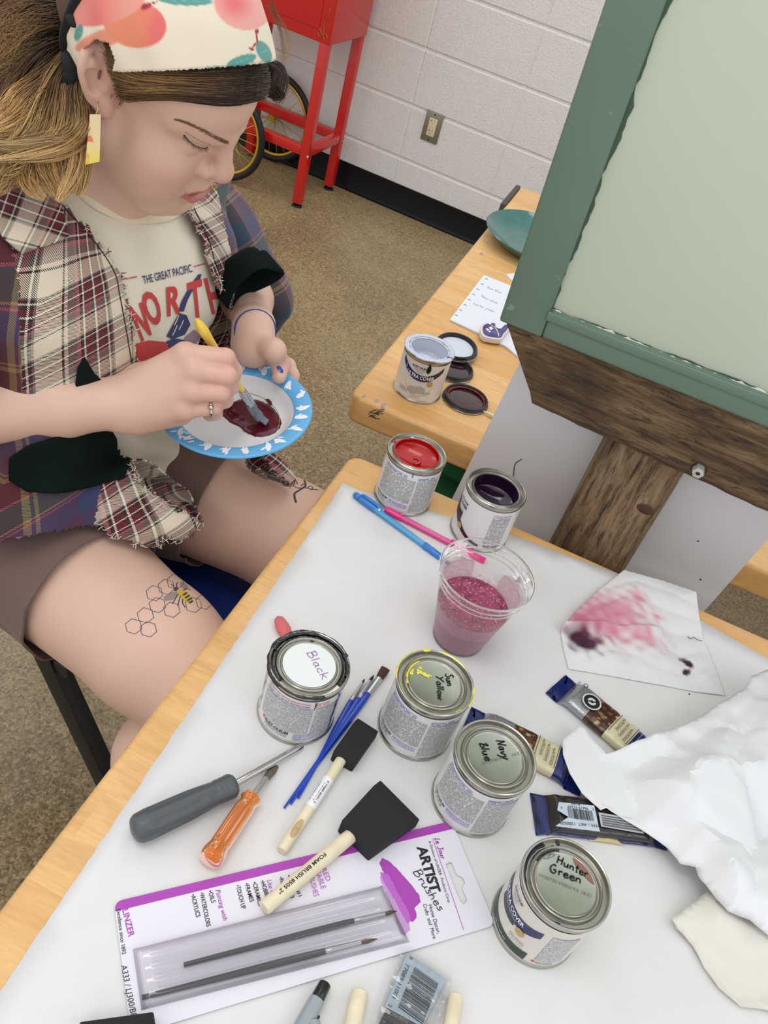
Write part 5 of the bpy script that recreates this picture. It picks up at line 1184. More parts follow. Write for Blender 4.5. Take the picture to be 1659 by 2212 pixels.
def bar_shape(name, E0, E1, w, hgt, m, parent, z0, n=40, k=20, q0=0.0, q1=1.0, crimp0=.0, crimp1=.0, lift=0.0, seed=1, wob=.0008):
    """pillow of foil between q0 and q1 along E0 -> E1"""
    d = E1-E0; L = np.linalg.norm(d[:2]); ex = np.array([d[0], d[1], 0])/L; ey = np.array([-ex[1], ex[0], 0]); r2 = np.random.RandomState(seed); ph = r2.uniform(0, 6, 8); V = []; F = []
    for i in range(n+1):
        q = q0+(q1-q0)*i/n; x = q*L; full = np.clip(min(x-crimp0, L-crimp1-x)/.009, 0, 1)**.6
        for j in range(k):
            a = 2*math.pi*j/k; c, s = math.cos(a), math.sin(a); yy = w/2*np.sign(c)*abs(c)**.55*(1.0+.10*(1-full)); zz = max(.0004, hgt*full)*(.5+.5*np.sign(s)*abs(s)**.6)+.0003*(1-full)*s
            wv = wob*(math.sin(x*260+ph[0]+yy*90)+.8*math.sin(x*560+ph[1]+yy*260)+.6*math.sin(yy*500+ph[2]))*(.4+.6*(1-full)) if s > 0 else 0
            V.append(E0*np.array([1, 1, 0])+ex*x+ey*yy+np.array([0, 0, z0+lift+max(0, zz+wv)]))
    for i in range(n):
        for j in range(k): F.append((i*k+j, (i+1)*k+j, (i+1)*k+(j+1) % k, i*k+(j+1) % k))
    F += [tuple(range(k)), tuple(n*k+j for j in range(k-1, -1, -1))]
    return mk(name, V, F, m, parent, True, auto=70)
def snack_bar(pa, pb, pc, w, label, sec, words):
    hgt = .0130; E0 = at(*pa, PZ+.004); E1 = at(*pb, PZ+hgt); t = thing('snack_bar', (E0[0], E0[1], PZ), label, 'snack bar')
    E0[2] = E1[2] = 0; d = unit(E1-E0); L = .127; E1 = E0+d*L
    ey = np.array([-d[1], d[0], 0])
    for (q0, q1, m, nm) in sec: bar_shape(nm, E0, E1, w, hgt, m, t, PZ+.0002, max(4, int((q1-q0)*90)), 24, q0, q1, .016, .016, wob=.0006)
    zt = PZ+hgt+.0020
    S = lambda x, y, dz=0.0: E0+d*x+ey*y+np.array([0, 0, zt+dz])
    return t, S, d, ey, L, hgt
secs = [(0, .118, WRN, 'foil_end'), (.118, .36, SILV, 'silver_section'), (.36, .555, NUTS, 'nut_window'), (.555, .747, CREAM, 'cream_section'), (.747, 1.0, WRN, 'navy_section')]
def bar_print(t, S, L):
    for nm, x, y0, y1 in (('PECANS', .598, .0075, -.0075), ('CASHEWS', .645, .0055, -.0115), ('ALMONDS', .692, .0035, -.0135)):
        text_on('bar_print', nm, S(L*x, y0), S(L*x, y1), (0, 0, 1), .0034, BLACKP, t)
        for k in range(3): mk('small_print', [S(L*x+.0008*k-.0002, y0+.001), S(L*x+.0008*k-.0002, y0+.0035+.001*k), S(L*x+.0008*k+.0002, y0+.0035+.001*k), S(L*x+.0008*k+.0002, y0+.001)], [(0, 1, 2, 3)], BLACKP, t, False)
    for x in (.568, .735): mk('dark_rule', [S(L*x-.0003, .0148), S(L*x+.0003, .0148), S(L*x+.0003, -.0150), S(L*x-.0003, -.0150)], [(0, 3, 2, 1)], BLACKP, t, False)
t, S, d, ey, L, hg = snack_bar((1203, 1473), (1372, 1600), None, .0370, 'snack bar wrapper with navy end beside the stained paper towel', secs, True)
bar_print(t, S, L)
def disc(name, S, x, y, r, m, parent, dz, n=28, r0=0.0):
    a = np.linspace(0, 2*np.pi, n, endpoint=False)
    if r0: V = [S(x+r*math.cos(q), y+r*math.sin(q), dz) for q in a]+[S(x+r0*math.cos(q), y+r0*math.sin(q), dz) for q in a]; F = [(i, (i+1) % n, n+(i+1) % n, n+i) for i in range(n)]
    else: V = [S(x, y, dz)]+[S(x+r*math.cos(q), y+r*math.sin(q), dz) for q in a]; F = [(0, i+1, (i+1) % n+1) for i in range(n)]
    return mk(name, V, F, m, parent, False)
e = disc('round_emblem', S, L*.325, .0, .0105, WFOIL, t, .0006); disc('emblem_ring', S, L*.325, .0, .0088, BLACKP, e, .0008, r0=.0048); disc('emblem_centre', S, L*.325, .0, .0018, BLACKP, e, .0008)
mk('emblem_stroke', [S(L*.325-.0042, -.0024, .0009), S(L*.325-.0034, -.0036, .0009), S(L*.325+.0042, .0024, .0009), S(L*.325+.0034, .0036, .0009)], [(0, 1, 2, 3)], BLACKP, e, False)
disc('kosher_mark', S, L*.20, .0125, .0028, plain('grey_mark', srgb(80, 82, 86), .4), t, .0006, r0=.0018)
text_on('bar_print', 'NUT & MULTI', S(L*.135, .0120), S(L*.135, -.012), (0, 0, 1), .0030, plain('dark_grey_print', srgb(60, 62, 66), .4), t, .01)
text_on('bar_print', 'BARS', S(L*.85, .014), S(L*.85, -.012), (0, 0, 1), .007, WFOIL, t, .02); text_on('bar_print', 'Dark Cocoa & Sea Salt', S(L*.775, .013), S(L*.775, -.011), (0, 0, 1), .0018, WFOIL, t)
for k in range(2):
    A_, B_ = S(.02, -.0140-.0018*k, -.006-.003*k), S(.10, -.0140-.0018*k, -.006-.003*k)
secsB = [(0, .14, WRN, 'foil_end'), (.14, .36, SILV, 'silver_section'), (.36, .56, NUTS, 'nut_window'), (.56, .765, CREAM, 'cream_section'), (.765, 1.0, WRN, 'navy_section')]
t, S, d, ey, L, hg = snack_bar((1008, 1553), (1225, 1648), None, .0365, 'snack bar wrapper half hidden behind the navy blue paint can', secs, True)
bar_print(t, S, L)
# the bar lying face down
def back_bar():
    E0 = at(1160, 1752, PZ+.006); E1 = at(1400, 1782, PZ+.006); t = thing('snack_bar', (E0[0], E0[1], PZ), 'snack bar turned face down showing its barcode under the crumpled paper', 'snack bar')
    E0[2] = E1[2] = 0; d = unit(E1-E0); L = .128; E1 = E0+d*L; ey = np.array([-d[1], d[0], 0]); hgt = .0125; w_ = .036
    for (q0, q1, m, nm) in ((0, .26, DKBR, 'dark_wrapper'), (.26, 1.0, DKBR, 'dark_wrapper')): bar_shape(nm, E0, E1, w_, hgt, m, t, PZ+.0002, 30, 24, q0, q1, .010, .012, wob=.0007)
    bar_shape('foil_edge', E0-d*.002, E1, w_+.003, .004, WRN, t, PZ+.0001, 40, 16, 0, 1, .004, .004)
    zt = PZ+hgt+.0028; S = lambda x, y, dz=0.0: E0+d*x+ey*y+np.array([0, 0, zt+dz])
    lb = mk('barcode_label', [S(.019, .0065), S(.016, -.002), S(.026, -.0075), S(.013, -.0165, -.003), S(.0565, -.0165, -.003), S(.0545, .0075)], [(0, 1, 2, 3, 4, 5)], plain('pale_label', srgb(196, 208, 218), .35), t, False)
    r2 = random.Random(31); V = []; F = []; x = .0265
    while x < .051:
        wv = r2.choice([.0003, .0005, .0008]); o_ = len(V); V += [S(x, -.0085, .0003), S(x+wv, -.0085, .0003), S(x+wv, .0015, .0003), S(x, .0015, .0003)]; F.append((o_, o_+1, o_+2, o_+3)); x += wv+r2.choice([.0003, .0004, .0007])
    mk('barcode', V, F, INK, lb, False)
    text_on('barcode_digits', '96619 21569', S(.0475, .0045, .0), S(.027, .0040, .0), (0, 0, 1), .0026, INK, lb); text_on('barcode_digits', '0', S(.0535, .0045), S(.052, .0045), (0, 0, 1), .0022, INK, lb); text_on('barcode_digits', '0', S(.0215, .002), S(.020, .002), (0, 0, 1), .0022, INK, lb); text_on('item_print', 'ITM. / ART. 1300509', S(.055, -.0105, -.001), S(.017, -.0125, -.001), (0, 0, 1), .0030, INK, lb); text_on('item_print', '801-0000', S(.040, .0070), S(.031, .0070), (0, 0, 1), .0017, INK, lb)
    ip = mk('ingredients_panel', [S(.0575, .0010), S(.0575, -.0125, -.0008), S(.100, -.0145, -.001), S(.100, -.0010)], [(0, 1, 2, 3)], plain('ingredient_panel', srgb(186, 188, 192), .4), t, False)
    for k in range(5):
        y = -.001-.0023*k; mk('ingredient_line', [S(.0595, y-.0002, .0002), S(.0595, y-.0013, .0002), S(.098-.002*(k % 2), y-.0026, .0002), S(.098-.002*(k % 2), y-.0015, .0002)], [(0, 1, 2, 3)], plain('ingredient_text', srgb(88, 88, 94), .5), ip, False)
    bar_shape('oat_edge', E0+d*.05-ey*.0175, E0+d*.085-ey*.0185, .005, .004, plain('oat_flakes', srgb(206, 186, 140), .5), t, PZ+.0002, 12, 10, 0, 1, .001, .001)
back_bar()
# ---------------------------------------------------------------- paper towel
def towel():
    px = [(1350, 1228), (1430, 1250), (1506, 1276), (1512, 1330), (1520, 1371), (1545, 1430), (1570, 1499), (1500, 1490), (1417, 1474), (1330, 1458), (1230, 1441), (1220, 1400), (1212, 1359), (1235, 1330), (1290, 1277)]
    P = [at(u, v, PZ+.004)[:2] for u, v in px]
    f0, f1 = at(1212, 1359, PZ)[:2], at(1420, 1372, PZ)[:2]
    def h(x, y, d_):
        q = np.stack([x, y], 1); ab = f1-f0; tt = np.clip(((q-f0)@ab)/(ab@ab), 0, 1); dist = np.linalg.norm(q-f0-tt[:, None]*ab, axis=1); side = (q-f0)@np.array([-ab[1], ab[0]])/np.linalg.norm(ab)
        fold = .013*np.exp(-(dist/.005)**2)*(1-.6*tt)+.012*np.clip(side/.02, 0, 1)*np.clip(1-tt*.8, 0, 1)*np.exp(-side/.08)
        emb = .00045*np.sin(x*900)*np.sin(y*900)
        return PZ+.001+fold+emb+.006*np.abs(np.sin(x*38+y*22+1))*np.clip(d_/.03, 0, 1)+.0022*np.abs(np.sin(x*70-y*95+2*np.sin(x*40)))*np.clip(d_/.02, 0, 1)
    V, F = sheet_mesh(P, .0022, h, .2)
    def C(u, v): return at(u, v, PZ+.004)[:2]
    X = V[:, :2]; col = np.tile(np.array(srgb(226, 226, 224)), (len(V), 1)); ns = np.sin(X[:, 0]*330+2*np.sin(X[:, 1]*170))*.5+np.sin(X[:, 1]*410+X[:, 0]*90)*.5
    def stain(c, r, cc, k, sx=1.0, ang=0.0, pw=2):
        dd = X-C(*c); ca, sa = math.cos(ang), math.sin(ang); a = dd[:, 0]*ca+dd[:, 1]*sa; b = -dd[:, 0]*sa+dd[:, 1]*ca; q = np.hypot(a/sx, b)/r*(1+.30*ns); w_ = np.clip(np.exp(-q**pw)*k, 0, 1)[:, None]; col[:] = col*(1-w_)+np.array(cc)*w_
    pk = srgb(214, 120, 148); stain((1290, 1330), .030, pk, .8, 1.3, .3); stain((1335, 1325), .026, pk, .75, 1.2); stain((1375, 1295), .013, pk, .8, .8); stain((1250, 1345), .016, srgb(170, 60, 96), .8, 1.6); stain((1300, 1360), .009, pk, .7, 3.5, .1); stain((1390, 1380), .011, pk, .7, 1.6); stain((1418, 1336), .004, srgb(220, 110, 130), .8, 1.6)
    stain((1262, 1390), .0125, srgb(60, 26, 52), 1.25, 1.3, .2, 4); stain((1245, 1372), .008, srgb(70, 20, 44), 1.1, 1.4, .6, 3); stain((1285, 1385), .010, srgb(130, 60, 96), .6)
    stain((1487, 1435), .0058, srgb(52, 24, 34), 1.4, .8, .6, 5); stain((1484, 1449), .0036, srgb(62, 30, 40), 1.2, 1.8, 1.0, 5); stain((1474, 1424), .0022, srgb(90, 70, 76), .9, 3.0, .9, 4)
    t = NT('embossed_towel'); a = t.n('Attribute', attribute_name='Tint'); t.base(a.outputs['Color']); t.p(Roughness=.85); t.bump(t.noise(t.coord(), 700, 3), .25, .0008)
    o = mk('paper_towel', V, F, t.m, None, True, col=col); mod_solid(o, .0004, -1); tag(o, 'crumpled white paper towel with pink and dark purple paint stains', 'paper towel')
    q = [(*C(u, v), 0) for u, v in ((1483, 1378), (1488, 1384), (1495, 1382), (1502, 1388), (1512, 1391))]
    L = catmull([(p[0], p[1], float(h(np.array([p[0]]), np.array([p[1]]), np.array([.03]))[0])+.0006) for p in q], 6); V, F = tube_data(L, .0004, 5); mk('thread', V, F, plain('dark_thread', srgb(70, 66, 70), .7), o)
towel()
# ---------------------------------------------------------------- crumpled wrapping paper
WP = m_paper('white_wrapping_paper', srgb(222, 223, 224), srgb(232, 233, 233), .55, .05); WP2 = m_paper('cream_wrapping_paper', srgb(216, 213, 200), srgb(226, 223, 211), .6, .05)
def crumple(name, px, zbase, amp, label, m, seed, lift, step=.0042, ridge=None):
    P = [at(u, v, z_)[:2] for u, v, z_ in px]; Zb = np.array([z_ for _, _, z_ in px]); PP = np.array(P); r2 = np.random.RandomState(seed)
    C = PP.min(0)+r2.uniform(0, 1, (46, 2))*(PP.max(0)-PP.min(0)); hs_ = r2.uniform(-1, 1, 46); sl = r2.uniform(-1, 1, (46, 2))*.42
    def h(x, y, d_):
        q = np.stack([x, y], 1); dd = np.linalg.norm(q[:, None]-PP[None], axis=2)+1e-4; w_ = dd**-2.2; zb = (w_*Zb).sum(1)/w_.sum(1)
        def env(C_, H_, S_, kk): return (H_*amp+((q[:, None]-C_[None])*S_[None]).sum(2)-kk*np.linalg.norm(q[:, None]-C_[None], axis=2)**2)
        ridge_ = 1.15*env(C[:26], hs_[:26], sl[:26]*1.1, 2.2).max(1)-1.15*env(C[20:], hs_[20:], sl[20:]*1.1, 2.2).max(1)+.8*env(C[4:36]+.004, hs_[4:36]*.6, sl[4:36]*1.6, 9.0).max(1)-.8*env(C[10:44]-.006, hs_[10:44]*.6, -sl[10:44]*1.6, 9.0).max(1)
        e = np.clip(d_/.02, 0, 1)
        fine = .0007*np.abs(np.sin(x*90+y*50+seed+2*np.sin(y*40)))+.0005*np.abs(np.sin(x*60-y*130+2*np.sin(x*50)))
        return zb+lift(x, y)*np.clip(d_/.045, 0, 1)**.8+ridge_*e+fine*(.25+.75*e)
    V, F = sheet_mesh(P, step, h, .35, seed); V[:, 2] = np.maximum(V[:, 2], zbase)
    o = mk(name, V, F, m, None, True, auto=24); mod_solid(o, .0005, -1); tag(o, label, 'paper'); return o
T = PZ
cream = [(1451, 1983, T+.010), (1490, 1955, T+.012), (1532, 1922, T+.014), (1580, 1960, T+.016), (1659, 2000, T+.02), (1760, 2080, T+.02), (1750, 2200, T+.008), (1638, 2178, T+.004), (1601, 2174, T+.004), (1554, 2134, T+.004), (1521, 2090, T+.003), (1495, 2042, T+.003), (1462, 2006, T+.006)]
crumple('wrapping_paper', cream, T+.001, .004, 'cream coloured wrapping paper curling out from under the white crumpled paper', WP2, 5, lambda x, y: .012+0*x)
big = [(1209, 1640, T+.006), (1210, 1606, T+.008), (1252, 1566, T+.012), (1264, 1573, T+.016), (1309, 1629, T+.020), (1385, 1597, T+.030), (1421, 1583, T+.036), (1480, 1564, T+.034), (1517, 1545, T+.034), (1557, 1516, T+.036), (1609, 1487, T+.040), (1622, 1460, T+.044), (1660, 1446, T+.050), (1800, 1470, T+.05), (1850, 1800, T+.05), (1800, 2080, T+.03), (1660, 2022, T+.028), (1620, 1988, T+.028), (1572, 1969, T+.028), (1532, 1922, T+.026), (1508, 1892, T+.022), (1502, 1874, T+.022), (1469, 1866, T+.020), (1443, 1833, T+.018), (1403, 1804, T+.018), (1333, 1760, T+.017), (1310, 1745, T+.017), (1297, 1750, T+.015), (1253, 1719, T+.010), (1223, 1680, T+.006)]
crumple('wrapping_paper', big, T+.0148, .0075, 'large sheet of crumpled white wrapping paper covering the right side of the table', WP, 9, lambda x, y: .026+0*x)
# ================================================================== the person
from mathutils.bvhtree import BVHTree
class SDF:
    """smooth union / subtraction of tapered capsules and ellipsoids, meshed with surface nets"""
    def __init__(s): s.P = []
    def add(s, kind, a, b, ra, rb, k, op, fr):
        if kind == 'c':
            c = (a+b)/2; R = np.linalg.norm(b-a)/2+max(ra, rb)
        else: c = a; R = max(ra)
        s.P.append((kind, a, b, ra, rb, k, op, fr, c, R))
    def cone(s, a, b, ra, rb, k=.01, op='u'): s.add('c', np.asarray(a, float), np.asarray(b, float), ra, rb, k, op, None)
    def chain(s, pts, rad, k=.006):
        for i in range(len(pts)-1): s.cone(pts[i], pts[i+1], rad[i], rad[i+1], k)
    def ell(s, c, r, k=.01, op='u', R=None): s.add('e', np.asarray(c, float), None, np.asarray(r, float), None, k, op, R)
    def one(s, p, X):
        kind, a, b, ra, rb, k, op, fr, c, R = p
        if kind == 'c':
            ab = b-a; pa = X-a; t_ = np.clip((pa@ab)/(ab@ab+1e-12), 0, 1); return np.linalg.norm(pa-t_[..., None]*ab, axis=-1)-(ra+(rb-ra)*t_)
        q = X-a
        if fr is not None: q = q@fr
        k0 = np.linalg.norm(q/ra, axis=-1); k1 = np.linalg.norm(q/(ra*ra), axis=-1)+1e-9
        return k0*(k0-1)/k1
    def ev(s, X, sel=None):
        d = np.full(X.shape[:-1], .25)
        for i, p in enumerate(s.P):
            if sel is not None and not sel[i]: continue
            e = s.one(p, X); k = p[5]
            if p[6] == 'u':
                h = np.clip(.5+.5*(d-e)/k, 0, 1); d = d*(1-h)+e*h-k*h*(1-h)
            else:
                h = np.clip(.5-.5*(d+e)/k, 0, 1); d = d*(1-h)-e*h+k*h*(1-h)
        return d
    def mesh(s, h, disp=None, inflate=0.0, margin=.03, keep=None):
        C = np.array([p[8] for p in s.P]); R = np.array([p[9] for p in s.P]); U = np.array([p[6] == 'u' for p in s.P])
        lo = (C-R[:, None])[U].min(0)-margin; hi = (C+R[:, None])[U].max(0)+margin; n = 14; B = n*h
        nb = np.ceil((hi-lo)/B).astype(int); ax = [lo[i]+B*(np.arange(nb[i])+.5) for i in range(3)]
        G = np.stack(np.meshgrid(*ax, indexing='ij'), -1).reshape(-1, 3); act = np.zeros(len(G), bool)
        for i in range(0, len(G), 20000): act[i:i+20000] = np.abs(s.ev(G[i:i+20000])-inflate) < B*.87+.045
        I = np.stack(np.unravel_index(np.nonzero(act)[0], tuple(nb)), -1)
        if keep is not None: I = I[[bool(keep(lo+B*(q+.5))) for q in I]]
        g = np.arange(n+1); off = np.stack(np.meshgrid(g, g, g, indexing='ij'), -1); dims = nb*n+2
        key = lambda c: (c[..., 0].astype(np.int64)*dims[1]+c[..., 1])*dims[2]+c[..., 2]
        VK = []; VP = []; QE = []
        for q in I:
            idx = q*n+off; X = lo+idx*h; cc = lo+B*(q+.5); sel = (np.linalg.norm(C-cc, axis=1)-R) < B*.87+.085
            if not sel.any(): continue
            d = s.ev(X, sel)-inflate
            if disp is not None: d = d-disp(X)
            if d.min() > 0 or d.max() < 0: continue
            ins = d < 0
            c8 = [ins[i:n+i, j:n+j, k:n+k] for i in (0, 1) for j in (0, 1) for k in (0, 1)]; sm = sum(c.astype(np.int8) for c in c8); m = (sm > 0) & (sm < 8); ci = np.argwhere(m)
            if not len(ci): continue
            acc = np.zeros((len(ci), 3)); cnt = np.zeros(len(ci))
            for a in range(3):
                e = np.eye(3, dtype=int)[a]; o1, o2 = [x for x in range(3) if x != a]
                for u in (0, 1):
                    for v in (0, 1):
                        st = ci.copy(); st[:, o1] += u; st[:, o2] += v; d0 = d[st[:, 0], st[:, 1], st[:, 2]]; en = st+e; d1 = d[en[:, 0], en[:, 1], en[:, 2]]; w_ = (d0 < 0) != (d1 < 0)
                        t_ = np.where(w_, d0/(d0-d1+1e-12), 0); acc += w_[:, None]*(st+t_[:, None]*e); cnt += w_
                st = np.argwhere(ins[:n, :n, :n] != ins[e[0]:n+e[0], e[1]:n+e[1], e[2]:n+e[2]])
                if len(st): QE.append((a, q*n+st, ins[st[:, 0], st[:, 1], st[:, 2]]))
            VK.append(key(q*n+ci)); VP.append(lo+(q*n+acc/cnt[:, None])*h)
        VK = np.concatenate(VK); VP = np.concatenate(VP); od = np.argsort(VK); VK = VK[od]; VP = VP[od]; F = []
        for a, st, inn in QE:
            o1, o2 = [(1, 2), (2, 0), (0, 1)][a]; cs = []
            for u, v in ((0, 0), (1, 0), (1, 1), (0, 1)):
                c = st.copy(); c[:, o1] -= u; c[:, o2] -= v; cs.append(key(c))
            K = np.stack(cs, 1); J = np.searchsorted(VK, K); J = np.minimum(J, len(VK)-1); ok = (VK[J] == K).all(1); J = J[ok]; iv = inn[ok]
            J[~iv] = J[~iv][:, ::-1]; F.append(J)
        return VP, np.concatenate(F)
def prune(V, F, fk):
    F = F[fk]; u, inv = np.unique(F, return_inverse=True); return V[u], inv.reshape(F.shape), u
def smooth_v(V, F, it=2, w_=.5):
    for _ in range(it):
        S_ = np.zeros_like(V); N_ = np.zeros(len(V))
        for a in range(F.shape[1]):
            b = (a+1) % F.shape[1]; np.add.at(S_, F[:, a], V[F[:, b]]); np.add.at(S_, F[:, b], V[F[:, a]]); np.add.at(N_, F[:, a], 1); np.add.at(N_, F[:, b], 1)
        V = V*(1-w_)+w_*S_/np.maximum(N_, 1)[:, None]
    return V
def vnorm(V, F):
    n = np.cross(V[F[:, 2]]-V[F[:, 0]], V[F[:, -1]]-V[F[:, 1]] if F.shape[1] == 4 else V[F[:, 1]]-V[F[:, 0]]); N_ = np.zeros_like(V)
    for a in range(F.shape[1]): np.add.at(N_, F[:, a], n)
    return N_/(np.linalg.norm(N_, axis=1)[:, None]+1e-12)
def pix(X):
    q = (np.asarray(X)-CAMC)@CR.T; return np.stack([829.5+FPX*q[..., 0]/q[..., 2], 1106+FPX*q[..., 1]/q[..., 2]], -1)
def inpoly(P, poly):
    P = np.asarray(P); c = np.zeros(len(P), bool); j = len(poly)-1
    for i in range(len(poly)):
        (xi, yi), (xj, yj) = poly[i], poly[j]; c ^= ((yi > P[:, 1]) != (yj > P[:, 1])) & (P[:, 0] < (xj-xi)*(P[:, 1]-yi)/(yj-yi+1e-12)+xi); j = i
    return c
def bvh(V, F): return BVHTree.FromPolygons([tuple(v) for v in V], [tuple(int(i) for i in f) for f in F])
def cast(bv, u, v, lift=.0006):
    d = ray(u, v); d = d/np.linalg.norm(d); h = bv.ray_cast(Vector(CAMC), Vector(d))
    if h[0] is None: return None
    n = np.array(h[1]); n = -n if n@d > 0 else n
    return np.array(h[0])+n*lift
person = thing('person', (.58, -2.65, .48), 'person seated at the table stirring paint, in a plaid overshirt and peach print headband', 'person')
pt = atd
# ---- head frame
def rodr(w_):
    th = np.linalg.norm(w_); k = w_/th; K = np.array([[0, -k[2], k[1]], [k[2], 0, -k[0]], [-k[1], k[0], 0]]); return np.eye(3)+math.sin(th)*K+(1-math.cos(th))*K@K
HR = np.array([[.85236, .06918, .51836], [.06994, .96723, -.24410], [-.51826, .24431, .81958]]); HO = np.array([.64712, -2.60685, 1.09447])
def H(x, y, z): return HO+HR@np.array([x, y, z], float)
def head(S):
    E = lambda c, r, k=.012, op='u': S.ell(H(*c), r, k, op, HR)
    K = lambda a, b, ra, rb, k=.008, op='u': S.cone(H(*a), H(*b), ra, rb, k, op)
    E((-.016, 0, .054), (.092, .066, .081)); E((.036, 0, .047), (.0535, .056, .050), .02); E((.036, 0, -.018), (.048, .058, .072), .02); E((.042, 0, -.062), (.048, .049, .049), .02)
    for y in (1, -1):
        K((.000, y*.055, -.040), (.064, y*.025, -.090), .022, .0205, .02); E((.056, y*.040, -.014), (.026, .022, .022), .02); E((.053, y*.038, -.042), (.030, .027, .033), .02)
    E((.073, 0, -.0945), (.0200, .022, .0190), .014); K((.06, 0, -.088), (-.01, 0, -.066), .024, .044, .02)
    for y in (1, -1):
        K((.0800, y*.012, .0285), (.053, y*.044, .038), .0098, .0090, .012)
        E((.0930, y*.0300, .0135), (.0130, .0140, .0080), .011, 's'); E((.0660, y*.0290, .0150), (.0142, .0150, .0122), .004)
    K((.0845, 0, .020), (.0980, 0, -.010), .0078, .0092, .010); E((.0985, 0, -.0150), (.0126, .0122, .0116), .006)
    for y in (1, -1):
        E((.0855, y*.0150, -.0170), (.0118, .0084, .0092), .0040)
        E((.0945, y*.0068, -.0275), (.0050, .0034, .0040), .002, 's')
    K((.0985, 0, -.021), (.089, 0, -.029), .0048, .005, .003)
    E((.073, 0, -.047), (.0235, .029, .021), .012)
    for y in (1, -1):
        K((.0930, 0, -.0480), (.0930, y*.006, -.0472), .0050, .0050, .003); K((.0930, y*.006, -.0472), (.0725, y*.0285, -.0505), .0050, .0026, .004)
        K((.0922, 0, -.0655), (.0912, y*.010, -.0645), .0070, .0064, .003); K((.0912, y*.010, -.0645), (.0725, y*.0275, -.0530), .0064, .0026, .004)
    E((.095, 0, -.0555), (.023, .0225, .0030), .0016, 's')
    E((.103, 0, -.0800), (.012, .022, .006), .010, 's')
    # ears
    for y in (1, -1):
        hel = [(-.0141, .060, .0228), (-.0164, .0615, .0410), (-.0294, .067, .0456), (-.0303, .076, .0405), (-.0261, .081, .0287), (-.0195, .079, .0143), (-.0117, .0725, -.0023), (-.0023, .0645, -.0106)]
        P = catmull([(a, b*y, c) for a, b, c in hel], 4)
        for i in range(len(P)-1): K(P[i], P[i+1], .0040, .0040, .002)
        for i in range(6, len(P)-1): K(P[i]*.62+np.array([-.0125, y*.066, .018])*.38, P[i+1]*.62+np.array([-.0125, y*.066, .018])*.38, .0044, .0044, .004)
        K((-.0125, y*.060, .030), (-.0095, y*.060, .004), .0075, .0075, .004); K((-.0023, y*.0640, -.0095), (-.0050, y*.0630, -.003), .0072, .0080, .004)
        K((-.0238, y*.0745, .0368), (-.0193, y*.0760, .0216), .0036, .0036, .002); K((-.0193, y*.0760, .0216), (-.010, y*.071, .0049), .0036, .0036, .002)
        K((-.0165, y*.078, .0275), (-.0105, y*.075, .014), .0062, .0055, .002, 's'); K((-.0095, y*.0635, .0165), (-.0085, y*.0655, .0135), .0042, .0040, .002)
    return S
NB = np.array([.562, -2.583, .952])
EL_R = np.array([.515, -2.865, .775]); WR_R = pt(262, 872, .955)
EL_L = np.array([.652, -2.385, .800]); WR_L = pt(549, 705, 1.085)
HIPR, KNR, ANR = np.array([.50, -2.735, .572]), np.array([.945, -2.832, .568]), np.array([.845, -2.868, .10])
HIPL, KNL, ANL = np.array([.52, -2.565, .572]), np.array([.985, -2.550, .570]), np.array([.92, -2.55, .10])
def torso(S, g=0.0, k=.05):
    S.ell((.50, -2.645, .580), (.130+g, .180+g, .105+g), k); S.ell((.525, -2.625, .70), (.120+g, .155+g, .14+g), k); S.ell((.540, -2.592, .845), (.112+g, .165+g, .125+g), k)
    S.ell((.605, -2.665, .835), (.062+g,)*3, k); S.ell((.618, -2.525, .835), (.062+g,)*3, k); S.cone((.530, -2.745, .920), (.550, -2.418, .920), .052+g, .052+g, k)
body = SDF(); torso(body); head(body)
body.cone(H(-.028, 0, -.035), NB+np.array([-.01, 0, .0]), .056, .060, .03); body.cone(NB, NB+np.array([-.02, 0, -.06]), .060, .075, .04)
body.cone(H(.028, -.03, -.085), NB+np.array([.036, -.012, -.01]), .016, .012, .02)
body.chain([(.530, -2.765, .915), EL_R], [.052, .043], .03); body.chain([(.552, -2.415, .915), EL_L], [.046, .037], .03)
body.chain([EL_R, EL_R+(WR_R-EL_R)*.35, EL_R+(WR_R-EL_R)*.75, WR_R], [.042, .0425, .033, .0265], .012)
body.chain([EL_L, EL_L+(WR_L-EL_L)*.4, WR_L], [.037, .033, .0225], .012)
for a, b, c in ((HIPR, KNR, ANR), (HIPL, KNL, ANL)):
    body.chain([a, a+(b-a)*.35, a+(b-a)*.75, b], [.094, .090, .074, .062], .02); body.chain([b, b+(c-b)*.28+np.array([-.030, 0, 0]), b+(c-b)*.6+np.array([-.012, 0, 0]), c], [.058, .062, .048, .034], .02); body.cone(c, c+np.array([.17, 0, -.065]), .036, .028, .02)
# right hand, seen from its back, fingers curled round the brush
mi, mm, mr, mp = pt(400, 766, .922), pt(420, 800, .918), pt(414, 845, .922), pt(398, 883, .932)
for w0, m_, r0, r1 in ((pt(268, 848, .955), mi, .0185, .0125), (pt(266, 862, .953), mm, .0190, .0125), (pt(266, 882, .953), mr, .0190, .0120), (pt(268, 898, .957), mp, .0180, .0112)): body.cone(w0, m_, r0, r1, .010)
body.cone(pt(300, 905, .962), pt(392, 893, .950), .017, .013, .01); body.cone(pt(290, 830, .97), pt(400, 790, .955), .018, .016, .012)
FR = [([mi, pt(487, 773, .918), pt(504, 800, .936), pt(503, 822, .954)], [.0118, .0102, .0092, .0078]), ([mm, pt(490, 812, .915), pt(499, 833, .934), pt(488, 844, .955)], [.0118, .0104, .0094, .0080]),
      ([mr, pt(478, 848, .920), pt(486, 864, .940), pt(472, 872, .958)], [.0112, .0098, .0088, .0078]), ([mp, pt(462, 880, .932), pt(465, 893, .950), pt(452, 897, .964)], [.0102, .0088, .0078, .0070])]
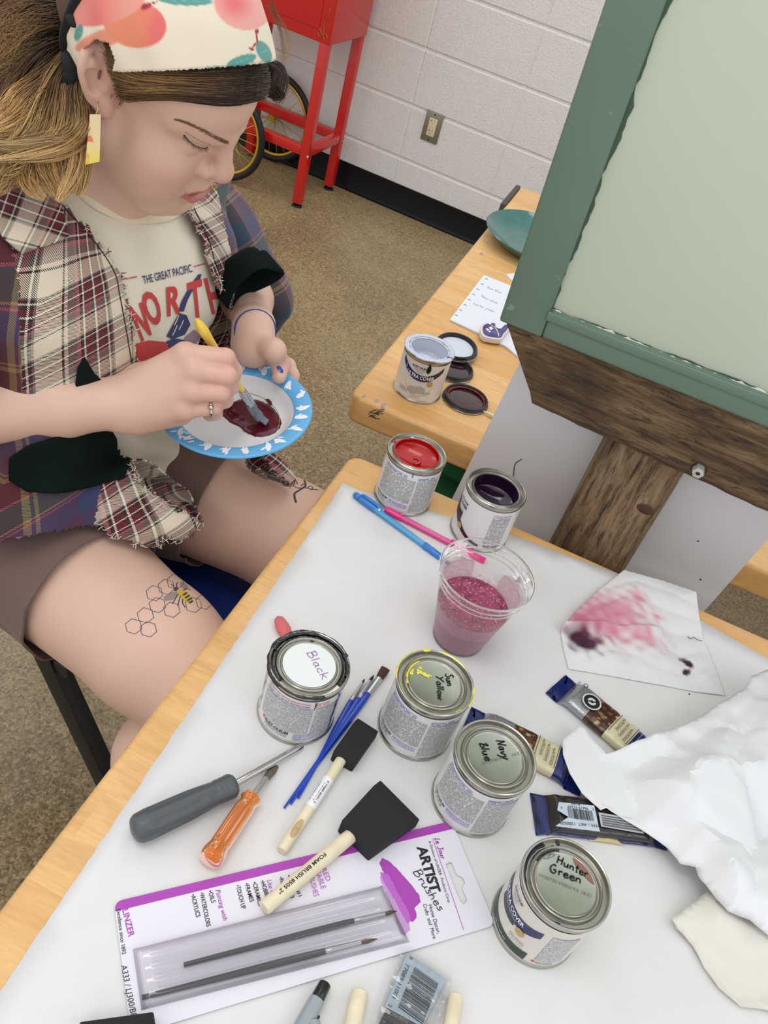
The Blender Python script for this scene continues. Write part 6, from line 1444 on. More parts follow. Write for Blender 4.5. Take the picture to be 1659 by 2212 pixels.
for P, r in FR:
    body.chain(P, r, .0025); body.ell(P[0]+unit(CAMC-P[0])*.0022, (.0105,)*3, .008)
body.chain([pt(300, 815, .975), pt(390, 790, .985), pt(455, 800, .978), pt(500, 822, .972)], [.016, .0135, .0115, .0092], .006)
# plate frame
PLC = CAMC+ray(510, 876)*1.004; PLN = unit([-.088, -.119, .985]); PLX = unit(np.cross([0, 1, 0], PLN)); PLY = np.cross(PLN, PLX); PLR = np.stack([PLX, PLY, PLN], 1)
def onplate(u, v, z=0.0):
    d = ray(u, v); o = PLC+PLN*z; s_ = ((o-CAMC)@PLN)/(d@PLN); return CAMC+d*s_
def uplate(a, r, z): return PLC+PLR@np.array([r*math.cos(a), r*math.sin(a), z])
# left hand: thumb over the rim, fingers under the plate
T3 = onplate(603, 814, .0095); T2 = onplate(607, 786, .0155); T1 = pt(592, 757, 1.050); T0 = pt(556, 735, 1.075)
body.chain([WR_L, T0, T1, T2, T3], [.022, .0172, .0132, .0106, .0086], .008)
PM = pt(548, 752, 1.080); body.chain([WR_L, PM], [.022, .022], .01); body.cone(WR_L, pt(530, 745, 1.09), .021, .018, .012)
ub = lambda u, v, z: onplate(u, v, z)
for (b0, b1, b2, b3) in ((((580, 770), -.010), ((622, 790), -.014), ((632, 812), -.022), ((625, 845), -.034)), (((562, 775), -.016), ((592, 810), -.030), ((585, 850), -.036), ((570, 880), -.037)),
                         (((545, 778), -.020), ((560, 815), -.034), ((550, 855), -.037), ((535, 885), -.037)), (((530, 778), -.022), ((532, 815), -.034), ((520, 845), -.036), ((508, 865), -.036))):
    P = [ub(*b0[0], b0[1]), ub(*b1[0], b1[1]), ub(*b2[0], b2[1]), ub(*b3[0], b3[1])]; body.cone(PM, P[0], .018, .012, .01); body.chain(P, [.0115, .0098, .0088, .0076], .003)
BV, BF = body.mesh(.0017)
# keep the hidden torso out of the mesh where clothes cover it entirely is not needed: one closed skin
hl = (BV-HO)@HR
col = np.tile(np.array(srgb(219, 184, 164)), (len(BV), 1))
def tint(c, r, cc, k, lim=None):
    d = np.sqrt((((hl-np.array(c))/np.array(r))**2).sum(1)); w_ = np.clip(np.exp(-d**2)*k, 0, 1)[:, None]; col[:] = col*(1-w_)+np.array(cc)*w_
hm = hl[:, 2] > -.11
for y in (1, -1):
    tint((.066, y*.040, -.020), (.022, .024, .020), srgb(214, 150, 138), .55); tint((-.024, y*.066, .022), (.03, .014, .045), srgb(216, 150, 140), .45); tint((.084, y*.027, .018), (.014, .02, .008), srgb(196, 150, 134), .45)
tint((.104, 0, -.014), (.013, .014, .012), srgb(214, 148, 134), .6)
fp = hl
lipu = np.exp(-(((fp[:, 0]-.090)/.018)**2))*np.exp(-((fp[:, 2]+.0488+.004*(fp[:, 1]/.024)**2)/.0042)**4)*(np.abs(fp[:, 1]) < .0285); lipl = np.exp(-(((fp[:, 0]-.090)/.018)**2))*np.exp(-((fp[:, 2]+.0655-.0105*(fp[:, 1]/.024)**2)/.0064)**4)*(np.abs(fp[:, 1]) < .0280)
w_ = np.clip(np.maximum(lipu, lipl)*1.1, 0, 1)[:, None]; col = col*(1-w_)+np.array(srgb(192, 108, 108))*w_
gap = np.exp(-((fp[:, 2]+.0560)/.0022)**2)*(np.abs(fp[:, 1]) < .019)*(fp[:, 0] > .070)*(fp[:, 0] < .0935); w_ = np.clip(gap, 0, 1)[:, None]; col = col*(1-w_)+np.array(srgb(92, 36, 38))*w_
# knuckles a little redder
for q in (mi, mm, mr, mp, FR[0][0][1], FR[1][0][1], FR[2][0][1], FR[3][0][1], T2, KNR, KNL, EL_L):
    d = np.linalg.norm(BV-q, axis=1); w_ = np.clip(np.exp(-(d/.016)**2)*.45, 0, 1)[:, None]; col = col*(1-w_)+np.array(srgb(214, 152, 138))*w_
SK = NT('skin'); a_ = SK.n('Attribute', attribute_name='Tint'); c_ = SK.coord(); n1 = SK.noise(c_, 28, 4, .6); n2 = SK.noise(c_, 900, 2, .6); n3 = SK.noise(c_, 9, 3)
SK.base(SK.mix(SK.math('MULTIPLY', SK.math('ADD', n1, n3), .10), a_.outputs['Color'], srgb(196, 138, 120))); SK.p(Roughness=.48); SK.set(SK.b, 'Subsurface Weight', .18); SK.b.inputs['Subsurface Radius'].default_value = (1, .4, .22); SK.b.inputs['Subsurface Scale'].default_value = .006; SK.bump(n2, .08, .0005); SKIN = SK.m
BT = bvh(BV, BF)
BT = bvh(BV, BF)
bo = mk('body', BV, BF, SKIN, person, True, col=col)
def m_cloth(name, c, n=.06, bs=600, bump=.15, rough=.85):
    t = NT(name); co_ = t.coord(); nn = t.noise(co_, 14, 3); t.base(t.mix(nn, tuple(x*(1-n) for x in c), c)); t.p(Roughness=rough); t.set(t.b, 'Sheen Weight', .15); t.bump(t.noise(co_, bs, 2), bump, .0006); return t.m
def snap(V, n, o, tol, mask=None):
    s_ = (V-o)@n; m = np.abs(s_) < tol
    if mask is not None: m &= mask
    V[m] -= s_[m][:, None]*n
# ---- shirt under the overshirt
TEEM = m_cloth('cream_jersey', srgb(226, 218, 198), .03); RIBM = m_cloth('cream_rib', srgb(230, 220, 190), .04, 900, .3)
tee = SDF(); torso(tee, .011, .05); tee.ell((.598, -2.615, .72), (.085, .135, .15), .05); tee.ell((.600, -2.640, .640), (.120, .160, .040), .05)
def tdisp(X):
    x, y, z = X[..., 0], X[..., 1], X[..., 2]; lo = np.clip((.90-z)/.2, 0, 1)
    return lo*(.0042*np.sin(70*y+34*z+6*np.sin(9*z))*np.clip((.80-z)/.1, .15, 1)+.0030*np.sin(95*z+40*y+3*np.sin(20*y)))+.0012*np.sin(60*x+50*y)
TV, TF = tee.mesh(.0034, tdisp); tb0 = bvh(TV, TF)
f_ = [cast(tb0, *q, 0) for q in ((303, 474), (168, 392), (366, 452))]
pn = unit(np.cross(f_[1]-f_[0], f_[2]-f_[0])); pn = pn if pn[2] > 0 else -pn
FC = TV[TF].mean(1); kill = ((FC-f_[0])@pn > 0) & (np.linalg.norm(FC-NB, axis=1) < .125)
TV, TF, _ = prune(TV, TF, ~kill); teeo = mk('t_shirt', TV, TF, TEEM, person, True); teeo['label'] = 'cream printed t-shirt'; mod_solid(teeo, .0015, -1); TB = bvh(TV, TF)
cen = NB-pn*((NB-f_[0])@pn); e1 = unit(np.cross(pn, [0, 1, 0])); e2 = np.cross(pn, e1); R_ = []
for a in np.linspace(0, 2*np.pi, 60, endpoint=False):
    d = e1*math.cos(a)+e2*math.sin(a); lo_, hi_ = .02, .13
    for _ in range(16):
        mid = (lo_+hi_)/2; lo_, hi_ = (mid, hi_) if tee.ev((cen+d*mid)[None])[0] < 0 else (lo_, mid)
    R_.append(cen+d*min(lo_, .105)+pn*.002)
R_ = np.array(R_+R_[:1]); V, F = tube_data(R_, .0085, 10, .38, False); mk('neck_rib', V, F, RIBM, teeo, True)
# ---- print on the shirt, laid on its surface
def lay(name, pts, F, bv, m, parent, lift=.0012, smooth=False):
    if not smooth:
        bq = bmesh.new(); vs = [bq.verts.new((u, v, 0)) for u, v in pts]
        for f in F:
            try: bq.faces.new([vs[i] for i in f])
            except ValueError: pass
        bmesh.ops.triangulate(bq, faces=bq.faces)
        for _ in range(4):
            le = [e for e in bq.edges if e.calc_length() > 7]
            if not le: break
            bmesh.ops.subdivide_edges(bq, edges=le, cuts=1); bmesh.ops.triangulate(bq, faces=bq.faces)
        bq.verts.index_update(); pts = [(v.co.x, v.co.y) for v in bq.verts]; F = [tuple(v.index for v in f.verts) for f in bq.faces]; bq.free()
    V = [cast(bv, u, v, lift) for u, v in pts]; ok = [v is not None for v in V]
    F = [f for f in F if all(ok[i] for i in f)]
    return mk(name, [v if v is not None else (0, 0, 0) for v in V], F, m, parent, smooth) if F else None
def lay_poly(name, poly, bv, m, parent, lift=.0012, step=5.0, jit=0.0):
    V, F = sheet_mesh(poly, step, lambda x, y, d_: x*0, jit); return lay(name, V[:, :2], F, bv, m, parent, lift, True)
def lay_text(name, s, quad, bv, m, parent, bold=0.0, lift=.0013):
    V, F = text2d(s, bold); lo, hi = V.min(0), V.max(0); q = (V-lo)/(hi-lo); A, B, C, D_ = [np.array(p, float) for p in quad]   # bottom-left, bottom-right, top-right, top-left
    P = (A*(1-q[:, :1])+B*q[:, :1])*(1-q[:, 1:])+(D_*(1-q[:, :1])+C*q[:, :1])*q[:, 1:]; return lay(name, P, F, bv, m, parent, lift)
def lay_line(name, pts, wd, bv, m, parent, lift=.0010, n=5, taper=False):
    P = np.array(pts, float) if len(pts) == 2 else catmull(pts, n); 
    if len(pts) == 2: P = P[0]+np.linspace(0, 1, 8)[:, None]*(P[1]-P[0])
    Q = [cast(bv, u, v, lift) for u, v in P]; Q = [q for q in Q if q is not None]
    if len(Q) < 2: return None
    V, F = tube_data(Q, wd, 5, .5); return (V, F) if name is None else mk(name, V, F, m, parent, True)
PRED = plain('faded_red_print', srgb(196, 66, 64), .8, noise=.1, nscale=500); PNAV = plain('faded_navy_print', srgb(58, 62, 104), .8, noise=.1, nscale=500); PGR = plain('faded_mauve_print', srgb(150, 128, 138), .8)
lay_text('print_lettering', 'THE GREAT PACIFIC', [(309, 614), (415, 588), (411, 571), (305, 597)], TB, PNAV, teeo, .01)
lay_line('print_rule', [(254, 605), (294, 598)], .0008, TB, PRED, teeo); lay_line('print_rule', [(418, 576), (441, 570)], .0008, TB, PRED, teeo)
for ch, q in (('N', [(305, 738), (326, 722), (304, 653), (276, 664)]), ('O', [(325, 708), (352, 694), (334, 626), (296, 634)]), ('R', [(360, 684), (388, 676), (392, 614), (357, 621)]), ('T', [(412, 688), (440, 682), (434, 602), (402, 612)]), ('H', [(457, 678), (483, 676), (470, 598), (438, 602)])):
    lay_text('print_lettering', ch, q, TB, PRED, teeo, .03)
lay_text('print_lettering', 't', [(480, 770), (504, 766), (500, 690), (484, 696)], TB, PRED, teeo, .03)
lay_poly('print_shape', [(292, 742), (320, 735), (352, 738), (374, 748), (372, 765), (340, 768), (318, 774), (300, 790), (293, 775)], TB, PRED, teeo)
lay_poly('print_oar', [(427, 593), (434, 592), (431, 603), (418, 622), (404, 648), (396, 672), (384, 672), (392, 648), (410, 616)], TB, PNAV, teeo)
lay_poly('print_figure', [(372, 700), (386, 676), (402, 680), (410, 700), (398, 722), (372, 732), (358, 726)], TB, PNAV, teeo); lay_poly('print_figure', [(398, 728), (418, 712), (436, 720), (420, 744), (396, 746)], TB, PGR, teeo)
lay_poly('print_figure', [(436, 706), (455, 710), (466, 732), (462, 746), (440, 744), (450, 728)], TB, PNAV, teeo); lay_poly('print_figure', [(356, 738), (374, 730), (400, 734), (392, 748), (360, 750)], TB, PNAV, teeo)
lay_poly('print_star', [(466, 690), (468, 699), (474, 703), (468, 707), (465, 716), (463, 707), (458, 703), (463, 699)], TB, PGR, teeo, step=4)
for (u, v) in ((380, 690), (390, 700), (376, 712)): lay_line('print_line', [(u-6, v+12), (u, v), (u+4, v-10)], .0006, TB, plain('cream_print', srgb(226, 218, 198), .8), teeo, .0018)
# ---- shorts
SHM = m_cloth('mauve_brown_twill', srgb(112, 88, 80), .08, 800)
sh_ = SDF(); sh_.ell((.50, -2.645, .580), (.140, .192, .112), .05)
for a, b, f in ((HIPR, KNR, .5), (HIPL, KNL, .62)): sh_.cone(a, a+(b-a)*f, .104, .093, .04)
SV, SF = sh_.mesh(.0042, lambda X: .0022*np.sin(60*X[..., 0]+30*X[..., 1])+.0015*np.sin(120*X[..., 2]+50*X[..., 0]))
FC = SV[SF].mean(1); ax_r = unit(KNR-HIPR); hemr = at(165, 1240, .62); heml = at(440, 1085, .62); rs = FC[:, 1] < -2.645
kill = (rs & ((FC-hemr)@ax_r > .0015)) | (~rs & ((FC-heml)@np.array([1, .05, 0]) > .0015)); 
for nrm, o_, side in ((ax_r, hemr, 1), (unit([1, .05, 0]), heml, -1)):
    s_ = (SV-o_)@nrm; m = (s_ > 0) & ((SV[:, 1] < -2.645) == (side > 0)); near_ = m & (s_ < .006); SV[near_] -= s_[near_][:, None]*nrm
SV, SF, _ = prune(SV, SF, ~kill); so = mk('shorts', SV, SF, SHM, person, True); mod_solid(so, .0025, 0)
# ---- plaid overshirt
def m_plaid(name, base, S1, S2, per, twill=.0016, rot=0.0):
    """woven checks: S1 stripes across u, S2 across v, as (from, to, colour) fractions of the repeat"""
    t = NT(name); uv = t.coord('UV'); x, y, z = t.sep(uv); nz = t.noise(t.coord(), 40, 2)
    def st(c_, S):
        f = t.math('FRACT', t.math('ADD', t.math('DIVIDE', c_, per), t.math('MULTIPLY', nz, .015))); stops = [(0, base)]
        for a, b, cc in S: stops += [(a, cc), (b, base)]
        return t.ramp(f, sorted(stops, key=lambda q: q[0])[:31], 'CONSTANT')
    w1, w2 = st(x, S1), st(y, S2); tw = t.math('GREATER_THAN', t.math('FRACT', t.math('DIVIDE', t.math('ADD', x, y), twill)), .5)
    t.base(t.mix(tw, w1, w2)); t.p(Roughness=.9); t.set(t.b, 'Sheen Weight', .2); t.bump(t.noise(t.coord(), 700, 2), .3, .0008); return t.m
CR_, BK, MR, PK, WH, GY = srgb(212, 200, 178), srgb(34, 26, 26), srgb(96, 18, 32), srgb(176, 104, 108), srgb(226, 220, 206), srgb(120, 104, 98)
S_ = [(.02, .05, BK), (.09, .20, GY), (.20, .25, PK), (.25, .29, BK), (.29, .315, WH), (.315, .42, MR), (.42, .46, BK), (.46, .485, WH), (.485, .58, MR), (.58, .63, BK), (.66, .70, BK), (.70, .73, GY)]
CREAMP = m_plaid('cream_plaid_flannel', CR_, S_, S_, .062, .0016)
NVB, PUR_, TEA, TAN, WINE, ROSE = srgb(48, 56, 92), srgb(78, 42, 62), srgb(32, 66, 62), srgb(142, 110, 66), srgb(78, 24, 34), srgb(150, 74, 86)
S1 = [(.0, .22, NVB), (.22, .24, ROSE), (.24, .26, NVB), (.26, .28, TAN), (.28, .50, TEA), (.50, .52, ROSE), (.52, .74, WINE), (.74, .78, TAN), (.78, .80, PUR_), (.80, .82, TAN), (.82, .999, PUR_)]
MULTI = m_plaid('navy_wine_plaid_flannel', PUR_, S1, S1, .125, .0018)
GREENV = plain('dark_green_corduroy', srgb(8, 22, 20), .9, noise=.3, bump=.3, bscale=500, spec=.15)
fl = SDF(); torso(fl, .021, .05); fl.cone((.600, -2.735, .86), (.650, -2.762, .68), .062, .052, .05); fl.cone((.62, -2.475, .87), (.66, -2.475, .70), .045, .040, .05)
TP = [pt(330, 1095, 1.035), pt(230, 1085, 1.035), pt(110, 1095, 1.03), pt(-20, 1100, 1.02)]
for q in TP: fl.ell(q, (.055, .050, .022), .04)
fl.cone(pt(300, 1040, 1.03), pt(400, 1125, 1.045), .022, .018, .02); fl.cone(pt(560, 985, 1.10), pt(625, 1040, 1.092), .022, .012, .02); fl.ell((.46, -2.66, .64), (.15, .205, .12), .05)
def fdisp(X):
    x, y, z = X[..., 0], X[..., 1], X[..., 2]; s_ = np.clip((.93-z)/.2, .2, 1)
    return s_*(.0040*np.sin(58*y+22*z+4*np.sin(14*z))+.0030*np.sin(85*x-60*y+3*np.sin(25*z)))+.0030*np.sin(90*z+45*y)*np.clip((.72-z)/.1, 0, 1)
FV, FF = fl.mesh(.0038, fdisp)
P2 = pix(FV[FF].mean(1)); nr_ = vnorm(FV, FF); fn = nr_[FF].mean(1); front = ((CAMC-FV[FF].mean(1))*fn).sum(1) > 0
OP = [(120, 300), (132, 428), (215, 522), (258, 588), (270, 640), (286, 725), (300, 830), (250, 925), (283, 985), (300, 1045), (345, 1074), (378, 1100), (432, 1128), (505, 1110), (560, 1010), (600, 1066), (640, 1062), (566, 985), (520, 940), (503, 860), (508, 757), (507, 694), (488, 648), (453, 576), (436, 520), (404, 450), (392, 380), (300, 250)]
rj = random.Random(17)
def fray(P, amp, step):
    o = []
    for i in range(len(P)):
        a, b = np.array(P[i], float), np.array(P[(i+1) % len(P)], float); k = max(1, int(np.linalg.norm(b-a)/step)); o += [tuple(a+(b-a)*j/k+np.array([rj.uniform(-amp, amp), rj.uniform(-amp, amp)])) for j in range(k)]
    return o
HP = [(-500, 1175), (0, 1168), (110, 1150), (215, 1133), (240, 1160), (300, 1172), (356, 1192), (348, 1160), (395, 1166), (432, 1130), (760, 1150), (760, 2300), (-500, 2300)]
kill = front & (inpoly(P2, fray(OP, 5, 9)) | inpoly(P2, fray(HP, 3, 7))); kill |= (np.linalg.norm(FV[FF].mean(1)-NB, axis=1) < .085) | (inpoly(P2, HP) & (FV[FF].mean(1)[:, 2] < .68))
FV, FF, _ = prune(FV, FF, ~kill); xc, yc = .53, -2.60; th = np.arctan2(FV[:, 1]-yc, FV[:, 0]-xc)
fo_ = np.clip(FV[:, 0]-.64, 0, 1); uvF = np.stack([th*.155+.012*np.sin(FV[:, 2]*9), FV[:, 2]-fo_*.9], 1)
P2 = pix(FV[FF].mean(1)); CPOLY = [(-60, 330), (150, 330), (450, 330), (500, 560), (560, 800), (700, 1100), (500, 1300), (205, 1250), (205, 1130), (215, 1060), (200, 990), (150, 930), (60, 930), (46, 800), (40, 600), (10, 480), (-60, 430)]
mi_ = np.where(inpoly(P2, CPOLY), 0, 1); ov = mk('overshirt', FV, FF, [CREAMP, MULTI], person, True, uv=uvF, idx=mi_); ov['label'] = 'plaid patchwork flannel overshirt with frayed edges'; mod_solid(ov, .0022, 0); FB = bvh(FV, FF)
def sleeve(name, sd, axis):
    V, F = sd.mesh(.0038, lambda X: .0055*np.sin(75*(X@axis)+3*np.sin(30*X[..., 1]))*.8+.003*np.sin(60*X[..., 0]+80*X[..., 2])); a = unit(axis); s1 = unit(np.cross(a, [0, 0, 1.0])); s2 = np.cross(a, s1); q = V-V.mean(0); uv = np.stack([np.arctan2(q@s2, q@s1)*.066, q@a], 1)
    o = mk(name, V, F, MULTI, ov, True, uv=uv); return o, bvh(V, F)
sl = SDF(); sl.chain([(.552, -2.425, .912), (EL_L+np.array([.552, -2.42, .912]))/2+np.array([.004, .004, 0]), EL_L+np.array([.002, .002, .004])], [.058, .056, .052], .03); sl.ell(aty(572, 655, -2.395), (.034, .030, .042), .04)
so_, SB = sleeve('sleeve', sl, EL_L-np.array([.552, -2.4, .915]))
sr = SDF(); sr.chain([(.530, -2.755, .912), (EL_R+np.array([.53, -2.765, .915]))/2+np.array([.02, .0, 0]), EL_R+np.array([-.035, .0, .010])], [.070, .078, .070], .03); sleeve('sleeve', sr, EL_R-np.array([.53, -2.755, .912]))
A_, B_ = pt(508, 560, 1.094), pt(548, 622, 1.082); ax = unit(B_-A_); s1 = unit(np.cross(ax, CAMC-A_)); s2 = np.cross(s1, ax); V = []; F = []; nc = 44
for i, (q, r) in enumerate(((0, .022), (.15, .030), (.45, .0335), (.75, .0365), (1.0, .0385), (.97, .0415), (.62, .0405), (.35, .0375))):
    for j in range(nc):
        b = 2*math.pi*j/nc; k = r*(1+.07*math.sin(3*b+q*3)+.05*math.sin(5*b+i)); V.append(A_+(B_-A_)*(q+.10*math.sin(2*b+1)*(q > .4))+s1*k*math.cos(b)+s2*k*.86*math.sin(b))
    if i: F += [((i-1)*nc+j, (i-1)*nc+(j+1) % nc, i*nc+(j+1) % nc, i*nc+j) for j in range(nc)]
cu_ = mk('cuff', V, F, GREENV, ov, True); mod_solid(cu_, .002, 0); mod_sub(cu_, 1)
for poly, nm in (([(25, 985), (60, 960), (120, 940), (245, 920), (272, 960), (283, 1000), (270, 1035), (200, 1052), (120, 1064), (60, 1060), (25, 1035)], 'green_patch'), ([(158, 838), (165, 790), (178, 770), (196, 800), (236, 838)], 'green_patch')):
    o = lay_poly(nm, poly, FB, GREENV, ov, .0045, 7)
    if o: mod_solid(o, .003, 0)
# collar flap, button plackets and loose threads
P = [(-30, 350), (60, 378), (122, 436), (142, 515), (120, 530), (42, 556), (0, 520), (-30, 470)]
V, F = sheet_mesh(P, 6, lambda x, y, d_: x*0); Q = [cast(FB, u, v, .009) for u, v in V[:, :2]]; ok = [q is not None for q in Q]; F = [f for f in F if all(ok[i] for i in f)]; Vq = np.array([q if q is not None else (0, 0, 0) for q in Q])
co2 = mk('collar', Vq, F, CREAMP, ov, True, uv=np.stack([V[:, 0]*.00042+V[:, 1]*.0002, V[:, 1]*.00048-V[:, 0]*.00015], 1)); mod_solid(co2, .003, 0)
THR = plain('frayed_thread', srgb(214, 204, 186), .9); THD = plain('dark_red_thread', srgb(92, 30, 36), .9)
def threads(edge, n, m, name, L=14, seed=1):
    r2 = random.Random(seed); P = []; E = catmull(edge, 12)
    for k in range(n):
        q = E[r2.randrange(len(E)-1)]; a = r2.uniform(0, 6.28); u, v = q+np.array([r2.uniform(-3, 3), r2.uniform(-3, 3)]); c = cast(FB, u, v, .003)
        if c is None: c = cast(FB, u-10, v+4, .003)
        if c is None: continue
        l = L*r2.uniform(.4, 1)*.0005; d1 = CR[0]*math.cos(a)-CR[1]*math.sin(a); d2 = CR[0]*math.cos(a+r2.uniform(-1, 1))-CR[1]*math.sin(a+r2.uniform(-1, 1)); up = -CR[2]*r2.uniform(0, .003)
        P.append(tube_data([c, c+d1*l*.5+up, c+d1*l*.6+d2*l*.5+up], [.00055, .0005, .0003], 4))
    V, F = join(P); tag(mk(name, V, F, m, ov, True), kind='stuff')
re_, le_ = [(132, 428), (215, 522), (258, 588), (270, 640), (286, 725), (298, 800)], [(404, 450), (436, 520), (453, 576), (488, 648), (507, 694), (508, 757)]
he_ = [(215, 1133), (240, 1160), (300, 1172), (356, 1192), (348, 1160), (395, 1166), (432, 1130), (378, 1100), (345, 1074)]
for i, (e_, n_) in enumerate(((re_, 110), (le_, 130), (he_, 130), ([(283, 985), (300, 1045), (345, 1074)], 50), ([(566, 985), (600, 1030), (640, 1062)], 40))):
    threads(e_, n_, THR, 'frayed_edge', 15, i+1); threads(e_, n_//3, THD, 'frayed_edge', 14, i+40)
# placket stitching
for e_ in (re_, le_):
    s_ = -1 if e_ is re_ else 1; L = [(u+s_*13, v) for u, v in e_]; o = lay_line('placket_seam', L, .0007, FB, plain('dark_seam', srgb(40, 26, 26), .9), ov, .0016, 10)
# ---- stool
BLUEV = plain('blue_vinyl', srgb(18, 52, 132), .38, coat=.2); BLKM = plain('black_tube', srgb(20, 20, 21), .4)
st = thing('chair', (.60, -2.65, 0), 'blue seated chair with black square tube legs under the seated person', 'chair')
def rr(x0, x1, y0, y1, r): 
    o = []
    for (cx, cy, a0) in ((x1-r, y1-r, 0), (x0+r, y1-r, 90), (x0+r, y0+r, 180), (x1-r, y0+r, 270)): o += [(cx+r*math.cos(math.radians(a0+15*i)), cy+r*math.sin(math.radians(a0+15*i))) for i in range(7)]
    return o
P = rr(.39, .845, -2.795, -2.500, .06); n = len(P); V = [(x, y, .472) for x, y in P]+[(x, y, .440) for x, y in P]; seat = mk('seat', V, [tuple(range(n)), tuple(range(2*n-1, n-1, -1))]+[(i, n+i, n+(i+1) % n, (i+1) % n) for i in range(n)], BLUEV, st, True); mod_bevel(seat, .012, 4, 50)
l0 = aty(92, 1385, -2.80); l1 = aty(236, 1692, -2.80); dl_ = unit(l1-l0); a0 = l0+dl_*((.438-l0[2])/dl_[2]); a1 = l0+dl_*((.001-l0[2])/dl_[2])
for y in (-2.80, -2.47):
    bar('leg', (a0[0], y, a0[2]), (a1[0], y, a1[2]), .026, .026, BLKM, st, up=(0, 1, 0)); bar('leg', (.44, y, .44), (.36, y, .001), .026, .026, BLKM, st, up=(0, 1, 0))
bar('seat_rail', (.42, -2.81, .428), (.42, -2.49, .428), .024, .022, BLKM, st); bar('seat_rail', (.70, -2.81, .428), (.70, -2.49, .428), .024, .022, BLKM, st)
for y in (-2.80, -2.47): bar('back_post', (.40, y, .44), (.30, y, .80), .024, .024, BLKM, st, up=(0, 1, 0))
box('backrest', .285, .305, -2.80, -2.47, .66, .82, BLUEV, st, .008)
# shoes
SHOE = plain('off_white_shoe', srgb(200, 192, 176), .7)
for an in (ANR, ANL):
    s_ = SDF(); s_.cone(an+np.array([-.01, 0, -.055]), an+np.array([.16, 0, -.060]), .040, .032, .02); s_.cone(an+np.array([0, 0, -.02]), an+np.array([.04, 0, -.05]), .044, .040, .02)
    V, F = s_.mesh(.005); V[:, 2] = np.maximum(V[:, 2], .002); mk('shoe', V, F, SHOE, person, True)
# ---- headband
hb = SDF(); hb.ell(H(-.016, 0, .054), (.092, .066, .081), .012, 'u', HR); hb.ell(H(.036, 0, .047), (.0535, .056, .050), .02, 'u', HR)
W1, W2 = hb.mesh(.0013, lambda X: .0006*np.sin(((X-HO)@HR)[..., 2]*210+((X-HO)@HR)[..., 0]*90+3*np.sin(((X-HO)@HR)[..., 1]*40))*np.clip((.075-((X-HO)@HR)[..., 0])/.05, 0, 1), .0135)
hbv = bvh(W1, W2); g0, g1, g2 = [cast(hbv, *q, 0) for q in ((172, 150), (420, 148), (560, 136))]; hp = unit(np.cross(g1-g0, g2-g0)); hp = hp if hp@HR[:, 2] > 0 else -hp
xb = ((cast(hbv, 146, 60, 0)-HO)@HR)[0]; C_ = W1[W2].mean(1); L_ = (C_-HO)@HR
snap(W1, hp, g1, .0013); snap(W1, HR[:, 0], HO+HR[:, 0]*xb, .0013); C_ = W1[W2].mean(1); L_ = (C_-HO)@HR; keep = ((C_-g1)@hp > 0) & (L_[:, 0] > xb) & ~inpoly(pix(C_), [(172, 150), (182, 105), (206, 84), (236, 92), (250, 130), (240, 180), (200, 190)]); W1b, W2b, _ = prune(W1, W2, keep); Pq = pix(W1b)
hc = np.tile(np.array(srgb(236, 224, 200)), (len(W1b), 1)); rz = np.sin(Pq[:, 0]*.05)*np.sin(Pq[:, 1]*.07)
def paint(mask, c, k=1.0): 
    m = np.clip(mask, 0, 1)[:, None]*k; hc[:] = hc*(1-m)+np.array(c)*m
def el(c, a, b, ang=0.0, soft=.06):
    d = Pq-np.array(c); ca, sa = math.cos(ang), math.sin(ang); q = np.hypot((d[:, 0]*ca+d[:, 1]*sa)/a, (-d[:, 0]*sa+d[:, 1]*ca)/b); return np.clip((1-q)/soft, 0, 1), q
CO, PI_, TL, BRY = srgb(232, 138, 106), srgb(226, 104, 106), srgb(92, 158, 150), srgb(168, 38, 62)
m, q = el((292, 52), 70, 52, .2); paint(m, CO); m2, q2 = el((300, 56), 62, 47, .2, .3); paint(m*np.clip((Pq[:, 0]-300)/40+rz*.3, 0, 1), PI_, .75); 
m, q = el((225, 8), 95, 46, -.25); paint(m, srgb(236, 158, 138)); paint(m*np.clip(1-np.abs(Pq[:, 0]-210)/60, 0, 1), PI_, .8); m, q = el((228, 82), 70, 20, -.35); paint(m, CO, .9)
m, q = el((525, 10), 66, 56, .3); paint(m, srgb(236, 168, 158)); m3, _ = el((505, 8), 50, 42, .4, .8); paint(m3, PI_, .85)
for c, a, b, an in (((400, 2), 62, 11, .05), ((520, 132), 36, 13, -.35), ((568, 112), 15, 28, -.5), ((172, 70), 9, 20, .3), ((470, 150), 30, 8, .1)): m, q = el(c, a, b, an, .12); paint(m, TL); m, q = el(c, a*.8, max(1.2, b*.08), an, .5); paint(m, srgb(120, 180, 170))
for c, a, b, an in (((316, 14), 14, 7, -.4), ((553, 68), 5, 7, 0), ((553, 84), 2.2, 16, -.1), ((546, 100), 2.2, 12, .6), ((541, 106), 8, 2.2, .2), ((328, 8), 14, 2.2, -.4)): m, q = el(c, a, b, an, .25); paint(m, BRY)
hm_ = NT('peach_print_cotton'); a_ = hm_.n('Attribute', attribute_name='Tint'); hm_.base(a_.outputs['Color']); hm_.p(Roughness=.75); hm_.set(hm_.b, 'Sheen Weight', .2); hm_.bump(hm_.noise(hm_.coord(), 700, 2), .12, .0005)
hbo = mk('headband', W1b, W2b, hm_.m, person, True, col=hc); hbo['label'] = 'cream headband printed with peaches and teal leaves'; mod_solid(hbo, .0018, 0)
BLKF = plain('black_elastic', srgb(14, 15, 20), .7); ring = []
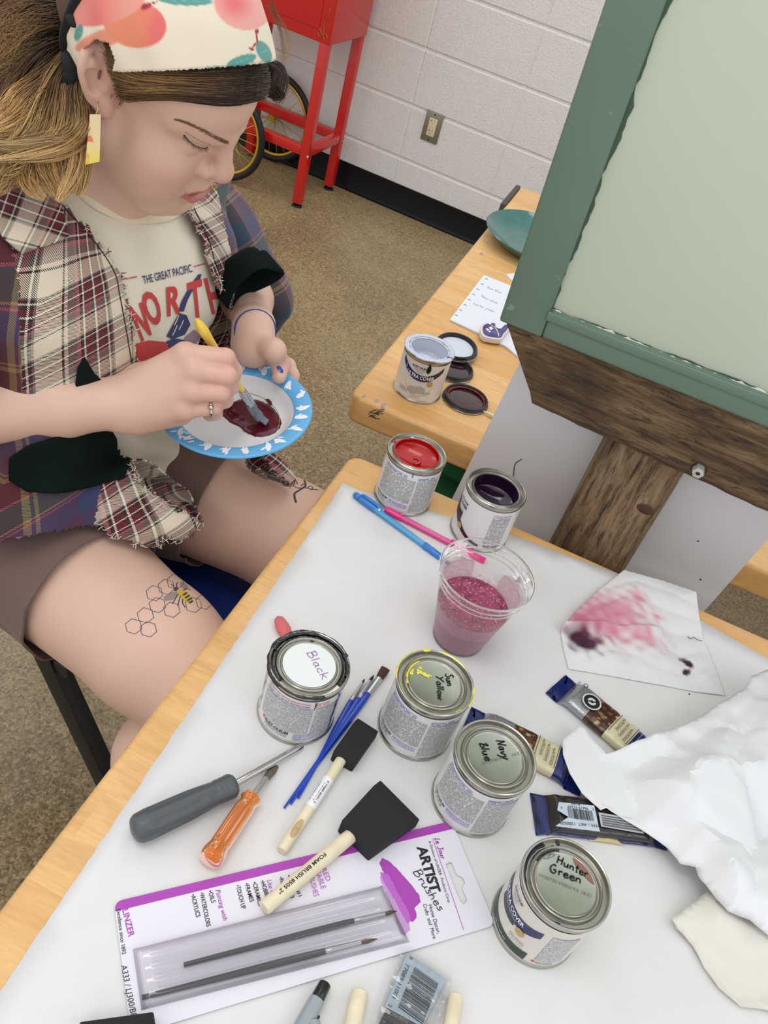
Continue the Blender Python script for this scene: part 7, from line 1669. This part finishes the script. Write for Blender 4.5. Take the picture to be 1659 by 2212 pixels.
for a in np.linspace(-2.3, 2.3, 50):
    d = HR@np.array([0, -math.cos(a), math.sin(a)]) if False else HR@np.array([0, math.sin(a), math.cos(a)]); o_ = H(xb, 0, .05); lo_, hi_ = .01, .12
    for _ in range(14):
        mid = (lo_+hi_)/2; lo_, hi_ = (mid, hi_) if hb.ev((o_+d*mid)[None])[0]-.0140 < 0 else (lo_, mid)
    ring.append(o_+d*lo_)
V, F = tube_data(ring, .0055, 8, .5); mk('black_trim', V, F, BLKF, hbo, True)
tk = [cast(hbv, 150, 120, .002)]; dq = np.linalg.norm(tk[0]-CAMC); V, F = tube_data(catmull([pt(150, 95, dq), pt(152, 130, dq-.003), pt(157, 160, dq), pt(152, 195, dq+.01)], 6), [.005]*4+[.008]*8+[.009]*5+[.007]*2, 10, .7); mk('tie_knot', V, F, BLKF, hbo, True)
q = cast(hbv, 161, 42, .001); V, F = lathe_data([(.00001, .002), (.004, .0018), (.0058, .0008), (.006, -.0004)], 24); nq = unit(CAMC-q); s1 = unit(np.cross(nq, [0, 0, 1.0])); s2 = np.cross(nq, s1); mk('button', q+np.outer(V[:, 0], s1)+np.outer(V[:, 1], s2)+np.outer(V[:, 2], nq), F, BLKF, hbo, True)
# ---- hair
HMAT = NT('hair_strands'); a_ = HMAT.n('Attribute', attribute_name='Tint'); HMAT.base(a_.outputs['Color']); HMAT.p(Roughness=.36); HMAT.set(HMAT.b, 'Specular IOR Level', .45); HMAT = HMAT.m
DKH, MDH, BLH, GDH = [np.array(srgb(*c)) for c in ((54, 38, 27), (112, 82, 50), (206, 164, 102), (230, 198, 142))]
class Hair:
    def __init__(s): s.S = []
    def strand(s, P, r, cols, k=3): s.S.append((np.asarray(P, float), r, cols))
    def build(s, name, parent, k=3):
        VV = []; FF = []; CC = []; o = 0; a = np.linspace(0, 2*np.pi, k, endpoint=False)
        for P, r, c in s.S:
            n = len(P); T = np.gradient(P, axis=0); T /= np.linalg.norm(T, axis=1)[:, None]+1e-12; N = np.cross(T, [.31, .52, .79]); N /= np.linalg.norm(N, axis=1)[:, None]+1e-12; B = np.cross(T, N); R = r*np.linspace(1, .4, n)
            VV.append((P[:, None]+R[:, None, None]*(np.cos(a)[None, :, None]*N[:, None]+np.sin(a)[None, :, None]*B[:, None])).reshape(-1, 3)); i = np.arange(n-1)[:, None]*k; j = np.arange(k)[None]; j2 = (j+1) % k
            FF.append(np.stack([i+j, i+j2, i+k+j2, i+k+j], -1).reshape(-1, 4)+o); CC.append(np.repeat(c, k, axis=0)); o += n*k
        return tag(mk(name, np.concatenate(VV), np.concatenate(FF), HMAT, parent, True, col=np.concatenate(CC)), kind='stuff')
hr = np.random.RandomState(23)
def hcol(n, stops, j=.16):
    t_ = np.linspace(0, 1, n); c = np.stack([np.interp(t_, [q[0] for q in stops], [q[1][i] for q in stops]) for i in range(3)], 1); return c*(1+hr.uniform(-j, j))
# dark hair swept across the forehead
Hf = Hair(); U_ = catmull([(597, 128), (540, 138), (480, 143), (420, 147), (350, 145), (295, 136), (250, 104), (228, 86)], 4); Lw = catmull([(572, 206), (530, 216), (480, 222), (420, 214), (360, 208), (315, 206), (280, 208), (250, 190)], 4)
tt = np.linspace(0, 1, len(U_)); capP = []; nU = len(U_)
for i in range(nU):
    for j in range(9): s_ = j/8; capP.append(U_[i]*(1-s_)+Lw[i]*s_+np.array([0, -6*(s_ == 0)]))
Fc = [(i*9+j, (i+1)*9+j, (i+1)*9+j+1, i*9+j+1) for i in range(nU-1) for j in range(8)]
def hcast(u, v, l):
    for k in range(8):
        q = cast(BT, u-k*3, v+k*1.5, l)
        if q is not None and ((q-HO)@HR)[0] > -.08 and np.linalg.norm(q-HO) < .2: return q
    return None
Q = [hcast(u, v, .0022) for u, v in capP]; ok = [q is not None for q in Q]; mk('hair_base', [q if q is not None else (0, 0, 0) for q in Q], [f for f in Fc if all(ok[i] for i in f)], plain('dark_hair_base', tuple(DKH), .6), person, True)
for k in range(1250):
    s0 = hr.uniform(0, 1); s1 = np.clip(s0+hr.uniform(-.25, .25), 0, 1.02); a0 = hr.uniform(0, .25); a1 = hr.uniform(.65, 1); ph = hr.uniform(0, 6); lf = .0028+.0035*hr.rand()+.003*math.sin(s0*3.1); pts = []
    for a in np.linspace(a0, a1, 16):
        i = a*(nU-1); i0 = int(min(i, nU-2)); f = i-i0; u_ = U_[i0]*(1-f)+U_[i0+1]*f; l_ = Lw[i0]*(1-f)+Lw[i0+1]*f; s_ = s0+(s1-s0)*(a-a0)/(a1-a0)+.035*math.sin(a*7+ph); q = u_*(1-s_)+l_*s_; c = hcast(q[0], q[1], lf)
        if c is not None: pts.append(c)
    if len(pts) > 6:
        P = np.array(pts); P[1:-1] = (P[:-2]+2*P[1:-1]+P[2:])/4; hl_ = hr.rand() < .16+.3*(s0 > .25)*(s0 < .7); cs = hcol(len(P), [(0, DKH), (.45, DKH*1.25 if not hl_ else MDH*1.1), (.75, MDH*1.1 if not hl_ else BLH*.9), (1, MDH)]); Hf.strand(P, .00040, cs)
def lock(Hh, guide, n, spread, stops, r=.0007, wave=.002, d0=None):
    G = catmull([pt(*g) for g in guide], 7); T, N, B = frames(G); L = len(G); q_ = np.linspace(0, 1, L)
    lb = 1+hr.uniform(-.3, .22); rr_ = r*.58
    for k in range(int(n*2.3)):
        a = hr.uniform(0, 6.28); rad = math.sqrt(hr.rand())*spread; env = (.45+1.1*np.sin(np.pi*np.clip(q_*.9+.05, 0, 1)))*(1-.45*q_**3); ph = hr.uniform(0, 6); f = hr.uniform(5, 9); tw = hr.uniform(-1.2, 1.2)
        off = (rad*env)[:, None]*(np.cos(a+tw*q_)[:, None]*N+.75*np.sin(a+tw*q_)[:, None]*B)+(wave*q_*np.sin(q_*f+ph))[:, None]*N; st_ = int(hr.uniform(0, 3)); en = L-int(abs(hr.normal(0, 3))); P = (G+off)[st_:max(en, st_+6)]
        Hh.strand(P, rr_*hr.uniform(.7, 1.25), hcol(len(P), stops)*lb)
fl_ = [((575, 138, .945), (598, 150, .95), (607, 176, .945), (600, 204, .94), (578, 208, .935)), ((580, 142, .94), (596, 165, .94), (590, 190, .935), (602, 206, .94), (586, 213, .94)), ((570, 140, .935), (585, 160, .935), (580, 185, .93), (572, 204, .93))]
for g in fl_: lock(Hf, g, 34, .006, [(0, DKH), (1, DKH*1.4)], .0006, .002)
for g in (((240, 104, .90), (252, 140, .893), (250, 180, .892), (238, 214, .89)), ((246, 110, .90), (262, 160, .893), (262, 205, .892), (250, 235, .89)), ((252, 116, .90), (276, 165, .896), (285, 205, .896), (272, 225, .893))): lock(Hf, g, 12, .0045, [(0, MDH), (.6, DKH*1.3), (1, MDH)], .0004, .003)
for g in (((575, 10, .96), (610, 60, .965), (618, 110, .965), (600, 150, .96)), ((580, -10, .96), (600, 50, .965), (612, 120, .965), (606, 160, .96))): lock(Hf, g, 7, .003, [(0, MDH), (1, BLH*.8)], .0003, .003)
Hf.build('front_hair', person)
# back of the head under the band, then the loose lengths
L_ = (W1[W2].mean(1)-HO)@HR; bk = (L_[:, 0] <= xb+.006) & (L_[:, 2] > -.02); V, F, _ = prune(W1, W2, bk); nV = V-vnorm(W1, W2)[np.unique(W2[bk])]*.004; mk('hair_base', nV, F, plain('brown_hair_base', srgb(84, 58, 36), .6), person, True)
Hb = Hair(); D1 = .925
ST1 = [(0, MDH*.8), (.3, MDH*1.25), (.6, BLH), (1, GDH)]; ST0 = [(0, DKH*1.3), (.5, MDH), (1, MDH*1.5)]
BACK = [((140, 20, .95), (95, 40, .955), (45, 70, .96), (-20, 120, .96)), ((142, 50, .945), (95, 75, .95), (40, 120, .95), (-25, 190, .95)), ((142, 80, .94), (100, 105, .94), (50, 160, .94), (-20, 250, .935)), ((143, 100, .935), (100, 140, .93), (55, 200, .93), (0, 260, .925), (-40, 300, .925)), ((140, 0, .95), (100, 5, .96), (50, 20, .97), (-20, 50, .97)), ((140, 65, .945), (85, 85, .95), (25, 105, .955), (-30, 150, .955)), ((138, 35, .955), (80, 55, .96), (20, 80, .96), (-30, 110, .96))]
for g in BACK: lock(Hb, g, 85, .013, ST0, .00065, .004)
LOCKS = [((146, 118, D1), (118, 165, .918), (92, 225, .912), (70, 280, .905), (30, 322, .90), (-20, 340, .90)), ((148, 122, D1), (125, 180, .916), (108, 240, .908), (92, 290, .90), (50, 318, .895), (-10, 330, .895)), ((150, 130, D1), (138, 190, .915), (130, 250, .905), (118, 300, .898), (70, 330, .89), (0, 342, .89)),
         ((151, 138, D1), (146, 200, .912), (144, 255, .905), (130, 300, .897), (90, 322, .89), (20, 320, .888)), ((150, 126, D1), (110, 185, .915), (72, 230, .91), (40, 262, .905), (0, 285, .905), (-40, 290, .905)), ((149, 120, D1), (100, 175, .918), (50, 215, .915), (10, 250, .91), (-40, 262, .91)),
         ((172, 165, .91), (170, 205, .905), (176, 245, .90), (172, 280, .896), (140, 305, .892), (90, 312, .888), (20, 318, .885), (-30, 310, .885)), ((168, 160, .912), (160, 210, .906), (164, 255, .90), (158, 290, .895), (115, 318, .89), (60, 336, .886), (-10, 352, .885)),
         ((176, 175, .908), (180, 225, .902), (182, 262, .898), (168, 296, .893), (130, 322, .888), (70, 338, .885), (0, 346, .884)), ((165, 200, .91), (160, 260, .905), (165, 320, .90), (160, 370, .897), (140, 410, .895), (125, 436, .895)), ((160, 230, .912), (150, 290, .906), (152, 340, .902), (165, 385, .90), (160, 420, .90)),
         ((150, 240, .912), (128, 300, .906), (118, 345, .90), (130, 390, .898), (142, 430, .898)), ((172, 240, .91), (172, 300, .906), (178, 350, .904), (176, 395, .904), (170, 425, .904)), ((120, 270, .905), (95, 320, .90), (92, 360, .896), (112, 400, .896), (130, 432, .896)),
         ((70, 290, .90), (40, 330, .895), (48, 365, .892), (20, 385, .892), (-20, 380, .892)), ((95, 300, .90), (60, 340, .893), (30, 362, .89), (-20, 366, .89)), ((60, 330, .895), (20, 358, .89), (5, 390, .89), (-20, 420, .89)), ((85, 330, .897), (62, 365, .892), (70, 400, .892), (100, 425, .894))]
for i, g in enumerate(LOCKS): lock(Hb, g, 78 if i < 9 else 62, .0098 if i < 9 else .0088, ST1 if i % 3 else [(0, MDH), (.35, BLH*.9), (1, GDH*1.05)], .00068, .0045)
for k in range(60):
    u, v = hr.uniform(60, 150), hr.uniform(20, 140); g = [(u, v, .935), (u-40+hr.uniform(-20, 10), v+hr.uniform(-10, 30), .93), (u-80+hr.uniform(-40, 20), v+hr.uniform(-20, 80), .93), (u-120+hr.uniform(-30, 30), v+hr.uniform(0, 120), .925)]; lock(Hb, g, 1, .001, [(0, MDH), (1, BLH)], .0003, .006)
Hb.build('long_hair', person)
# ---- brows, lashes, lids
Hb2 = Hair(); br = catmull([(384, 259), (402, 264), (430, 277), (462, 294), (486, 305), (497, 309)], 8)
for k in range(330):
    i = hr.randint(0, len(br)-3); w_ = np.interp(i/len(br), [0, .25, .75, 1], [1.5, 3.0, 4.2, 2.6]); q = br[i]+np.array([hr.uniform(-1, 1), hr.uniform(-1, 1)*w_]); a = math.atan2(*(br[min(i+2, len(br)-1)]-br[i])[::-1])+hr.uniform(-.35, .15)+math.pi; l = hr.uniform(5, 9)
    P = [cast(BT, q[0]+l*f*math.cos(a), q[1]+l*f*math.sin(a)-.6*f, .0003+.0006*f) for f in (0, .5, 1)]
    if all(p is not None for p in P): Hb2.strand(np.array(P), .00020, np.tile(np.array(srgb(134, 96, 72))*(1+hr.uniform(-.2, .2)), (3, 1)), 4)
lid = catmull([(398, 291), (406, 302), (418, 312), (430, 318), (441, 320), (449, 318)], 8)
for k in range(90):
    i = hr.randint(0, len(lid)-1); q = lid[i]; f_ = i/len(lid); d = np.array([-.35+.9*f_, .9]); l = hr.uniform(7, 13)*(1-.4*abs(f_-.45)); c0 = cast(BT, q[0], q[1], .0004)
    if c0 is None: continue
    dv = CR[0]*d[0]+CR[1]*d[1]; P = [c0, c0+dv*l*.00024-CR[2]*.0012, c0+dv*l*.00046-CR[2]*.0014]; Hb2.strand(np.array(P), .00022, np.tile(np.array(srgb(52, 36, 28)), (3, 1)), 4)
for i in range(1):
    P = [cast(BT, *q, .0003) for q in lid]; P = np.array([p for p in P if p is not None]); Hb2.strand(P, .0006, np.tile(np.array(srgb(60, 40, 34)), (len(P), 1)), 6)
    P = [cast(BT, *q, .00015) for q in catmull([(399, 284), (412, 292), (428, 302), (444, 309), (455, 312)], 6)]; P = np.array([p for p in P if p is not None]); Hb2.strand(P, .00035, np.tile(np.array(srgb(158, 112, 96)), (len(P), 1)), 6)  # last strand is no hair: a darker line painting the lid crease's shade
Hb2.build('brow_lashes_and_crease_shade', person)
# ---- jewellery
SILV_ = plain('silver', srgb(200, 196, 188), .22, 1.0); GOLDW = plain('gold_wire', srgb(206, 170, 90), .25, .9)
de = np.linalg.norm(cast(BT, 214, 228, 0)-CAMC)-.004; er = [pt(u, v, de-.002) for u, v in ((194, 247), (218, 247), (215, 349), (184, 356))]; n_ = unit(np.cross(er[1]-er[0], er[3]-er[0])); V = er+[e-n_*.0022 for e in er]
t = NT('marbled_resin'); c = t.coord(); nz = t.noise(t.mapping(c, (60, 60, 30)), 1.2, 3, .5, 1.5); zz = t.sep(t.coord('Generated'))[2]; t.base(t.mix(t.ramp(nz, [(.56, (0, 0, 0)), (.64, (1, 1, 1))]), t.ramp(zz, [(.05, srgb(226, 206, 60)), (.45, srgb(228, 206, 150)), (1, srgb(226, 204, 160))]), srgb(222, 120, 72))); t.p(Roughness=.3)
eo_ = mk('earring', V, BOXF, t.m, person, False); tube('hook', catmull([pt(206, 250, de-.001), pt(211, 236, de-.001), pt(212, 222, de), pt(214, 219, de+.002)], 6), .0005, GOLDW, eo_, 8)
q = cast(BT, 462, 396, .0); a = np.linspace(0, 2*np.pi, 20); V, F = tube_data([q+CR[0]*.0032*math.cos(b)+CR[1]*(.0032*math.sin(b)+.003)-CR[2]*.002 for b in a], .0006, 6, 1, False); mk('nose_ring', V, F, GOLDW, person, True)
ax = unit(WR_L-EL_L); c0 = EL_L+(WR_L-EL_L)*1.04; s1 = unit(np.cross(ax, [0, 0, 1.0])); s2 = np.cross(ax, s1)
for off, m, r in ((0, plain('navy_hair_tie', srgb(24, 28, 64), .7), .0017), (.006, plain('blue_hair_tie', srgb(52, 74, 130), .7), .0015)):
    V, F = tube_data([c0+ax*(off+.004*math.sin(b))+(s1*math.cos(b)+s2*math.sin(b))*.0248 for b in a], r, 8, 1, False); mk('wristband', V, F, m, person, True)
pp, pq = FR[3][0][0], FR[3][0][1]; ax = unit(pq-pp); c0 = pp+(pq-pp)*.90; s1 = unit(np.cross(ax, [0, 0, 1.0])); s2 = np.cross(ax, s1); V, F = tube_data([c0+(s1*math.cos(b)+s2*math.sin(b))*.0094 for b in a], [.0016+.0008*math.cos(b*3)**2 for b in a], 8, 1, False); ro = mk('ring', V, F, SILV_, person, True)
V, F = lathe_data([(.00001, .003), (.0026, .002), (.0034, 0), (.002, -.002)], 12); mk('ring_setting', V+c0+unit(CAMC-c0)*.0102, F, SILV_, ro, True)
BLN = plain('blue_nail_polish', srgb(20, 36, 150), .12, coat=.8)
lay_poly('thumb_nail', [(597, 793), (601, 789), (607, 792), (611, 799), (611, 806), (606, 805), (600, 800)], BT, BLN, person, .0007, 2.5)
# ---- tattoos drawn on the skin
TI = plain('blue_black_tattoo', srgb(92, 84, 100), .6); TID = plain('dark_tattoo', srgb(58, 60, 66), .6); TY = plain('yellow_tattoo', srgb(206, 172, 60), .6); TG = plain('grey_tattoo', srgb(150, 132, 128), .6)
cx = lambda x, y: (x/2.183, 960+y/2.183)
P = []
for (x, y) in ((630, 858), (700, 872), (686, 806), (742, 758), (810, 780), (728, 702), (784, 672), (826, 648), (912, 757), (962, 742)):
    hx = [(x+41*math.cos(math.radians(60*i+18)), y+37*math.sin(math.radians(60*i+18))) for i in range(7)]
    for i in range(6):
        o = lay_line(None, [cx(*hx[i]), cx(*hx[i+1])], .00042, BT, None, None, .0001)
        if o: P.append(o)
V, F = join(P); mk('honeycomb_tattoo', V, F, TI, bo, True)
lay_poly('bee_wing', [cx(*p) for p in ((768, 722), (800, 700), (835, 695), (838, 715), (810, 735), (780, 738))], BT, TG, bo, .0002, 3); lay_poly('bee_wing', [cx(*p) for p in ((848, 668), (850, 650), (865, 648), (890, 672), (868, 685))], BT, TG, bo, .0002, 3)
lay_poly('bee_body', [cx(*p) for p in ((832, 688), (850, 682), (868, 692), (890, 708), (906, 730), (905, 746), (888, 748), (868, 736), (852, 716), (836, 704))], BT, TY, bo, .0003, 3)
for a_, b_ in (((862, 712), (880, 700)), ((872, 726), (892, 712)), ((882, 738), (902, 726)), ((892, 748), (908, 738))): lay_line('bee_stripe', [cx(*a_), cx(*b_)], .0011, BT, TID, bo, .0004)
lay_poly('bee_head', [cx(*p) for p in ((818, 676), (836, 672), (842, 684), (834, 694), (820, 690))], BT, TID, bo, .0003, 3)
for L in (((840, 706), (826, 730), (812, 752)), ((850, 716), (842, 744), (838, 762)), ((860, 730), (862, 752), (872, 768)), ((862, 690), (884, 680), (900, 690)), ((822, 676), (812, 664), (806, 660)), ((834, 672), (832, 658), (840, 652))): lay_line('bee_leg', [cx(*p) for p in L], .0006, BT, TID, bo, .0003)
lay_line('snake_tattoo', [cx(*p) for p in ((1365, 135), (1400, 138), (1430, 165), (1440, 195), (1412, 215), (1388, 235), (1396, 275))], .0017, BT, TID, bo, .0)
for L in (((1372, 185), (1400, 205), (1440, 205), (1470, 212), (1500, 214)), ((1392, 190), (1380, 176), (1398, 172), (1402, 188)), ((1450, 208), (1462, 196), (1474, 206), (1464, 216)), ((1420, 196), (1432, 186), (1444, 198)), ((1380, 100), (1410, 95), (1436, 122)), ((1395, 108), (1420, 112), (1440, 124)), ((1330, 130), (1345, 110), (1350, 140))): lay_line('floral_tattoo', [cx(*p) for p in L], .0007, BT, TID, bo, .0001)
# ================================================================== paper plate, paint and the brush in her hand
def m_plate():
    t = NT('coated_paper_plate'); t.base(srgb(226, 226, 226)); t.p(Roughness=.4); return t.m
PWH = m_plate(); PBL = plain('sky_blue_plate_print', srgb(96, 172, 220), .4)
pl = thing('paper_plate', tuple(PLC), 'deep paper plate with blue leaf patterned rim holding dark red paint', 'plate')
prof = [(.0001, -.0215), (.050, -.0215), (.0575, -.0190), (.0635, -.0125), (.0680, -.0055), (.0705, -.0030), (.078, -.0012), (.086, -.0002), (.0888, .0), (.0902, -.0012), (.0900, -.0028), (.0870, -.0025), (.0785, -.0045), (.0700, -.0062), (.0660, -.0170), (.0605, -.0255), (.050, -.0275), (.0001, -.0275)]
V, F = lathe_data(prof, 120); mids = [np.hypot(*V[list(f)].mean(0)[:2]) for f in F]; idx = [1 if (i//120) in (4, 5, 6, 7, 8, 9, 10) else 0 for i in range(len(F))]
plo = mk('dish', PLC+V@PLR.T, F, [PWH, PBL], pl, True, idx=idx, auto=60)
r2 = random.Random(6); P = []; zr = lambda r: np.interp(r, [.068, .0705, .078, .086, .0888], [-.0055, -.0030, -.0012, -.0002, .0])+.0003
def leaf(a, r, L, w_, ang):
    ca, sa = math.cos(ang), math.sin(ang); pts = []
    for q in np.linspace(0, 2*np.pi, 14, endpoint=False):
        x = L*math.cos(q); y = w_*math.sin(q)*(1-.35*math.cos(q)); rr_ = r+x*ca-y*sa; aa = a+(x*sa+y*ca)/r; rr_ = min(max(rr_, .0690), .0885); pts.append(PLC+PLR@np.array([rr_*math.cos(aa), rr_*math.sin(aa), zr(rr_)]))
    c_ = np.mean(pts, 0)+PLN*.0002; return ([c_]+pts, [(0, i+1, (i+1) % 14+1) for i in range(14)])
for k in range(22):
    a = 2*math.pi*k/22+r2.uniform(-.05, .05); P.append(leaf(a, .0785+r2.uniform(-.003, .003), .0078, .0034, r2.uniform(-.7, .7)))
    for j in range(3): P.append(leaf(a+r2.uniform(-.09, .09), .0785+r2.uniform(-.006, .006), .0042, .0014, r2.uniform(-1.5, 1.5)))
V, F = join(P); tag(mk('leaf_pattern', V, F, plain('white_leaf_print', srgb(232, 238, 242), .4), plo, False), kind='stuff')
zp = -.0195
pp_ = [(745-.0, 860), (760, 800), (800, 790), (850, 770), (900, 745), (960, 742), (1010, 752), (1060, 752), (1110, 770), (1160, 790), (1200, 825), (1240, 875), (1268, 925), (1280, 975), (1262, 1015), (1220, 1050), (1170, 1072), (1110, 1085), (1040, 1082), (985, 1058), (940, 1035), (905, 1000), (860, 975), (820, 955), (785, 925), (755, 900)]
O_ = [(np.array(onplate(300+x/4.1475, 680+y/4.1475, zp))-PLC)@PLR for x, y in pp_]; P2_ = [tuple(o[:2]) for o in O_]
P2_ = [tuple(np.array(p)*min(1, .0625/np.hypot(*p))) for p in P2_]; P2_ = [tuple(q) for q in fray(P2_, .0006, .003)]
def ph_(x, y, d_): r = np.hypot(x, y); return np.interp(r, [0, .050, .0575, .0635], [-.0215, -.0215, -.0190, -.0125])+.0004+.0012*np.clip(d_/.004, 0, 1)+.0003*np.sin(x*220+y*130)*np.clip(d_/.01, 0, 1)*np.sin(y*260-x*70)
V, F = sheet_mesh(P2_, .0022, ph_, .2); mk('paint_puddle', PLC+V@PLR.T, F, MARPAINT, pl, True)
S3 = [(np.array(onplate(300+x/4.1475, 680+y/4.1475, -.008))-PLC)@PLR for x, y in ((1130, 688), (1165, 690), (1190, 715), (1195, 742), (1175, 738), (1150, 712))]
V = [(o[0], o[1], np.interp(np.hypot(o[0], o[1]), [.050, .0575, .0635, .068, .0705], [-.0205, -.0185, -.0125, -.0055, -.003])+.0006) for o in S3]; mk('paint_spot', PLC+np.array(V)@PLR.T, [tuple(range(6))], MARPAINT, pl, False)
GRT = plain('pale_green_stamp', srgb(150, 190, 150), .5); a = np.linspace(-1.0, 1.3, 40); V, F = tube_data([PLC+PLR@np.array([.0515*math.cos(b+1.2), .0515*math.sin(b+1.2), -.0201]) for b in a], .0004, 5); mk('stamp_line', V, F, GRT, plo, True)
# brush
B0 = onplate(562, 906, -.0165); dl = ray(424, 690); dl = dl/np.linalg.norm(dl); w_ = CAMC-B0; b_ = w_@dl; c_ = w_@w_-.172**2; disc_ = max(b_*b_-c_, 0); s_ = -b_+math.sqrt(disc_) if disc_ > 0 else -b_; s2_ = -b_-math.sqrt(disc_); B1 = CAMC+dl*(s2_ if (CAMC+dl*s2_)[2] > B0[2] else s_); d = unit(B1-B0); L = np.linalg.norm(B1-B0); X = lambda q: B0+d*q
tb = thing('paintbrush', tuple(B0), 'yellow handled paintbrush held in her right hand with its bristles in the dark red paint', 'paintbrush')
GREYB = plain('grey_bristles', srgb(104, 108, 118), .5, noise=.35, nscale=500)
bend = unit(onplate(575, 912, -.0165)-B0)
tube('bristles', catmull([B0+bend*.010, B0+d*.010, X(.028), X(.036)], 6), [.0060]*4+[.0090]*5+[.0104]*5+[.0098]*5, GREYB, tb, 20, .45)
tube('ferrule', [X(.034), X(.036), X(.050), X(.058)], [.0102, .0103, .0094, .0076], ALU, tb, 20, .55)
qs = np.linspace(.056, L, 26); rad = np.interp((qs-.056)/(L-.056), [0, .15, .4, .7, .88, .97, 1], [.0062, .0080, .0064, .0076, .0098, .0064, .002]); ho = tube('handle', [X(q) for q in qs], rad, plain('yellow_handle_paint', srgb(232, 200, 76), .35), tb, 20, .6)
q = B1+(B0-B1)*.17; V, F = lathe_data([(.00001, .0), (.0024, .0), (.003, -.0003)], 16); nq = unit(CAMC-q); s1 = unit(np.cross(nq, d)); s2 = np.cross(nq, s1); mk('red_mark', q+nq*.0068+np.outer(V[:, 0]*1.4, s1)+np.outer(V[:, 1], s2)+np.outer(V[:, 2], nq), F, plain('red_brown_mark', srgb(150, 50, 40), .4), ho, True)
